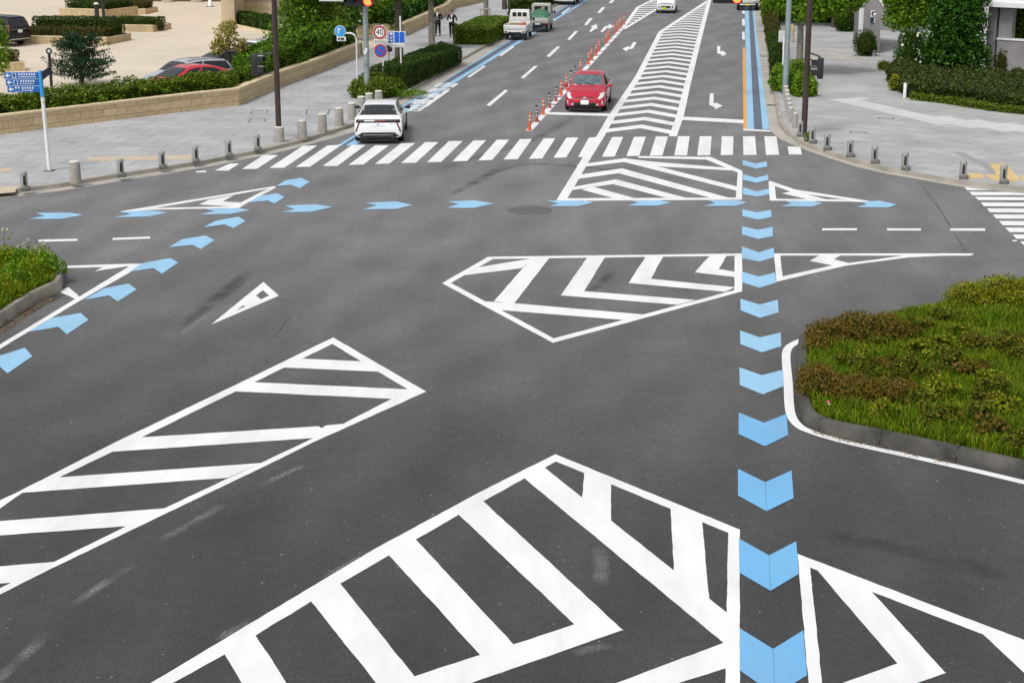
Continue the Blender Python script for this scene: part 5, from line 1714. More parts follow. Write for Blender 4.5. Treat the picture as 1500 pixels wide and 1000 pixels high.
pt = (G(739.6, 59.6) + G(768, 59.6)) / 2
kei_truck("small white pickup truck loaded with crates, parked by the hedge on the left kerb", pt + RD * 1.74, 'wood')
o = pt + RD * 1.74
# its load: separate things lying on the bed


def on_bed(base, x, y, z):
    return base + RN * x + RD * y + Vector((0, 0, z))


for x, y, d, mat, nm, lb, ct in ((0.42, -1.15, (0.42, 0.5, 0.34), 'crate', "crate", "red crate at the right rear of the white pickup's bed", "crate"),
                                 (-0.36, -1.2, (0.6, 0.45, 0.22), 'wood', "crate", "low brown box at the left rear of the white pickup's bed", "crate"),
                                 (0.0, -0.35, (1.0, 0.8, 0.36), 'wood', "timber_load", "pale stacked load against the cab of the white pickup", "load")):
    t = thing(nm, lb, ct, on_bed(o, x, y, 0.655), RA)
    MB().box((0, 0, d[2] / 2), d).build("box", mat, t, bevel=0.015)
    MB().box((0, 0, d[2] + 0.012), (d[0] * 0.8, d[1] * 0.8, 0.02)).box((d[0] * 0.2, 0, d[2] + 0.035), (0.12, d[1] * 0.7, 0.024)).build("lid", 'cabinet' if nm == 'timber_load' else mat, t, bevel=0.004)
pt2 = (G(776, 47.8) + G(796, 47.8)) / 2 + RN * 0.02
kei_truck("grey pickup truck with a green tarpaulin over its bed, parked ahead of the white pickup", pt2 + RD * 1.74, 'tarp')
o2 = pt2 + RD * 1.74
tarp = thing("tarpaulin", "green tarpaulin bulging over the bed of the grey pickup", "tarpaulin", on_bed(o2, 0, -0.66, 0.655), RA)
vs, fs = [], []
nx, ny = 14, 20
for j in range(ny + 1):
    for i in range(nx + 1):
        u, v = i / nx * 2 - 1, j / ny * 2 - 1
        h = 0.34 + 0.40 * (1 - abs(u) ** 3) * (0.75 + 0.3 * v) + 0.03 * math.sin(7 * u + 3 * v) + 0.02 * math.sin(11 * v)
        vs.append((u * 0.69, v * 1.0, h if max(abs(u), abs(v)) < 0.99 else 0.31))
for j in range(ny):
    for i in range(nx):
        k = j * (nx + 1) + i
        fs.append((k, k + 1, k + nx + 2, k + nx + 1))
raw_mesh("cover", vs, fs, 'tarp', tarp, True)

# white box van ahead of the trucks, only its rear foot in view
pb = (G(813, 8) + G(838, 8)) / 2
t = thing("delivery_van", "tall white van parked beyond the two pickups, its top cut by the photo edge", "van", pb + RD * 2.3, RA)
MB().box((0, 0, 1.45), (1.72, 4.5, 2.1)).build("body", 'p_truck', t, bevel=0.07, seg=3)
MB().box((0, -2.26, 1.75), (1.3, 0.03, 0.7)).build("rear_window", 'glass', t, bevel=0.02)
MB().box((0, -2.24, 0.42), (1.7, 0.12, 0.2)).build("bumper", 'p_truck', t, bevel=0.03)
for sx in (1, -1):
    MB().box((sx * 0.78, -2.262, 0.95), (0.1, 0.03, 0.5)).build("tail_lamp", 'lampred', t, bevel=0.008)
    MB().box((sx * 0.868, 1.2, 1.75), (0.03, 1.3, 0.6)).build("side_window", 'glass', t, bevel=0.02)
MB().box((0, -2.31, 0.62), (0.34, 0.02, 0.17)).build("number_plate", 'plate', t)
for y in (1.5, -1.3):
    for sx in (1, -1):
        T = Matrix.Translation((sx * 0.76, y, 0.32)) @ Matrix.Rotation(PI / 2, 4, 'Y')
        wo = MB().lathe([(0.2, -0.1), (0.30, -0.1), (0.32, -0.07), (0.32, 0.07), (0.30, 0.1), (0.2, 0.1)], 22, T).build("wheel", 'tyre', t, True)
        MB().lathe([(0.2, sx * 0.08), (0.2, sx * 0.103), (0.06, sx * 0.105)], 18, T).build("rim", 'cabinet', wo, True)
# white truck facing us in the right-hand lane, behind the red lamp
pk = (G(1083.5, 16.2) + G(1106, 16.2)) / 2
t = thing("white_truck", "white truck with a black front bumper under the red lamp over the right lane", "truck", pk + RD * 2.0, RA + PI)
MB().hexa([(-0.86, -1.6, 0.5), (0.86, -1.6, 0.5), (0.86, 1.86, 0.5), (-0.86, 1.86, 0.5)], [(-0.86, -1.6, 1.15), (0.86, -1.6, 1.15), (0.84, 1.9, 1.15), (-0.84, 1.9, 1.15)]).hexa(
    [(-0.858, 0.4, 1.15), (0.858, 0.4, 1.15), (0.838, 1.898, 1.15), (-0.838, 1.898, 1.15)], [(-0.78, 0.5, 2.0), (0.78, 0.5, 2.0), (0.76, 1.5, 2.0), (-0.76, 1.5, 2.0)]).build("cab", 'p_truck', t, bevel=0.03)
MB().box((0, -1.0, 1.75), (1.84, 2.8, 1.6)).build("cargo_box", 'p_truck', t, bevel=0.03)
bp_ = MB().box((0, 1.95, 0.45), (1.70, 0.16, 0.32)).build("bumper", 'dark', t, bevel=0.02)
MB().box((0, 2.04, 0.5), (1.2, 0.02, 0.09)).build("bumper_stripe", 'plate', bp_, bevel=0.004)
MB().box((0, 2.06, 0.49), (0.34, 0.02, 0.15)).build("number_plate", 'plateyellow', t)
for sx in (1, -1):
    MB().box((sx * 0.62, 1.9, 0.82), (0.3, 0.05, 0.18)).build("headlight", 'lampwhite', t, bevel=0.01)
    T = Matrix.Translation((sx * 0.74, 1.1, 0.33)) @ Matrix.Rotation(PI / 2, 4, 'Y')
    MB().lathe([(0.05, -0.1), (0.31, -0.1), (0.33, -0.07), (0.33, 0.07), (0.31, 0.1), (0.05, 0.1)], 22, T).build("wheel", 'tyre', t, True)
    T = Matrix.Translation((sx * 0.74, -1.6, 0.33)) @ Matrix.Rotation(PI / 2, 4, 'Y')
    MB().lathe([(0.05, -0.1), (0.31, -0.1), (0.33, -0.07), (0.33, 0.07), (0.31, 0.1), (0.05, 0.1)], 22, T).build("wheel", 'tyre', t, True)
MB().add([(-0.72, 1.915, 1.22), (0.72, 1.915, 1.22), (0.68, 1.57, 1.92), (-0.68, 1.57, 1.92), (-0.72, 1.83, 1.22), (0.72, 1.83, 1.22), (0.68, 1.5, 1.92), (-0.68, 1.5, 1.92)],
         [(0, 1, 2, 3), (7, 6, 5, 4), (0, 4, 5, 1), (1, 5, 6, 2), (2, 6, 7, 3), (3, 7, 4, 0)]).build("windscreen", 'glassblue', t)


# --- cars parked on the plaza behind the hedge


def plaza_car(name, label, px, py, ztop, rz, st, paint, k=1.0):
    c = Car(name, label, Vector((*G(px, py, ZP + ztop).xy, ZP)), rz, st, paint, "cars parked on the plaza")
    c.root.scale = (k, k, k)
    return c


AX = heading(wl[2] - wl[3])
c = plaza_car("parked_car", "red hatchback parked behind the clipped hedge, nearest of the plaza cars", 268, 96.5, 1.47, AX, HATCH, 'p_red2', 1.02)
c.panel("windscreen", [(-0.70, 1.04), (0.70, 1.04), (0.56, 0.20), (-0.56, 0.20)], 'z', 'glass')
c.panel("rear_window", [(-0.55, -1.35), (0.55, -1.35), (0.60, -2.05), (-0.60, -2.05)], 'z', 'glass')
side_glass(c, [(0.80, 0.945), (0.12, 1.33), (-0.42, 1.385), (-0.42, 0.965)])
side_glass(c, [(-0.50, 0.965), (-0.50, 1.385), (-1.15, 1.33), (-1.55, 1.16), (-1.55, 1.02)])
c.panel("tail_lamp", [(0.60, 0.75), (0.76, 0.75), (0.76, 0.95), (0.60, 0.95)], 'y', 'lampred', sign=-1, mirror=True)
c.wheels(1.35, -1.35, 0.32, 0.885)
c = plaza_car("parked_car", "silver wagon with a white tail parked just behind the red hatchback", 272, 86.5, 1.52, AX, WAGON, 'p_silver', 1.0)
c.panel("windscreen", [(-0.68, 1.05), (0.68, 1.05), (0.56, 0.42), (-0.56, 0.42)], 'z', 'glass')
side_glass(c, [(0.75, 0.96), (0.38, 1.38), (-0.42, 1.43), (-0.42, 0.985)])
side_glass(c, [(-0.5, 0.985), (-0.5, 1.43), (-1.75, 1.36), (-1.92, 1.03)])
c.panel("rear_window", [(-0.6, 1.02), (0.6, 1.02), (0.52, 1.36), (-0.52, 1.36)], 'y', 'glass', sign=-1)
c.panel("roof_stripe", [(-0.50, 0.2), (-0.42, 0.2), (-0.42, -1.6), (-0.50, -1.6)], 'z', 'dark', mirror=True, n=5)
c.wheels(1.3, -1.3, 0.32, 0.875)
c = plaza_car("parked_car", "black saloon mostly hidden behind the golden tree on the plaza", 322, 75, 1.45, AX, HATCH, 'p_black', 1.0)
c.panel("windscreen", [(-0.70, 1.04), (0.70, 1.04), (0.56, 0.20), (-0.56, 0.20)], 'z', 'glass')
side_glass(c, [(0.80, 0.945), (0.12, 1.33), (-1.15, 1.33), (-1.55, 1.02)])
c.wheels(1.35, -1.35, 0.32, 0.885)
c = plaza_car("parked_car", "white hatchback parked beside the brown lamp pole behind the hedge", 374, 60, 1.5, AX, WAGON, 'p_white', 1.02)
c.panel("windscreen", [(-0.68, 1.05), (0.68, 1.05), (0.56, 0.42), (-0.56, 0.42)], 'z', 'glass')
side_glass(c, [(0.75, 0.96), (0.38, 1.36), (-0.30, 1.41), (-0.30, 0.985)])
side_glass(c, [(-0.42, 0.985), (-0.42, 1.41), (-1.3, 1.38), (-1.7, 1.05), (-1.6, 1.0)])
c.panel("rear_window", [(-0.6, 1.02), (0.6, 1.02), (0.52, 1.36), (-0.52, 1.36)], 'y', 'glass', sign=-1)
c.panel("roof_panel", [(-0.46, 0.2), (0.46, 0.2), (0.46, -1.3), (-0.46, -1.3)], 'z', 'p_silver', n=5)
c.wheels(1.3, -1.3, 0.32, 0.875)
MV = [(2.4, 0.36, 0.6, 0.7, 0.58, 0.76, 0.52), (2.3, 0.28, 0.78, 0.8, 0.74, 0.9, 0.66), (1.8, 0.24, 0.89, 0.95, 0.84, 1.08, 0.7), (1.4, 0.22, 0.90, 1.0, 0.87, 1.2, 0.72), (0.7, 0.22, 0.90, 1.04, 0.87, 1.68, 0.72),
      (0.3, 0.22, 0.90, 1.06, 0.87, 1.80, 0.71), (-1.6, 0.22, 0.90, 1.1, 0.87, 1.80, 0.71), (-2.1, 0.26, 0.89, 1.1, 0.86, 1.72, 0.70), (-2.3, 0.30, 0.87, 1.1, 0.84, 1.40, 0.70), (-2.38, 0.34, 0.84, 1.05, 0.8, 1.15, 0.72), (-2.4, 0.4, 0.78, 0.9, 0.74, 0.95, 0.66)]
pm_ = G(24, 69, ZP)
c = Car("parked_minivan", "black minivan at the left photo edge with its rear turned to us", pm_ + Vector((-1.9, 1.6, 0)), heading(Vector((-0.86, 0.5, 0))), MV, 'p_black', cat="minivan")
c.panel("rear_window", [(-0.62, 1.16), (0.62, 1.16), (0.58, 1.62), (-0.58, 1.62)], 'y', 'glass', sign=-1)
c.panel("tail_lamp", [(0.70, 0.85), (0.82, 0.85), (0.80, 1.3), (0.70, 1.3)], 'y', 'lampred', sign=-1, mirror=True)
c.panel("chrome_trim", [(-0.6, 1.0), (0.6, 1.0), (0.6, 1.04), (-0.6, 1.04)], 'y', 'chrome', sign=-1)
c.panel("reflector", [(-0.8, 0.42), (0.8, 0.42), (0.8, 0.46), (-0.8, 0.46)], 'y', 'chrome', sign=-1)
side_glass(c, [(1.1, 1.1), (0.62, 1.55), (-0.3, 1.6), (-0.3, 1.14)])
side_glass(c, [(-0.4, 1.14), (-0.4, 1.6), (-1.95, 1.58), (-2.0, 1.18)])
c.plate(-2.40, 0.9, 0.34, 0.17, -1)
c.wheels(1.5, -1.45, 0.33, 0.915)

# ------------------------------------------------------------------ foliage


def leaf_quads(P, Nn, size, rng, flat=0.5, aspect=0.55):
    """one folded, pointed leaf per point; flat = how far leaves follow the surface normal"""
    n = len(P)
    r = rng.normal(size=(n, 3))
    r /= np.linalg.norm(r, axis=1, keepdims=True)
    nn = Nn * flat + r * (1 - flat) + np.array([0, 0, 0.25])
    nn /= np.linalg.norm(nn, axis=1, keepdims=True) + 1e-9
    t = np.cross(nn, rng.normal(size=(n, 3)))
    t /= np.linalg.norm(t, axis=1, keepdims=True) + 1e-9
    b = np.cross(nn, t)
    s = (size * rng.uniform(0.65, 1.3, n))[:, None]
    V = np.empty((n, 4, 3))
    V[:, 0] = P - t * s * 0.5
    V[:, 1] = P + b * s * aspect * 0.5 - nn * s * 0.08
    V[:, 2] = P + t * s * 0.5
    V[:, 3] = P - b * s * aspect * 0.5 - nn * s * 0.08
    F = np.arange(n * 4).reshape(n, 4)
    return V.reshape(-1, 3), F


def np_mesh(name, V, F, mat, parent=None):
    me = bpy.data.meshes.new(name)
    me.vertices.add(len(V))
    me.vertices.foreach_set("co", np.ascontiguousarray(V, dtype=np.float32).ravel())
    k = F.shape[1]
    me.loops.add(F.size)
    me.loops.foreach_set("vertex_index", np.ascontiguousarray(F, dtype=np.int32).ravel())
    me.polygons.add(len(F))
    me.polygons.foreach_set("loop_start", np.arange(0, F.size, k, dtype=np.int32))
    me.update(calc_edges=True)
    me.materials.append(MT[mat])
    return link(bpy.data.objects.new(name, me), parent)


def lumps(P, scale, seed):
    """cheap smooth pseudo-noise in [-1,1]"""
    r = np.random.default_rng(seed)
    o = np.zeros(len(P))
    for k in range(5):
        d = r.normal(size=3)
        d *= (1.0 + k * 0.7) / scale / np.linalg.norm(d)
        o += np.sin(P @ d * 2 * PI + r.uniform(0, 6.3)) / (1 + k * 0.4)
    return o / 2.4


def surf_sample(V, T, n, rng):
    A, B, C = V[T[:, 0]], V[T[:, 1]], V[T[:, 2]]
    cr = np.cross(B - A, C - A)
    ar = np.linalg.norm(cr, axis=1)
    i = rng.choice(len(T), n, p=ar / ar.sum())
    u, v = rng.random(n), rng.random(n)
    m = u + v > 1
    u[m], v[m] = 1 - u[m], 1 - v[m]
    return A[i] + (B - A)[i] * u[:, None] + (C - A)[i] * v[:, None], (cr[i].T / (ar[i] + 1e-9)).T


def hedge(name, label, cat, foot, z0, z1, leaf, mat, dens=330, bulge=0.10, depth=0.14, seed=1, group=None, flat=0.45, ztops=None, inset=0.17):
    """a clipped hedge standing on the polygon `foot` (world points); part: foliage, inner twigs"""
    rng = np.random.default_rng(seed)
    n = len(foot)
    a = sum(foot[i].x * foot[(i + 1) % n].y - foot[(i + 1) % n].x * foot[i].y for i in range(n))
    if a < 0:
        foot = foot[::-1]
        ztops = ztops[::-1] if ztops else None
    ctr = sum(foot, Vector()) / n
    root = thing(name, label, cat, Vector((ctr.x, ctr.y, z0)), 0, group)
    loc = [Vector((p.x - ctr.x, p.y - ctr.y, 0)) for p in foot]
    zt = ztops or [z1] * n
    bm = bmesh.new()
    lo = [bm.verts.new(p) for p in loc]
    hi = [bm.verts.new((p.x, p.y, z - z0)) for p, z in zip(loc, zt)]
    for i in range(n):
        bm.faces.new((lo[i], lo[(i + 1) % n], hi[(i + 1) % n], hi[i]))
    bm.faces.new(hi)
    bmesh.ops.triangulate(bm, faces=bm.faces[:])
    bm.verts.index_update()
    V = np.array([v.co for v in bm.verts])
    T = np.array([[v.index for v in f.verts] for f in bm.faces])
    bm.free()
    ar = np.linalg.norm(np.cross(V[T[:, 1]] - V[T[:, 0]], V[T[:, 2]] - V[T[:, 0]]), axis=1).sum() / 2
    N_ = int(ar * dens)
    P, Nn = surf_sample(V, T, N_, rng)
    P = P + Nn * (lumps(P, 1.3, seed)[:, None] * bulge - rng.random(N_)[:, None] * depth + 0.03)
    P[:, 2] = np.maximum(P[:, 2], 0.02)
    LV, LF = leaf_quads(P, Nn, leaf, rng, flat)
    np_mesh("foliage", LV, LF, mat, root)
    # stray shoots
    inner = []
    for i in range(n):
        e0, e1 = (loc[i] - loc[i - 1]).normalized(), (loc[(i + 1) % n] - loc[i]).normalized()
        n0, n1 = Vector((-e0.y, e0.x, 0)), Vector((-e1.y, e1.x, 0))
        m_ = (n0 + n1).normalized()
        inner.append(loc[i] + m_ * (inset / max(0.5, m_.dot(n0))))
    MB().add([(p.x, p.y, 0) for p in inner] + [(p.x, p.y, max(0.1, z - z0 - 0.17)) for p, z in zip(inner, zt)],
             [tuple(range(n, 2 * n))] + [(i, (i + 1) % n, n + (i + 1) % n, n + i) for i in range(n)]).build("twigs", 'core', root)
    return root


def blob_points(blobs, dens, rng, shell=0.5, seed=0):
    Ps, Ns = [], []
    for c, r in blobs:
        c, r = np.array(c), np.array(r if isinstance(r, (tuple, list)) else (r, r, r))
        n = int(dens * (r[0] * r[1] + r[1] * r[2] + r[0] * r[2]) / 3 * 4 * PI)
        d = rng.normal(size=(n, 3))
        d /= np.linalg.norm(d, axis=1, keepdims=True)
        q = shell + (1 - shell) * rng.random(n) ** 0.6
        lump = 1 + 0.18 * lumps(d * 2.0 + c, 1.1, seed + 3)
        P = c + d * r * (q * lump)[:, None]
        Ps.append(P)
        Ns.append(d)
    return np.vstack(Ps), np.vstack(Ns)


def shrub(name, label, cat, loc, blobs, leaf, mat, dens=260, seed=1, group=None, core=0.72, shell=0.6, flat=0.35):
    """a rounded bush: leaf shell over dark twigs; blobs are local ellipsoids"""
    rng = np.random.default_rng(seed)
    root = thing(name, label, cat, loc, 0, group)
    P, Nn = blob_points(blobs, dens, rng, shell, seed)
    k = P[:, 2] > 0.01
    V, F = leaf_quads(P[k], Nn[k], leaf, rng, flat)
    np_mesh("foliage", V, F, mat, root)
    if core:
        mb = MB()
        for c, r in blobs:
            r = r if isinstance(r, (tuple, list)) else (r, r, r)
            zc = max(c[2], r[2] * core * 0.98)
            mb.ball((c[0], c[1], zc), [x * core for x in r], 12, 8)
            mb.tube([(blobs[0][0][0], blobs[0][0][1], 0.0), (c[0], c[1], zc)], 0.03, 5)
        mb.build("twigs", 'core', root, True)
    return root


def tree(name, label, loc, h, blobs, leaf, mat, dens=60, seed=1, group=None, trunk_r=0.13, bark='bark', shell=0.35, flat=0.3, lean=(0, 0), limbs=5, aspect=0.6, cat="tree"):
    rng = np.random.default_rng(seed)
    rnd = random.Random(seed)
    root = thing(name, label, cat, loc, 0, group)
    mb = MB()
    pts = [(0, 0, -0.05), (lean[0] * 0.2, lean[1] * 0.2, h * 0.3), (lean[0] * 0.6 + rnd.uniform(-.05, .05), lean[1] * 0.6, h * 0.65), (lean[0], lean[1], h)]
    mb.tube(pts, [trunk_r * 1.25, trunk_r, trunk_r * 0.8, trunk_r * 0.35], 12)
    for i in range(limbs):
        c, r = blobs[i % len(blobs)]
        f = rnd.uniform(0.45, 0.95)
        s = Vector(pts[1]).lerp(Vector(pts[3]), f)
        e = Vector(c) + Vector((rnd.uniform(-.5, .5), rnd.uniform(-.5, .5), rnd.uniform(-.1, .5))) * (r if not isinstance(r, (tuple, list)) else r[0])
        mid = s.lerp(e, 0.5) + Vector((0, 0, 0.12))
        mb.tube([s, mid, e], [trunk_r * 0.45, trunk_r * 0.28, trunk_r * 0.1], 7)
    mb.build("trunk", bark, root, True)
    P, Nn = blob_points(blobs, dens, rng, shell, seed)
    # clumps: thin the cloud where a slow noise is low, so that gaps open
    keep = (lumps(P, 0.9, seed + 9) + rng.normal(0, 0.35, len(P))) > -0.42
    V, F = leaf_quads(P[keep], Nn[keep], leaf, rng, flat, aspect)
    np_mesh("crown", V, F, mat, root)
    return root


def xyo(p, q):
    """q relative to p, on the plan"""
    return (q.x - p.x, q.y - p.y)


# ------------------------------------------------------------------ stone wall and the planting behind it
WZ = Z0 + 0.66
wroot = thing("planter_wall", "long low wall of beige stone blocks along the back of the left pavement", "wall", (0, 0, 0))
wob, woff = prism_uv_wall("wall_blocks", wl, 0.34, 0.1, WZ, 'wall', wroot, 1)
c0 = offset_line(wl, -0.03)
c1 = offset_line(wl, 0.38)
mb = MB()
for i in range(len(wl) - 1):
    q = [Vector((*p.xy, WZ + 0.002)) for p in (c0[i], c0[i + 1], c1[i + 1], c1[i])]
    mb.hexa(q, [Vector((*p.xy, WZ + 0.075)) for p in q])
mb.build("coping", 'coping', wroot)
endw = [wl[-1], wl[-1] + (wl[-1] - wl[-2]).normalized().cross(Vector((0, 0, -1))) * 3.6]
prism_uv_wall("end_return", endw, 0.34, 0.1, WZ + 0.07, 'wall', wroot, 1)
wroot2 = thing("planter_wall", "low beige stone wall beyond the two walkers, along the far left pavement", "wall", (0, 0, 0))
prism_uv_wall("wall_blocks", wl2, 0.36, 0.1, Z0 + 0.75, 'wall', wroot2, 1)
c0, c1 = offset_line(wl2, -0.03), offset_line(wl2, 0.40)
mb = MB()
for i in range(len(wl2) - 1):
    q = [Vector((*p.xy, Z0 + 0.752)) for p in (c0[i], c0[i + 1], c1[i + 1], c1[i])]
    mb.hexa(q, [Vector((*p.xy, Z0 + 0.83)) for p in q])
mb.build("coping", 'coping', wroot2)
prism_uv_wall("end_return", [wl2[0] + (wl2[1] - wl2[0]).normalized().cross(Vector((0, 0, -1))) * 3.0, wl2[0]], 0.3, 0.1, Z0 + 0.82, 'wall', wroot2, 1)

# clipped hedge on the wall, left part
h_in, h_out = offset_line(wl, 0.5), offset_line(wl, 1.75)
hedge("hedge", "long leafy green hedge on top of the stone wall left of the brown lamp pole", "hedge", h_in[:6] + h_out[:5][::-1], 0.5, 1.38, 0.13, 'lf_hedge', 430, 0.27, 0.18, 3)
hedge("hedge", "taller shaggy hedge on the stone wall between brown lamp pole and blue round sign", "hedge", h_in[5:] + offset_line(wl, 2.3)[6:][::-1], 0.5, 2.0, 0.17, 'lf_tree', 330, 0.34, 0.25, 4, ztops=[1.45, 1.75, 2.0, 2.0, 2.0, 2.0, 1.75])
hedge("hedge", "rough hedge on the far stone wall behind the two walkers", "hedge", offset_line(wl2, 0.5)[:4] + offset_line(wl2, 2.6)[:4][::-1], 0.6, 1.9, 0.2, 'lf_dark', 200, 0.3, 0.2, 5)

# shrubs and trees on the plaza side
p = G(8, 150, ZP)
tree("young_tree", "bright green young tree cut by the left photo edge above the hedge", p + Vector((-0.8, 1.0, 0)), 2.6, [((0, 0, 2.0), (0.85, 0.8, 1.1)), ((0.2, 0.1, 2.9), (0.6, 0.6, 0.7)), ((-0.5, 0, 2.6), (0.7, 0.7, 0.8))], 0.16, 'lf_bright', 130, 12, None, 0.05)
p = G(120, 126, ZP)
root = thing("conifer", "dark blue green bushy conifer with ragged edges behind the hedge", "conifer", p)
MB().tube([(0, 0, 0), (0.05, 0, 1.0), (0, 0, 2.3)], [0.12, 0.08, 0.03], 8).build("trunk", 'bark', root, True)
rng = np.random.default_rng(5)
Ps, Ns = [], []
for _ in range(135):
    z = rng.uniform(0.25, 2.35)
    reach = 2.0 * (1 - (z / 2.8) ** 2.2) * rng.uniform(0.55, 1.15)
    a = rng.uniform(0, 2 * PI)
    d = np.array([math.cos(a), math.sin(a), 0.22])
    n = 85
    t_ = rng.random(n) ** 0.7
    Q = np.array([0, 0, z]) + d * reach * t_[:, None] + rng.normal(size=(n, 3)) * 0.11 * np.array([1, 1, 0.7]) * (1.1 - 0.6 * t_[:, None])
    Ps.append(Q); Ns.append(np.tile(d, (n, 1)))
V, F = leaf_quads(np.vstack(Ps), np.vstack(Ns), 0.125, rng, 0.3, 0.4)
np_mesh("foliage", V, F, 'lf_conifer', root)
p = G(337, 124, ZP)
tree("golden_tree", "small tree with sparse golden leaves behind the hedge beside the plaza cars", p, 2.2, [((-0.1, 0, 2.2), (0.62, 0.6, 0.75)), ((0.55, 0.1, 1.9), (0.4, 0.4, 0.4)), ((-0.55, 0, 1.75), (0.4, 0.4, 0.45)), ((0.1, 0, 2.75), (0.4, 0.4, 0.35))],
     0.13, 'lf_gold', 150, 21, None, 0.07, limbs=8, aspect=0.75)
for px, py, sd, h, nm, lb, m_ in ((440, 86, 31, 3.2, "broadleaf_tree", "leafy tree just right of the brown lamp pole, behind the shaggy hedge", 'lf_tree'), (462, 78, 32, 3.9, "broadleaf_tree", "tall leafy tree with pale stake behind the middle of the shaggy hedge", 'lf_hedge'),
                                  (494, 62, 33, 3.6, "broadleaf_tree", "dark tree under the white signal board", 'lf_dark'), (517, 54, 35, 3.8, "broadleaf_tree", "leafy tree behind the left signal post at the wall's end", 'lf_bright')):
    p = G(px, py, ZP) + Vector((0, 1.0, 0))
    s = random.Random(sd)
    bl_ = [((s.uniform(-.9, .9), s.uniform(-.8, .8), 1.3 + 0.62 * i), (1.15 + s.uniform(-.2, .3), 1.1, 0.95)) for i in range(6)]
    tree(nm, lb, p, h, bl_, 0.2, m_, 75, sd, "trees behind the stone wall", 0.09)
p = G(464, 70, ZP)
t = thing("tree_stake", "pale thin stake among the trees behind the shaggy hedge", "stake", p)
MB().tube([(0, 0, 0), (0, 0, 3.6)], 0.05, 8).build("stake", 'cabinet', t, True)

# left street trees and kerb hedges
p = G(585, 104, Z0)
tree("street_tree", "dark trunked street tree behind the round signs at the end of the box hedge", p, 5.2, [((-0.9, 0, 4.3), (1.3, 1.3, 1.0)), ((0.6, 0.3, 4.7), (1.4, 1.4, 1.2)), ((-0.2, 0.6, 5.6), (1.8, 1.7, 1.3)), ((-1.9, 0.2, 4.9), (1.0, 1.0, 0.8))], 0.24, 'lf_bright', 60, 41, "street trees", 0.2, limbs=7)
p = G(632.5, 72, Z0)
tree("street_tree", "pale trunked street tree in the gap behind the clipped box hedge", p, 5.4, [((-0.6, 0, 3.9), (1.5, 1.4, 1.0)), ((0.5, -0.2, 3.7), (1.2, 1.2, 0.9)), ((0, 0.3, 5.2), (2.0, 2.0, 1.4)), ((-1.5, 0.2, 4.5), (1.1, 1.1, 0.8))], 0.25, 'lf_tree', 60, 43, "street trees", 0.17, 'barkpale', limbs=7)
p = G(712, 37, Z0)
tree("street_tree", "thin street tree with supports at the near end of the long kerb hedge", p, 6.0, [((0, 0, 5.4), (1.6, 1.6, 1.2)), ((-.8, .4, 6.2), (1.4, 1.4, 1.0))], 0.3, 'lf_tree', 40, 45, "street trees", 0.16, 'barkpale')
p = G(712, 38.6, Z0)
t = thing("tree_support", "pale timber support frame round the thin street tree by the kerb hedge", "tree support", p, RA)
mb = MB()
for a in (-0.32, 0.32):
    mb.box((a, -0.3, 0.62), (0.09, 0.09, 1.25))
mb.box((0, -0.3, 1.2), (0.8, 0.1, 0.1))
mb.build("frame", 'concrete', t, bevel=0.01)
p = G(739, 14, Z0)
tree("street_tree", "farthest left street tree, only its dark trunk in view", p, 6.0, [((0, 0, 6.4), (1.6, 1.6, 1.2)), ((-.8, .4, 7.0), (1.4, 1.4, 1.0))], 0.3, 'lf_tree', 30, 46, "street trees", 0.17)
hb = PX([(594, 132), (676, 92.6), (646, 83), (541, 126)], Z0)
hedge("hedge", "clipped dark green box hedge along the kerb behind the white car", "hedge", hb, Z0, 1.25, 0.085, 'lf_box', 620, 0.07, 0.10, 6, ztops=[1.28, 0.98, 0.95, 1.0])
p = G(541, 146, Z0)
b_ = [((xyo(p, G(a, b, Z0))) + (z,), r) for a, b, z, r in ((528, 143, 0.35, (0.55, 0.5, 0.5)), (545, 146, 0.38, (0.6, 0.5, 0.52)), (562, 143, 0.42, (0.6, 0.55, 0.55)), (578, 139, 0.35, (0.5, 0.5, 0.45)), (551, 134, 0.35, (0.7, 0.6, 0.55)), (535, 134, 0.3, (0.6, 0.6, 0.5)))]
shrub("shrub", "low rounded green shrub around the foot of the left signal post and signs", "shrub", p, b_, 0.12, 'lf_hedge', 330, 7)
p = G(592, 141, Z0)
shrub("weeds", "patch of weeds at the near foot of the clipped box hedge", "weeds", p, [((0, 0, 0.08), (0.5, 0.4, 0.22)), ((0.5, 0.5, 0.06), (0.5, 0.5, 0.18)), ((-0.5, -0.1, 0.05), (0.4, 0.3, 0.16))], 0.1, 'lf_bright', 300, 8, core=0)
h2 = PX([(664, 65.6), (716, 66), (748, 46), (700, 46)], Z0)
hedge("hedge", "light green clipped hedge block beside the walkers, level with the white pickup", "hedge", h2, Z0, 1.12, 0.11, 'lf_hedge', 420, 0.10, 0.12, 9)
h3 = [h2[2] + RN * -0.1 + RD * 0.4]
kk_ = [kl[-2] - RN * 0.35 + RD * d_ for d_ in (18, 95)]
hh_ = [kl[-2] - RN * 2.1 + RD * d_ for d_ in (95, 18)]
hedge("hedge", "long dark kerb hedge running on past the parked pickups", "hedge", kk_ + hh_, Z0, 1.25, 0.17, 'lf_box', 220, 0.2, 0.18, 10)

# ------------------------------------------------------------------ plaza furniture and planters


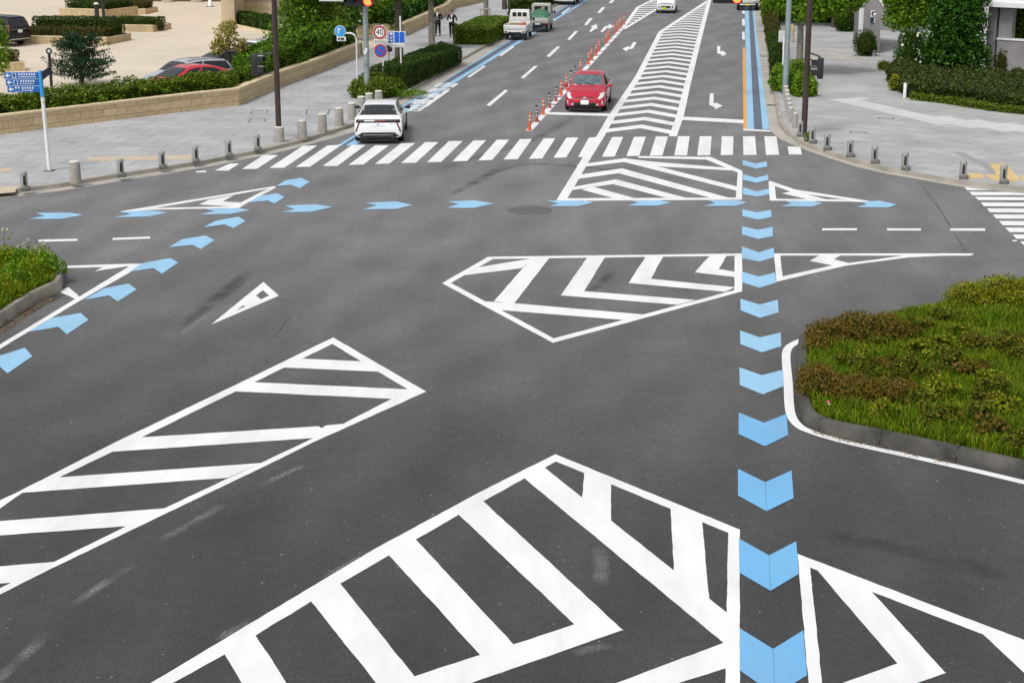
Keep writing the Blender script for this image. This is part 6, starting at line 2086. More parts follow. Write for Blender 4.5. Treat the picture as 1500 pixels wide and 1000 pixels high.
def planter(label, near_l, near_r, d, wall_h, hedge_h, seed, mat='lf_brown', tiers=1, leaf=0.12):
    a, b = G(*near_l, ZP), G(*near_r, ZP)
    ax = (b - a).normalized()
    ay = Vector((-ax.y, ax.x, 0))
    t = thing("stone_planter", label, "planter", Vector((a.x, a.y, ZP)))
    pts = [Vector((0, 0, 0)), b - a, b - a + ay * d, ay * d, Vector((0, 0.001, 0))]
    o, _ = prism_uv_wall("planter_wall", pts, 0.25, 0, wall_h, 'planterwall', t, 1)
    MB().prism([(p + ax * 0.0).xy for p in [ax * .2 + ay * .2, (b - a) - ax * .2 + ay * .2, (b - a) - ax * .2 + ay * (d - .2), ax * .2 + ay * (d - .2)]], 0.02, wall_h - 0.06).build("soil", 'soil', t)
    MB().prism([p.xy for p in [ax * -.02 - ay * .02, (b - a) + ax * .02 - ay * .02, (b - a) + ax * .02 + ay * .28, ax * -.02 + ay * .28]], wall_h + 0.002, wall_h + 0.05).build("coping", 'coping', t)
    for k in range(tiers):
        y0 = 0.3 + (d - 0.5) * k / tiers
        y1 = 0.3 + (d - 0.5) * (k + 1) / tiers
        f = [a + ax * 0.25 + ay * y0, b - ax * 0.25 + ay * y0, b - ax * 0.25 + ay * y1, a + ax * 0.25 + ay * y1]
        hedge("hedge", label.replace("tan stone planter", ("brown edged clipped hedge" if k == 0 else "dark green upper hedge")).replace("with", "in planter with"), "hedge",
              f, ZP + wall_h - 0.05, ZP + wall_h + hedge_h * (k + 1), leaf, mat if k == 0 else 'lf_box', 260, 0.06, 0.10, seed + k)
    return t


planter("long tan stone planter beside the black minivan", (22, 63.6), (156, 66.4), 3.4, 0.42, 0.5, 60, tiers=2)
planter("high tan stone planter with its top at the photo edge", (88, 33), (154, 35.4), 4.0, 0.95, 0.55, 64, 'lf_box')
planter("small tan stone planter right of the black plaza lamp post", (152, 45.6), (224, 47.4), 2.6, 0.40, 0.42, 66, 'lf_box')
planter("pale curved tan stone planter at the top beside the high planter", (157, 21), (213, 21.4), 3.0, 0.36, 0.5, 68)
planter("tiny tan stone planter left of the guide sign panels", (-12, 106), (37, 104), 1.2, 0.4, 0.62, 70)
p = G(227, 46.5, ZP)
shrub("shrub", "brown rounded bush at the right tip of the small stone planter", "shrub", p + Vector((0, 0.6, 0)), [((0, 0, 0.35), (0.55, 0.6, 0.4))], 0.12, 'lf_brown', 250, 71)
p = G(153.5, 51.5, ZP)
t = thing("plaza_lamp", "tall black lamp post on the plaza between the stone planters", "lamp post", p)
MB().lathe([(0.32, 0), (0.28, 0.06), (0.16, 0.1), (0.14, 0.5), (0.10, 0.6), (0.09, 4.2)], 16).build("post", 'black', t, True)
MB().lathe([(0.05, 4.2), (0.25, 4.35), (0.22, 4.8), (0.05, 4.95)], 16).build("lantern", 'lensdark', t, True)
p = G(168, 52, ZP)
t = thing("ticket_machine", "black upright parking machine with a white face beside the plaza lamp post", "parking machine", p)
MB().box((0, 0, 0.55), (0.36, 0.32, 1.1)).build("cabinet", 'black', t, bevel=0.04)
MB().lathe([(0.19, 1.1), (0.17, 1.22), (0.06, 1.27)], 14).build("hood", 'black', t, True)
MB().box((-0.06, -0.165, 0.92), (0.12, 0.012, 0.16)).build("display", 'signwhite', t)
MB().box((0, 0, 0.03), (0.55, 0.5, 0.06)).build("foot", 'darkstone', t, bevel=0.01)
isl = thing("refuge_kerb", "low dark kerbed island under the black parking machine", "kerb island", G(168, 54.4, ZP))
MB().box((0, 0, 0.05), (1.7, 0.35, 0.10)).build("kerb_stone", 'darkstone', isl, bevel=0.02)
p = G(76, 134, ZP)
t = thing("garden_light", "slim black garden light with a ring top behind the guide sign", "garden light", p)
hh = HZ(p, 72) - p.z
MB().tube([(0, 0, 0), (0, 0, hh - 0.2)], 0.07, 12).build("post", 'black', t, True)
vs, fs = [], []
for i in range(24):
    a = 2 * PI * i / 24
    for j in range(8):
        b = 2 * PI * j / 8
        r = 0.11 + 0.04 * math.cos(b)
        vs.append((r * math.cos(a), 0.05 * math.sin(b), hh - 0.1 + r * math.sin(a)))
for i in range(24):
    for j in range(8):
        fs.append((i * 8 + j, i * 8 + (j + 1) % 8, ((i + 1) % 24) * 8 + (j + 1) % 8, ((i + 1) % 24) * 8 + j))
MB().add(vs, fs).build("ring", 'black', t, True)
MB().ball((0, -0.02, hh - 0.1), (0.05, 0.04, 0.06)).tube([(0.05, 0, hh - 0.28), (0.14, 0, hh - 0.3)], 0.025, 6).build("lamp", 'signwhite', t, True)
p = G(143, 38, ZP)
t = thing("plaza_light", "squat black light with a pale cap standing on the long planter's right end", "garden light", Vector((p.x, p.y, ZP + 0.42)))
MB().lathe([(0.16, 0), (0.16, 0.95), (0.24, 0.97), (0.24, 1.05)], 12).build("post", 'black', t, True)
MB().lathe([(0.20, 1.05), (0.12, 1.15), (0.03, 1.17)], 12).build("cap", 'cap', t, True)
p = G(308, 10, ZP)
t = thing("traffic_cone", "white cone on a dark base far back on the plaza", "cone", p)
MB().box((0, 0, 0.025), (0.55, 0.55, 0.05)).build("base", 'black', t, bevel=0.02)
MB().lathe([(0.21, 0.05), (0.06, 0.85), (0.04, 0.87)], 16).build("cone", 'signwhite', t, True)
for px, lb in ((246, "low stone stump far back on the plaza, left one"), (288, "low stone stump far back on the plaza beside the white cone")):
    t = thing("stone_stump", lb, "stone stump", G(px, 3.4, ZP))
    MB().lathe([(0.55, 0), (0.5, 0.3), (0.35, 0.36)], 14).build("block", 'kerb', t, True)
p = G(386, 26.5, ZP)
t = thing("globe_light", "small white globe light in the hedge below the greige wall panel", "garden light", p)
MB().tube([(0, 0, 0), (0, 0, 0.72)], 0.06, 10).build("post", 'black', t, True)
MB().ball((0, 0, 0.82), (0.13, 0.13, 0.16)).build("globe", 'signwhite', t, True)
MB().lathe([(0.17, 0.94), (0.14, 1.0), (0.05, 1.03)], 12).build("cap", 'black', t, True)

# buildings on the plaza
a, b, c_, d_ = G(325, 39, ZP), G(344.5, 39, ZP), G(346, 33, ZP), G(402, 36, ZP)
t = thing("beige_building", "beige clad building with a greige panel at the top edge beyond the plaza cars", "building", (0, 0, 0))
e1 = Vector((0, 26, 0))
MB().prism([a.xy, b.xy, (b + e1).xy, (a + e1).xy], 0.1, 12).build("pier", 'bldbeige', t, bevel=0.03)
q = [c_ + Vector((0.02, 1.2, 0)), d_ + Vector((0, 1.2, 0)), d_ + e1, c_ + e1]
MB().prism([p_.xy for p_ in q], 0.1, 11.5).build("wall_panel", 'bldgreige', t)
MB().box((q[0].x + 0.25, q[0].y - 0.07, 3.0), (0.09, 0.12, 6)).build("drainpipe", 'bldbrown', t)
MB().hexa([(*(q[0] + Vector((0.1, -.12, 0))).xy, 0.1), (*(q[1] + Vector((0, -.12, 0))).xy, 0.1), (*q[1].xy, 0.1), (*q[0].xy, 0.1)], [(*(q[0] + Vector((0.1, -.12, 0))).xy, 1.55), (*(q[1] + Vector((0, -.12, 0))).xy, 1.55), (*q[1].xy, 1.55), (*q[0].xy, 1.55)]).build("plinth", 'coping', t)
f = PX([(349, 38), (402, 50), (402, 41), (349, 33)], ZP)
hedge("hedge", "dark hedge below the greige wall panel at the top edge", "hedge", f, ZP, ZP + 0.85, 0.15, 'lf_box', 260, 0.1, 0.12, 75)
ck = PX([(347, 38.6), (404, 51)], ZP)
t = thing("planting_kerb", "pale kerb edging the hedge below the greige wall panel", "kerb", (0, 0, 0))
kb_ = offset_line(ck, -0.18)
MB().prism([p_.xy for p_ in ck + kb_[::-1]], ZP - .05, ZP + 0.14).build("kerb_stone", 'coping', t)
t = thing("far_building", "dark brown foot of a building across the far side of the plaza", "building", (0, 0, 0))
a, b = G(196, 2.4, ZP), G(330, 2.8, ZP)
MB().prism([a.xy, b.xy, (b + Vector((0, 14, 0))).xy, (a + Vector((0, 14, 0))).xy], 0.1, 9).build("wall", 'bldbrown', t)
MB().box(((a.x + b.x) / 2, a.y - 0.05, 6.0), (b.x - a.x - 1, 0.1, 1.6)).build("window_band", 'glass', t)
# ------------------------------------------------------------------ right side: pavement planting, gate wall, buildings
for i, (pts, z1, m_, lb) in enumerate([
    ([(1131, 112), (1150, 112), (1146, 74), (1127, 74)], 1.05, 'lf_box', "narrow hedge block by the right kerb just behind the white post"),
    ([(1126, 72), (1141, 72), (1137, 40), (1121, 40)], 1.0, 'lf_brown', "brownish hedge block by the right kerb beside the white stepped panel"),
    ([(1119, 38), (1138, 38), (1135, 4), (1115, 4)], 1.35, 'lf_hedge', "farthest hedge block by the right kerb at the top edge")]):
    hedge("hedge", lb, "hedge", PX(pts, Z0), Z0, Z0 + z1, 0.11, m_, 400, 0.14, 0.14, 80 + i)
p = G(1163, 146, Z0)
b_ = [((xyo(p, G(a, b, Z0))) + (z,), r) for a, b, z, r in ((1141, 133, 0.5, (0.5, 0.6, 0.75)), (1158, 137, 0.45, (0.55, 0.6, 0.7)), (1176, 141, 0.42, (0.55, 0.55, 0.7)), (1188, 141, 0.4, (0.3, 0.4, 0.55)), (1168, 126, 0.5, (0.7, 0.7, 0.8)))]
shrub("shrub", "bright green bush around the right signal post and behind the brown pole", "shrub", p, b_, 0.12, 'lf_bright', 330, 85)
p = G(1184, 207, Z0)
shrub("weed_tuft", "tuft of weeds at the foot of the right brown pole", "weeds", p, [((0, 0, 0.12), (0.16, 0.14, 0.26))], 0.1, 'lf_hedge', 500, 86, core=0)
p = G(1170, 112, Z0)
tree("street_tree", "right street tree with a mottled trunk beside the grey green signal post", p, 5.6,
     [((0.2, 0, 3.6), (1.5, 1.4, 0.95)), ((1.6, 0.6, 3.8), (1.4, 1.3, 1.0)), ((-1.0, 0.3, 4.1), (1.2, 1.2, 1.0)), ((0.4, 0.6, 5.0), (2.4, 2.2, 1.4)), ((2.5, 0.9, 4.0), (1.1, 1.1, 0.9))], 0.22, 'lf_bright', 100, 87, "street trees", 0.16, 'barkpale', limbs=8)
p = G(1222, 40, Z0)
tree("street_tree", "leafy tree over the far end of the right footpath", p, 5.0, [((0, 0, 3.6), (2.2, 2.0, 1.5)), ((-2.0, 1, 3.8), (2.0, 2.0, 1.4)), ((1.0, 1, 5.0), (2.4, 2, 1.5)), ((-4.0, 1.0, 4.0), (2, 2, 1.4)), ((0.2, 0.2, 2.2), (1.3, 1.2, 1.0))], 0.3, 'lf_bright', 50, 88, "street trees", 0.18, limbs=7)
p = G(1205, 33, Z0)
shrub("shrub_bank", "leafy green shrub bank closing the far end of the right footpath", "shrub", p, [((-1.4, 0.5, 0.9), (1.2, 1.0, 1.2)), ((0.0, 0.3, 0.8), (1.2, 1.0, 1.1)), ((1.2, 0.4, 0.9), (1.0, 1.0, 1.2)), ((-2.4, 1.0, 1.2), (1.0, 1.0, 1.4)), ((-0.4, 1.0, 2.0), (1.8, 1.2, 1.3))], 0.22, 'lf_tree', 120, 188, core=0.6)
p = G(1136, 10, Z0)
tree("street_tree", "thin street tree beside the farthest hedge block on the right kerb", p, 5.0, [((0, 0, 2.4), (1.1, 1.1, 1.2)), ((1.2, 0.6, 3.2), (1.5, 1.4, 1.3)), ((0.3, 0, 4.6), (1.6, 1.6, 1.3))], 0.25, 'lf_tree', 60, 89, "street trees", 0.12, 'barkpale')

gw = G(1262, 76.5, Z0)
ge = G(1287.5, 78.5, Z0)
t = thing("gate_wall", "grey board marked gate wall with a square white and black sign at the footpath", "wall", (0, 0, 0))
ht = HZ(ge, 3)
bk = RD * 7
MB().hexa([(*gw.xy, .1), (*ge.xy, .1), (*(ge + bk).xy, .1), (*(gw + bk).xy, .1)], [(*gw.xy, ht + 1.0), (*ge.xy, ht - 0.25), (*(ge + bk).xy, ht - .25), (*(gw + bk).xy, ht + 1.0)]).build("wall_slab", 'concretewall', t, bevel=0.02)
n_ = (ge - gw).normalized()
MB().hexa([(*(gw - RD * 0.05).xy, ht + 1.03), (*(ge - RD * .05 + n_ * 0.15).xy, ht - 0.3), (*(ge + bk + n_ * 2.5).xy, ht - 0.3), (*(gw + bk).xy, ht + 1.03)],
          [(*(gw - RD * 0.05).xy, ht + 1.15), (*(ge - RD * .05 + n_ * 0.15).xy, ht - 0.18), (*(ge + bk + n_ * 2.5).xy, ht - 0.1), (*(gw + bk).xy, ht + 1.15)]).build("roof_slab", 'roofwhite', t)
zc1, zc2 = HZ(ge, 21), HZ(ge, 30.5)
cx = gw.lerp(ge, 0.60) - RD * 0.03
k_ = pxm(Vector((cx.x, cx.y, 3)))
fr = heading(RD)
T = Matrix.Translation((cx.x, cx.y, 0)) @ Matrix.Rotation(fr, 4, 'Z')
sg = MB().box((0, 0, zc1), (9.6 / k_, 0.03, 9.6 / k_), T).build("sign_white", 'signwhite', t)
mb = MB()
mb.lathe([(0.15, 0), (0.15, 0.012)], 24, T @ Matrix.Translation((0, -0.016, zc1)) @ Matrix.Rotation(PI / 2, 4, 'X'))
mb.build("sign_ring", 'ink', sg)
MB().lathe([(0.09, 0), (0.09, 0.008)], 20, T @ Matrix.Translation((0.03, -0.030, zc1 - 0.02)) @ Matrix.Rotation(PI / 2, 4, 'X')).build("sign_core", 'signwhite', sg)
sg2 = MB().box((0, 0, zc2), (9.6 / k_, 0.03, 7.4 / k_), T).build("sign_black", 'ink', t)
MB().add([T @ Vector((x, -0.018, zc2 + z)) for x, z in ((-.02, .12), (.14, .12), (.08, 0), (.14, -.12), (-.02, -.12), (.04, 0))], [(0, 1, 2, 5), (5, 2, 3, 4)]).build("sign_figure", 'signwhite', sg2)
g2, g3 = G(1238, 41, Z0), G(1262, 43, Z0)
t = thing("grey_building", "grey building end set back beyond the gate wall with a white downpipe", "building", (0, 0, 0))
MB().prism([g2.xy, (g3 + n_ * 4).xy, (g3 + n_ * 4 + RD * 9).xy, (g2 + RD * 9).xy], .1, 6.5).build("wall", 'concretewall', t)
q = gw - n_ * 0.14 + RD * 0.02
MB().box((q.x, q.y, 3.0), (0.26, 0.26, 6.0), rz=fr).build("downpipe", 'roofwhite', t, bevel=0.03)
lp = g2.lerp(g3, 0.55) - RD * 0.2
MB().ball((lp.x, lp.y, HZ(lp, 9.5)), (0.22, 0.2, 0.2)).build("wall_lamp", 'roofwhite', t, True)

# right building behind the trees
a, b = G(1441, 114, Z0), G(1478, 117, Z0)
t = thing("concrete_building", "low concrete building with a white roof edge and dark opening at top right", "building", (0, 0, 0))
zr = HZ(a, 9)
n2 = (b - a).normalized()
dp = Vector((-n2.y, n2.x, 0))
e = b + n2 * 6
MB().prism([a.xy, (a + n2 * 0.45).xy, (a + n2 * 0.45 + dp * 5).xy, (a + dp * 5).xy], .1, zr).build("wall", 'concretewall', t)
MB().prism([(a + n2 * 0.58).xy, (a + n2 * 1.25).xy, (a + n2 * 1.25 + dp * .4).xy, (a + n2 * 0.58 + dp * .4).xy], .1, zr).build("column", 'concretewall', t)
MB().prism([(a + n2 * 0.46 + dp * 2.2).xy, (e + dp * 2.2).xy, (e + dp * 5).xy, (a + n2 * .46 + dp * 5).xy], .1, zr).build("recess_wall", 'darkroom', t)
zl = HZ(a, 57)
MB().prism([(a + n2 * 0.58 - dp * .06).xy, (e - dp * .06).xy, (e + dp * .3).xy, (a + n2 * .58 + dp * .3).xy], .1, zl).build("parapet", 'concretewall', t)
MB().prism([(a + n2 * 0.56 - dp * .10).xy, (e - dp * .10).xy, (e + dp * .34).xy, (a + n2 * .56 + dp * .34).xy], zl + .002, zl + .08).build("parapet_cap", 'roofwhite', t)
MB().prism([(a - n2 * 0.4 - dp * .5).xy, (e - dp * .5).xy, (e + dp * 6).xy, (a - n2 * .4 + dp * 6).xy], zr + .002, zr + .22).build("roof", 'roofwhite', t)
MB().prism([(a - n2 * 0.2 + dp * 1.5).xy, (e + dp * 1.5).xy, (e + dp * 6).xy, (a - n2 * .2 + dp * 6).xy], zr + .223, zr + 1.4).build("upper_wall", 'cabinet', t)

# dark bank of hedge in front of the building, and its trees
hf = PX([(1332, 143.6), (1390, 150), (1450, 160), (1580, 172), (1580, 130), (1450, 124), (1382, 116), (1312, 108), (1296, 118)], Z0)
hedge("hedge", "broad dark clipped hedge along the right forecourt below the trees", "hedge", hf, Z0, 0.85, 0.13, 'lf_dull', 380, 0.20, 0.2, 90)
hedge("hedge", "low lighter green hedge strip at the foot of the dark forecourt hedge", "hedge", PX([(1334, 146.6), (1392, 153.6), (1452, 163.6), (1580, 176.6), (1580, 172.6), (1452, 160.4), (1392, 150.6), (1336, 144)], Z0), Z0, 0.40, 0.09, 'lf_hedge', 480, 0.06, 0.08, 91)
sb_ = [(1313, 133, (0.42, 0.4, 0.42), 'lf_azlime', "yellow green tuft left of the short white post at the hedge corner", 92, 0.1), (1294, 103, (0.34, 0.3, 0.3), 'lf_azlime', "small yellow tuft at the foot of the gate wall", 93, 0.1),
       (1266, 82, (0.66, 0.60, 0.85), 'lf_box', "rounded clipped bush before the gate wall with the sign", 94, 0.1), (1237, 46, (0.72, 0.75, 0.9), 'lf_box', "rounded clipped bush farther up the footpath at the grey building", 95, 0.13),
       (1466, 116, (0.35, 0.4, 0.85), 'lf_brown', "upright brown green bush against the concrete parapet", 96, 0.1)]
for px, py, r, m_, lb, sd, lf_ in sb_:
    p = G(px, py, Z0)
    shrub("shrub", lb, "shrub", p, [((0, 0, r[2] * 0.8), r), ((r[0] * .35, 0.1, r[2] * 0.6), tuple(x * .8 for x in r))], lf_, m_, 330, sd)
p = G(1318, 112, Z0)
root = shrub("white_flecked_shrub", "dark shrub flecked with white leaves under the tree near the gate wall", "shrub", p + Vector((0.6, 1.2, 0)), [((0, 0, 0.8), (0.7, 0.6, 0.8)), ((1.1, 0.3, 1.0), (0.8, 0.6, 0.8)), ((0.3, 0.3, 1.6), (0.7, 0.6, 0.7))], 0.12, 'lf_dark', 200, 97)
rng = np.random.default_rng(4)
P, Nn = blob_points([((0, -0.05, 0.8), (0.72, 0.62, 0.8)), ((1.0, 0.2, 1.05), (0.7, 0.6, 0.7)), ((0.3, 0.2, 1.6), (0.7, 0.6, 0.6))], 9, rng, 0.9)
V, F = leaf_quads(P[P[:, 2] > 0.15], Nn[P[:, 2] > 0.15], 0.2, rng, 0.5, 0.6)
np_mesh("white_flecks", V, F, 'petal', root)  # white flecks added to suggest the pale gaps and clutter there
for px, py, sd, hh, bl_, m_, lb, ds in (
    (1330, 98, 98, 4.0, [((-0.45, 0, 2.5), (0.85, 0.9, 0.75)), ((0.6, 0.2, 2.8), (1.3, 1.1, 1.0)), ((0.3, 0.3, 4.0), (1.4, 1.3, 1.2)), ((1.5, 0.3, 3.4), (1.1, 1.0, 1.0)), ((-0.6, 0.2, 3.5), (0.8, 0.8, 0.8)), ((0.5, 0, 5.0), (1.4, 1.3, 1.0)), ((1.6, 0.2, 4.6), (1.0, 1.0, 1.0))], 'lf_bright', "broad light green tree nearest the gate wall", 150),
    (1402, 118, 99, 5.2, [((-0.5, 0, 1.15), (1.2, 1.1, 1.05)), ((0.6, 0, 1.15), (1.25, 1.1, 1.05)), ((0.05, 0.1, 2.1), (1.5, 1.3, 1.1)), ((0.05, 0.1, 3.0), (1.5, 1.25, 1.0)), ((0.25, 0.1, 3.9), (1.35, 1.15, 0.95)), ((0.1, 0.1, 4.8), (1.0, 0.9, 0.9)), ((0.1, 0.1, 5.6), (0.55, 0.5, 0.6))], 'lf_dark', "dense dark evergreen tree in the middle of the right forecourt", 230),
    (1502, 114, 100, 3.2, [((0.1, 0, 2.3), (0.75, 0.8, 0.7)), ((0.3, 0.1, 3.3), (0.8, 0.8, 0.8)), ((-0.25, 0, 1.7), (0.6, 0.6, 0.5)), ((0.4, 0, 4.0), (0.7, 0.7, 0.6))], 'lf_bright', "bright green tree cut by the right photo edge", 150)):
    tree("broadleaf_tree", lb, G(px, py, Z0) + Vector((0, 0.8, 0)), hh, bl_, 0.19, m_, ds, sd, "trees on the right forecourt", 0.11, limbs=8)
p = G(1309, 100, Z0)

# ------------------------------------------------------------------ planted traffic islands


def island(px_near, kerb_h, kerb_w, mat):
    ring_ = smoothline(PX(px_near), 4)
    a = sum(ring_[i].x * ring_[(i + 1) % len(ring_)].y - ring_[(i + 1) % len(ring_)].x * ring_[i].y for i in range(len(ring_)))
    if a < 0:
        ring_ = ring_[::-1]
    return ring_


def build_island(name, pxs, kh, kw, mat, zsoil):
    ring_ = PX(pxs)
    ring_ = smoothline(ring_ + [ring_[0]], 5)[:-1]
    n = len(ring_)
    a = sum(ring_[i].x * ring_[(i + 1) % n].y - ring_[(i + 1) % n].x * ring_[i].y for i in range(n))
    if a < 0:
        ring_ = ring_[::-1]
    inner = []
    for i in range(n):
        d = (ring_[(i + 1) % n] - ring_[i - 1]).normalized()
        inner.append(ring_[i] + Vector((-d.y, d.x, 0)) * kw)
    o = bpy.data.objects.new(name, None)
    COL.objects.link(o)
    tag(o, kind='structure')
    mb = MB()
    vs, fs = [], []
    for i in range(n):
        p, q = ring_[i], inner[i]
        e = p.lerp(q, 0.12)
        g = p.lerp(q, 0.25)
        vs += [(p.x, p.y, 0), (e.x, e.y, kh - 0.03), (g.x, g.y, kh), (q.x, q.y, kh), (q.x, q.y, 0)]
    for i in range(n):
        j = (i + 1) % n
        for k in range(4):
            fs.append((5 * i + k, 5 * j + k, 5 * j + k + 1, 5 * i + k + 1))
    mb.add(vs, fs).build("kerb", mat, o, True, angle=40)
    # joints between kerb stones
    L_ = 0.0
    jm = MB()
    for i in range(n):
        d = (ring_[(i + 1) % n] - ring_[i])
        L_ += d.length
        if L_ > 1.15:
            L_ = 0
            p, q = ring_[i], inner[i]
            dn = d.normalized() * 0.008
            u = (q - p).normalized()
            dn = dn * 1.6
            jm.hexa([p - u * .004 - dn, p - u * .004 + dn, q + dn, q - dn], [Vector((*(x).xy, kh + 0.002)) for x in (p + u * 0.03 - dn, p + u * .03 + dn, q + dn, q - dn)])
    jm.build("kerb_joint", 'dark', o)
    sheet("soil", [inner], 'soil', zsoil, o)
    return ring_, inner


def inside(poly, P):
    x, y = P[:, 0], P[:, 1]
    r = np.zeros(len(P), bool)
    n = len(poly)
    for i in range(n):
        a, b = poly[i], poly[(i + 1) % n]
        c = ((a.y > y) != (b.y > y)) & (x < (b.x - a.x) * (y - a.y) / (b.y - a.y + 1e-12) + a.x)
        r ^= c
    return r


def grass_field(name, label, poly, z, count, h0, h1, mat, seed, width=0.014, hscale=None, lean=0.5):
    rng = np.random.default_rng(seed)
    xs, ys = [p.x for p in poly], [p.y for p in poly]
    P = np.column_stack([rng.uniform(min(xs), max(xs), count), rng.uniform(min(ys), max(ys), count)])
    P = P[inside(poly, P)]
    n = len(P)
    patch = lumps(np.column_stack([P, np.zeros(n)]), 1.6, seed)
    h = rng.uniform(h0, h1, n) * (1 + 0.45 * patch)
    if hscale is not None:
        h *= hscale(P)
    a = rng.uniform(0, 2 * PI, n)
    d = np.column_stack([np.cos(a), np.sin(a)])
    sd = np.column_stack([-d[:, 1], d[:, 0]])
    w = width * rng.uniform(0.7, 1.4, n)
    k = rng.uniform(0.1, lean, n)
    V = np.zeros((n, 6, 3))
    for i, (f, ww, lz) in enumerate(((0, 1, 0), (0.55, 0.85, 0.6), (1, 0.12, 1.0))):
        c = P + d * (h * k * f ** 2)[:, None]
        zz = z + h * (lz - 0.25 * k * f * f)
        V[:, 2 * i, :2] = c + sd * (w * ww)[:, None]
        V[:, 2 * i + 1, :2] = c - sd * (w * ww)[:, None]
        V[:, 2 * i, 2] = V[:, 2 * i + 1, 2] = zz
    b = np.arange(n)[:, None] * 6
    F = np.concatenate([b + np.array([[0, 1, 3, 2]]), b + np.array([[2, 3, 5, 4]])], 0)
    o = np_mesh(name, V.reshape(-1, 3), F, mat)
    return tag(o, label, "grass", kind='stuff')


ri = [(1169, 503), (1168, 545), (1169, 583), (1173, 610), (1185, 625), (1213, 636.5), (1263, 647), (1330, 660.6), (1400, 676), (1500, 699), (1640, 733), (1760, 690), (1760, 520), (1660, 430), (1560, 428), (1480, 435), (1400, 449), (1320, 466), (1250, 483), (1200, 495)]
r_out, r_in = build_island("traffic_island", ri, 0.23, 0.17, 'kerb_old', 0.16)
bm_poly = [p.lerp(sum(r_in, Vector()) / len(r_in), 0.015) for p in r_in]


def tall_right(P):
    return 1 + 0.25 * np.clip((P[:, 0] - 9) / 5, 0, 1)


grass_field("grass", "long green grass covering the right traffic island", bm_poly, 0.16, 120000, 0.10, 0.27, 'grass', 101, 0.008, tall_right, 0.95)
grass_field("grass", "yellowish dry grass mixed through the right traffic island", bm_poly, 0.16, 60000, 0.08, 0.24, 'weed', 102, 0.007, None, 1.1)


def azalea(label, px, py, blobs, mat, seed, group=None, z=0.16, dens=1500, leaf=0.058):
    return shrub("azalea_bush", label, "bush", G(px, py, z), blobs, leaf, mat, dens, seed, group, core=0.55, shell=0.45, flat=0.35)


azalea("reddish azalea mound at the upper left end of the right island", 1247, 505, [((-0.45, 0, 0.2), (0.5, 0.45, 0.34)), ((0.15, 0.15, 0.25), (0.6, 0.5, 0.40)), ((0.75, 0.3, 0.22), (0.45, 0.45, 0.36)), ((-0.75, -0.5, 0.12), (0.3, 0.3, 0.24))], 'lf_azred', 110)
azalea("red brown azalea mound at the lower left corner of the right island", 1247, 588, [((-0.5, 0.35, 0.2), (0.45, 0.45, 0.32)), ((0.0, 0, 0.18), (0.55, 0.45, 0.32)), ((0.55, -0.1, 0.16), (0.5, 0.42, 0.30)), ((-0.45, 0.95, 0.16), (0.35, 0.35, 0.28)), ((0.9, 0.1, 0.14), (0.35, 0.35, 0.25))], 'lf_azred', 111)
azalea("yellow green azalea mound at the upper right of the island, cut by the photo edge", 1470, 448, [((0, 0, 0.25), (0.7, 0.6, 0.45)), ((-0.8, -0.1, 0.2), (0.55, 0.5, 0.38)), ((0.9, 0.1, 0.25), (0.7, 0.6, 0.45)), ((1.8, 0.1, 0.25), (0.8, 0.6, 0.45))], 'lf_azlime', 112)
azalea("brown and green azalea mound at the right edge of the island", 1474, 520, [((0, 0, 0.22), (0.4, 0.35, 0.3)), ((-0.6, 0.2, 0.18), (0.3, 0.3, 0.26)), ((0.7, 0, 0.22), (0.5, 0.4, 0.34)), ((0.1, -0.5, 0.18), (0.3, 0.25, 0.22))], 'lf_azalea', 113)
rs = random.Random(5)
small = [(1245, 545), (1275, 530), (1290, 512), (1302, 545), (1330, 500), (1340, 530), (1352, 488), (1372, 520), (1310, 575), (1350, 560), (1335, 598), (1388, 545), (1400, 500), (1420, 555), (1385, 590), (1440, 590), (1300, 615), (1268, 560), (1365, 625), (1420, 620), (1322, 555), (1460, 565), (1450, 640), (1480, 610), (1388, 475), (1420, 470), (1300, 488), (1490, 660)]
pro = []
for i in range(4):
    q = [((rs.uniform(-.24, .24), rs.uniform(-.2, .2), rs.uniform(0.14, 0.30)), (rs.uniform(.06, .14), rs.uniform(.06, .13), rs.uniform(.05, .10))) for k in range(6)]
    pro.append(azalea("small low azalea clump poking through the grass inside the right traffic island", *small[i], q, ('lf_azalea', 'lf_azlime', 'lf_azalea', 'lf_azred')[i], 120 + i, "small azalea clumps on the right traffic island", dens=900))
for i, (px, py) in enumerate(small[4:]):
    o = copy_tree(pro[(i * 7 + i // 3) % 3 if i % 9 else 3])
    o.location = G(px, py, 0.16)
    s = rs.uniform(0.85, 1.35)
    o.scale = (s, s, s * rs.uniform(0.9, 1.25))
    o.rotation_euler.z = rs.uniform(0, 6.28)
fl = thing("pink_flower", "tiny pink and white flower on the lower left azalea mound", "flower", G(1213, 588, 0.36))
MB().ball((0, 0, 0), (0.035, 0.035, 0.02), 8, 5).build("petals", 'petalred', fl, True)
MB().ball((0.01, -0.04, -0.03), (0.02, 0.02, 0.015), 8, 5).build("pale_petals", 'petal', fl, True)

li = [(93, 400), (91, 424), (76, 433), (49, 446.6), (0, 479), (-60, 520), (-160, 590), (-330, 560), (-330, 430), (-160, 404), (-40, 396), (40, 391), (84, 391)]
l_out, l_in = build_island("traffic_island", li, 0.27, 0.15, 'kerb_pale', 0.2)
li_poly = [p.lerp(sum(l_in, Vector()) / len(l_in), 0.01) for p in l_in]


def rise(P):
    e = G(86, 400)
    return 0.65 + 1.3 * np.clip((e.x - P[:, 0]) / 3.4, 0, 1)


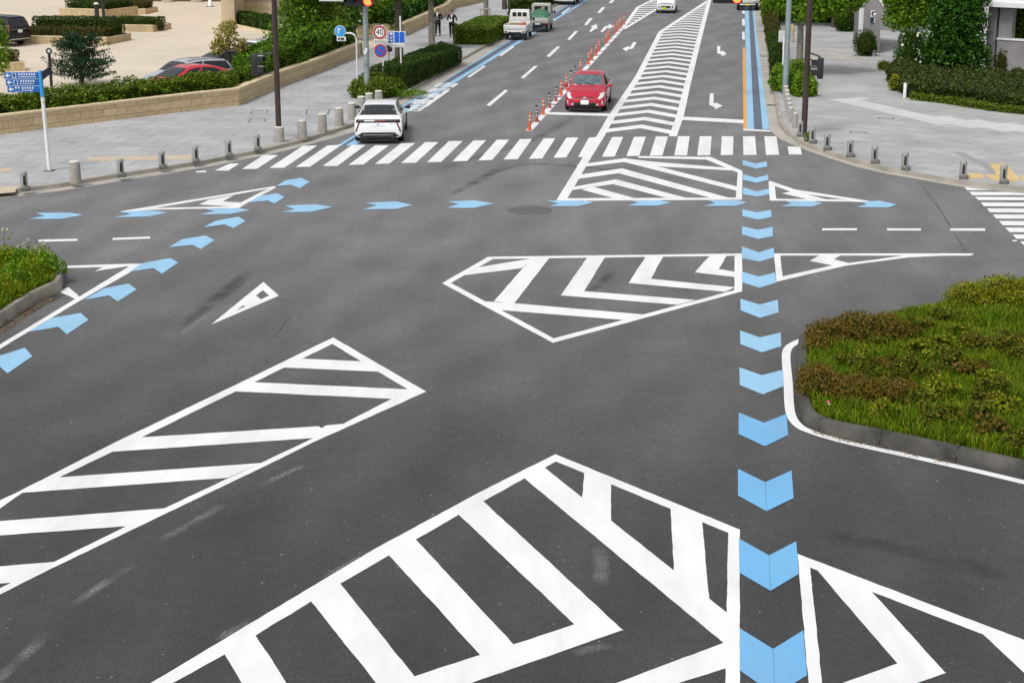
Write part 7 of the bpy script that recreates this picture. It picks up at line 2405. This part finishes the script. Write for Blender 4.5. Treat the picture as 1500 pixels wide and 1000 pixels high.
grass_field("grass", "overgrown green grass on the left traffic island", li_poly, 0.2, 80000, 0.20, 0.44, 'grass', 131, 0.009, rise, 0.6)
grass_field("grass", "yellow green weeds among the grass of the left traffic island", li_poly, 0.2, 60000, 0.16, 0.38, 'weed', 132, 0.011, rise, 0.8)
rng = np.random.default_rng(8)
for i, (px, py) in enumerate([(12, 396), (30, 400), (58, 398), (20, 422), (44, 412), (70, 405), (5, 440)]):
    azal = shrub("weed_clump", "leafy weed clump standing in the overgrown grass of the left traffic island", "weeds", G(px, py, 0.2), [((0, 0, 0.3), (0.3, 0.3, 0.32)), ((0.2, 0.1, 0.2), (0.25, 0.25, 0.25))], 0.07, ('weed', 'lf_bright')[i % 2], 420, 140 + i, "weed clumps on the left traffic island", core=0)
for px, py, top in ((8, 392, 336), (42, 392, 352), (66, 392, 355), (30, 394, 362), (56, 393, 366)):
    p = G(px, py, 0.2)
    h = HZ(p, top) - p.z
    t = thing("tall_weed", "tall thin flowering weed rising above the far edge of the left island", "weeds", p, 0, "tall weeds on the left traffic island")
    MB().tube([(0, 0, 0), (0.02, 0, h * .5), (0.05, 0.02, h)], [0.012, 0.009, 0.004], 6).build("stem", 'lf_bright', t, True)
    P = np.column_stack([rng.normal(0.03, 0.07, 60), rng.normal(0, 0.07, 60), rng.uniform(0.1, h, 60)])
    V, F = leaf_quads(P, np.tile([0, 0, 1.0], (60, 1)), 0.10, rng, 0.3, 0.3)
    np_mesh("leaves", V, F, 'lf_bright', t)
    P = np.column_stack([rng.normal(0.05, 0.05, 14), rng.normal(0, 0.05, 14), rng.normal(h, 0.03, 14)])
    V, F = leaf_quads(P, np.tile([0, 0, 1.0], (14, 1)), 0.04, rng, 0.6, 0.8)
    np_mesh("flowers", V, F, 'petal', t)
# fallen leaves and litter against the kerbs
dl = np.random.default_rng(3)
for nm, lb, pts, n_, sz in (("leaf_litter", "brown leaf litter lying along the foot of the left island kerb", [(0, 487), (20, 474), (50, 452), (78, 437)], 420, 0.045),
                            ("leaf_litter", "dry litter in the gutter along the foot of the right island kerb", [(1190, 630), (1240, 645), (1300, 657), (1390, 677)], 260, 0.035)):
    w_ = PX(pts)
    P = []
    for _ in range(n_):
        i = dl.integers(0, len(w_) - 1)
        q = w_[i].lerp(w_[i + 1], dl.random())
        P.append((q.x + dl.normal(0, 0.06), q.y - abs(dl.normal(0, 0.07)), 0.012 + dl.random() * 0.02))
    V, F = leaf_quads(np.array(P), np.tile([0, 0, 1.0], (n_, 1)), sz, dl, 0.75, 0.6)
    o = np_mesh(nm, V, F, 'litter')
    tag(o, lb, "leaf litter", kind='stuff')


# ------------------------------------------------------------------ people
def skinned(name, verts, edges, radii, mat, parent, root=0, sub=2):
    me = bpy.data.meshes.new(name)
    me.from_pydata(verts, edges, [])
    o = bpy.data.objects.new(name, me)
    COL.objects.link(o)
    md = o.modifiers.new("s", 'SKIN')
    for i, r in enumerate(radii):
        me.skin_vertices[0].data[i].radius = (r, r) if not isinstance(r, tuple) else r
        me.skin_vertices[0].data[i].use_root = i == root
    md.use_smooth_shade = True
    m2 = o.modifiers.new("u", 'SUBSURF')
    m2.levels = m2.render_levels = sub
    dg = bpy.context.evaluated_depsgraph_get()
    m = bpy.data.meshes.new_from_object(o.evaluated_get(dg))
    m.name = name
    m.materials.clear()
    m.materials.append(MT[mat])
    m.polygons.foreach_set("use_smooth", [True] * len(m.polygons))
    bpy.data.objects.remove(o)
    return link(bpy.data.objects.new(name, m), parent)


def person(label, loc, rz, stride, arms, flip=1):
    """standing figure, 1.72 m, facing local -y; arms = (elbow, wrist) of each side"""
    t = thing("person", label, "person", loc, rz)
    V, E, R = [], [], []

    def v(p, r):
        V.append(p); R.append(r)
        return len(V) - 1

    def chain(i0, items):
        k = i0
        for p, r in items:
            j = v(p, r)
            if k is not None:
                E.append((k, j))
            k = j
        return k
    pel = v((0, 0, 0.93), (0.15, 0.105))
    ch = chain(pel, [((0, 0.01, 1.10), (0.135, 0.095)), ((0, 0.0, 1.28), (0.165, 0.11)), ((0, 0.01, 1.40), (0.12, 0.08))])
    chain(ch, [((0, 0.005, 1.49), 0.052), ((0, -0.01, 1.55), (0.062, 0.075)), ((0, -0.012, 1.62), (0.074, 0.092)), ((0, 0.0, 1.69), (0.058, 0.070))])
    hands = []
    for sx, (el, wr) in zip((1, -1), arms):
        w = chain(ch, [((sx * 0.18, 0.01, 1.385), 0.062), (el, 0.042), (wr, 0.030)])
        el_, wr_ = Vector(el), Vector(wr)
        d = (wr_ - el_).normalized()
        pm = wr_ + d * 0.075
        pj = chain(w, [(tuple(pm), (0.038, 0.018))])
        s = d.cross(Vector((0, 0, 1))).normalized() if abs(d.z) < 0.9 else Vector((0, 1, 0))
        for q in range(4):
            b0 = pm + s * (q - 1.5) * 0.019
            L_ = (0.062, 0.072, 0.068, 0.052)[q]
            chain(pj, [(tuple(b0 + d * 0.03), 0.009), (tuple(b0 + d * (0.03 + L_ * .55) + Vector((0, 0, -0.012))), 0.008), (tuple(b0 + d * (0.03 + L_) + Vector((0, 0, -0.035))), 0.006)])
        chain(w, [(tuple(wr_ + d * 0.03 - s * 0.032), 0.011), (tuple(wr_ + d * 0.075 - s * 0.05), 0.008)])
        hands.append(pm + d * 0.05)
    for sx, st_ in ((1, stride), (-1, -stride)):
        chain(pel, [((sx * 0.095, 0, 0.86), 0.095), ((sx * 0.10, -st_ * 0.45 - 0.02, 0.48), 0.062), ((sx * 0.10, -st_ * 0.9 + 0.03, 0.09), 0.042), ((sx * 0.11, -st_ * 0.9 - 0.13, 0.035), (0.042, 0.03))])
    b = skinned("body", V, E, R, 'skin', t)
    # face
    MB().ball((0, -0.108, 1.595), (0.013, 0.02, 0.022), 8, 6).build("nose", 'skin', b, True)
    for sx in (1, -1):
        MB().ball((sx * 0.03, -0.095, 1.62), (0.012, 0.008, 0.007), 8, 6).build("eye", 'hair', b, True)
        MB().ball((sx * 0.078, 0.0, 1.60), (0.012, 0.022, 0.034), 8, 6).build("ear", 'skin', b, True)
    MB().ball((0, -0.098, 1.555), (0.026, 0.008, 0.006), 8, 6).build("mouth", 'signred', b, True)
    MB().ball((0, 0.016, 1.672), (0.085, 0.098, 0.068), 16, 10).ball((0, 0.045, 1.62), (0.082, 0.07, 0.085), 14, 8).build("hair", 'hair', t, True)
    # jacket, trousers, shoes
    Vc, Ec, Rc = [(0, 0, 0.80), (0, 0, 0.95), (0, 0.01, 1.12), (0, 0, 1.29), (0, 0.01, 1.41), (0, 0.008, 1.455)], [(i, i + 1) for i in range(5)], [(0.19, 0.135), (0.18, 0.13), (0.158, 0.118), (0.185, 0.13), (0.14, 0.095), (0.07, 0.07)]
    for sx, (el, wr) in zip((1, -1), arms):
        k = len(Vc)
        wr2 = tuple(Vector(el).lerp(Vector(wr), 0.88))
        Vc += [(sx * 0.185, 0.01, 1.39), el, wr2]
        Rc += [0.076, 0.058, 0.045]
        Ec += [(4, k), (k, k + 1), (k + 1, k + 2)]
    skinned("jacket", Vc, Ec, Rc, 'suit', t, 1)
    Vt, Et, Rt = [(0, 0, 0.92)], [], [(0.165, 0.12)]
    for sx, st_ in ((1, stride), (-1, -stride)):
        k = len(Vt)
        Vt += [(sx * 0.097, 0, 0.84), (sx * 0.10, -st_ * 0.45 - 0.02, 0.48), (sx * 0.10, -st_ * 0.9 + 0.03, 0.10)]
        Rt += [0.108, 0.080, 0.066]
        Et += [(0, k), (k, k + 1), (k + 1, k + 2)]
    skinned("trousers", Vt, Et, Rt, 'suit', t)
    for sx, st_ in ((1, stride), (-1, -stride)):
        MB().ball((sx * 0.105, -st_ * 0.9 - 0.06, 0.05), (0.05, 0.14, 0.05), 12, 8).build("shoe", 'leather', t, True)
    MB().add([(-0.055, -0.128, 1.425), (0.055, -0.128, 1.425), (0.012, -0.145, 1.20), (-0.012, -0.145, 1.20), (-0.055, -0.09, 1.425), (0.055, -0.09, 1.425), (0.012, -0.10, 1.20), (-0.012, -0.10, 1.20)],
             [(0, 1, 2, 3), (7, 6, 5, 4), (0, 4, 5, 1), (1, 5, 6, 2), (2, 6, 7, 3), (3, 7, 4, 0)]).build("shirt_front", 'shirt', t)
    return t, hands


p = G(662, 55.4, Z0)
FACE = heading(RD)
t1, hd = person("person in dark suit and white shirt walking with papers and a black bag", p, FACE + 0.1, 0.16, (((0.33, -0.02, 1.14), (0.30, -0.20, 1.05)), ((-0.30, 0.0, 1.15), (-0.12, -0.26, 1.12))))
mw = Matrix.Translation(p) @ Matrix.Rotation(FACE + 0.1, 4, 'Z')
q = mw @ hd[1]
t = thing("papers", "white papers held at the chest by the suited walker", "papers", q, FACE + 0.1)
MB().box((0, -0.02, 0.0), (0.23, 0.006, 0.17)).box((0.01, -0.028, 0.01), (0.21, 0.004, 0.15)).build("sheet", 'signwhite', t)
q = mw @ hd[0]
t = thing("shoulder_bag", "black bag hanging from the suited walker's arm", "bag", q + Vector((0, 0, -0.36)), FACE + 0.1)
MB().box((0, 0, 0.14), (0.14, 0.36, 0.28)).build("bag", 'leather', t, bevel=0.035, seg=3)
MB().tube([(0, -0.1, 0.27), (0, -0.07, 0.36), (0, 0.07, 0.36), (0, 0.1, 0.27)], 0.012, 6).build("handle", 'leather', t, True)
p = G(641.5, 53, Z0)
t2, hd = person("person in dark clothes half hidden behind the pale street tree trunk", p, FACE - 0.1, -0.12, (((0.31, -0.02, 1.12), (0.10, -0.25, 1.10)), ((-0.31, 0.02, 1.12), (-0.30, -0.06, 0.88))))

# ------------------------------------------------------------------ light
w = bpy.data.worlds.new("World")
SC.world = w
w.use_nodes = True
N, L = w.node_tree.nodes, w.node_tree.links
bg = N["Background"]
sk = N.new("ShaderNodeTexSky")
sk.sky_type = 'NISHITA'
sk.sun_disc = False
SUN_EL, SUN_AZ = math.radians(58), math.radians(215)
sk.sun_elevation = SUN_EL
sk.sun_rotation = SUN_AZ
sk.air_density, sk.dust_density, sk.ozone_density = 1.0, 3.5, 1.0
hs = N.new("ShaderNodeHueSaturation")       # an even, hazy white overcast
hs.inputs["Saturation"].default_value = 0.22
L.new(sk.outputs[0], hs.inputs["Color"])
L.new(hs.outputs[0], bg.inputs["Color"])
bg.inputs["Strength"].default_value = 0.13
sun = bpy.data.lights.new("sun", 'SUN')
sun.energy = 1.4
sun.angle = math.radians(14)
sun.color = (1.0, 0.97, 0.92)
so = bpy.data.objects.new("sun", sun)
COL.objects.link(so)
dv = Vector((math.sin(SUN_AZ) * math.cos(SUN_EL), math.cos(SUN_AZ) * math.cos(SUN_EL), math.sin(SUN_EL)))
so.rotation_euler = (-dv).to_track_quat('-Z', 'Y').to_euler()
so.location = (0, 0, 60)
SC.view_settings.view_transform = 'Standard'
SC.view_settings.look = 'None'
SC.view_settings.exposure = 0.22
SC.view_settings.gamma = 1.0
SC.cycles.max_bounces = 6
SC.cycles.transparent_max_bounces = 12
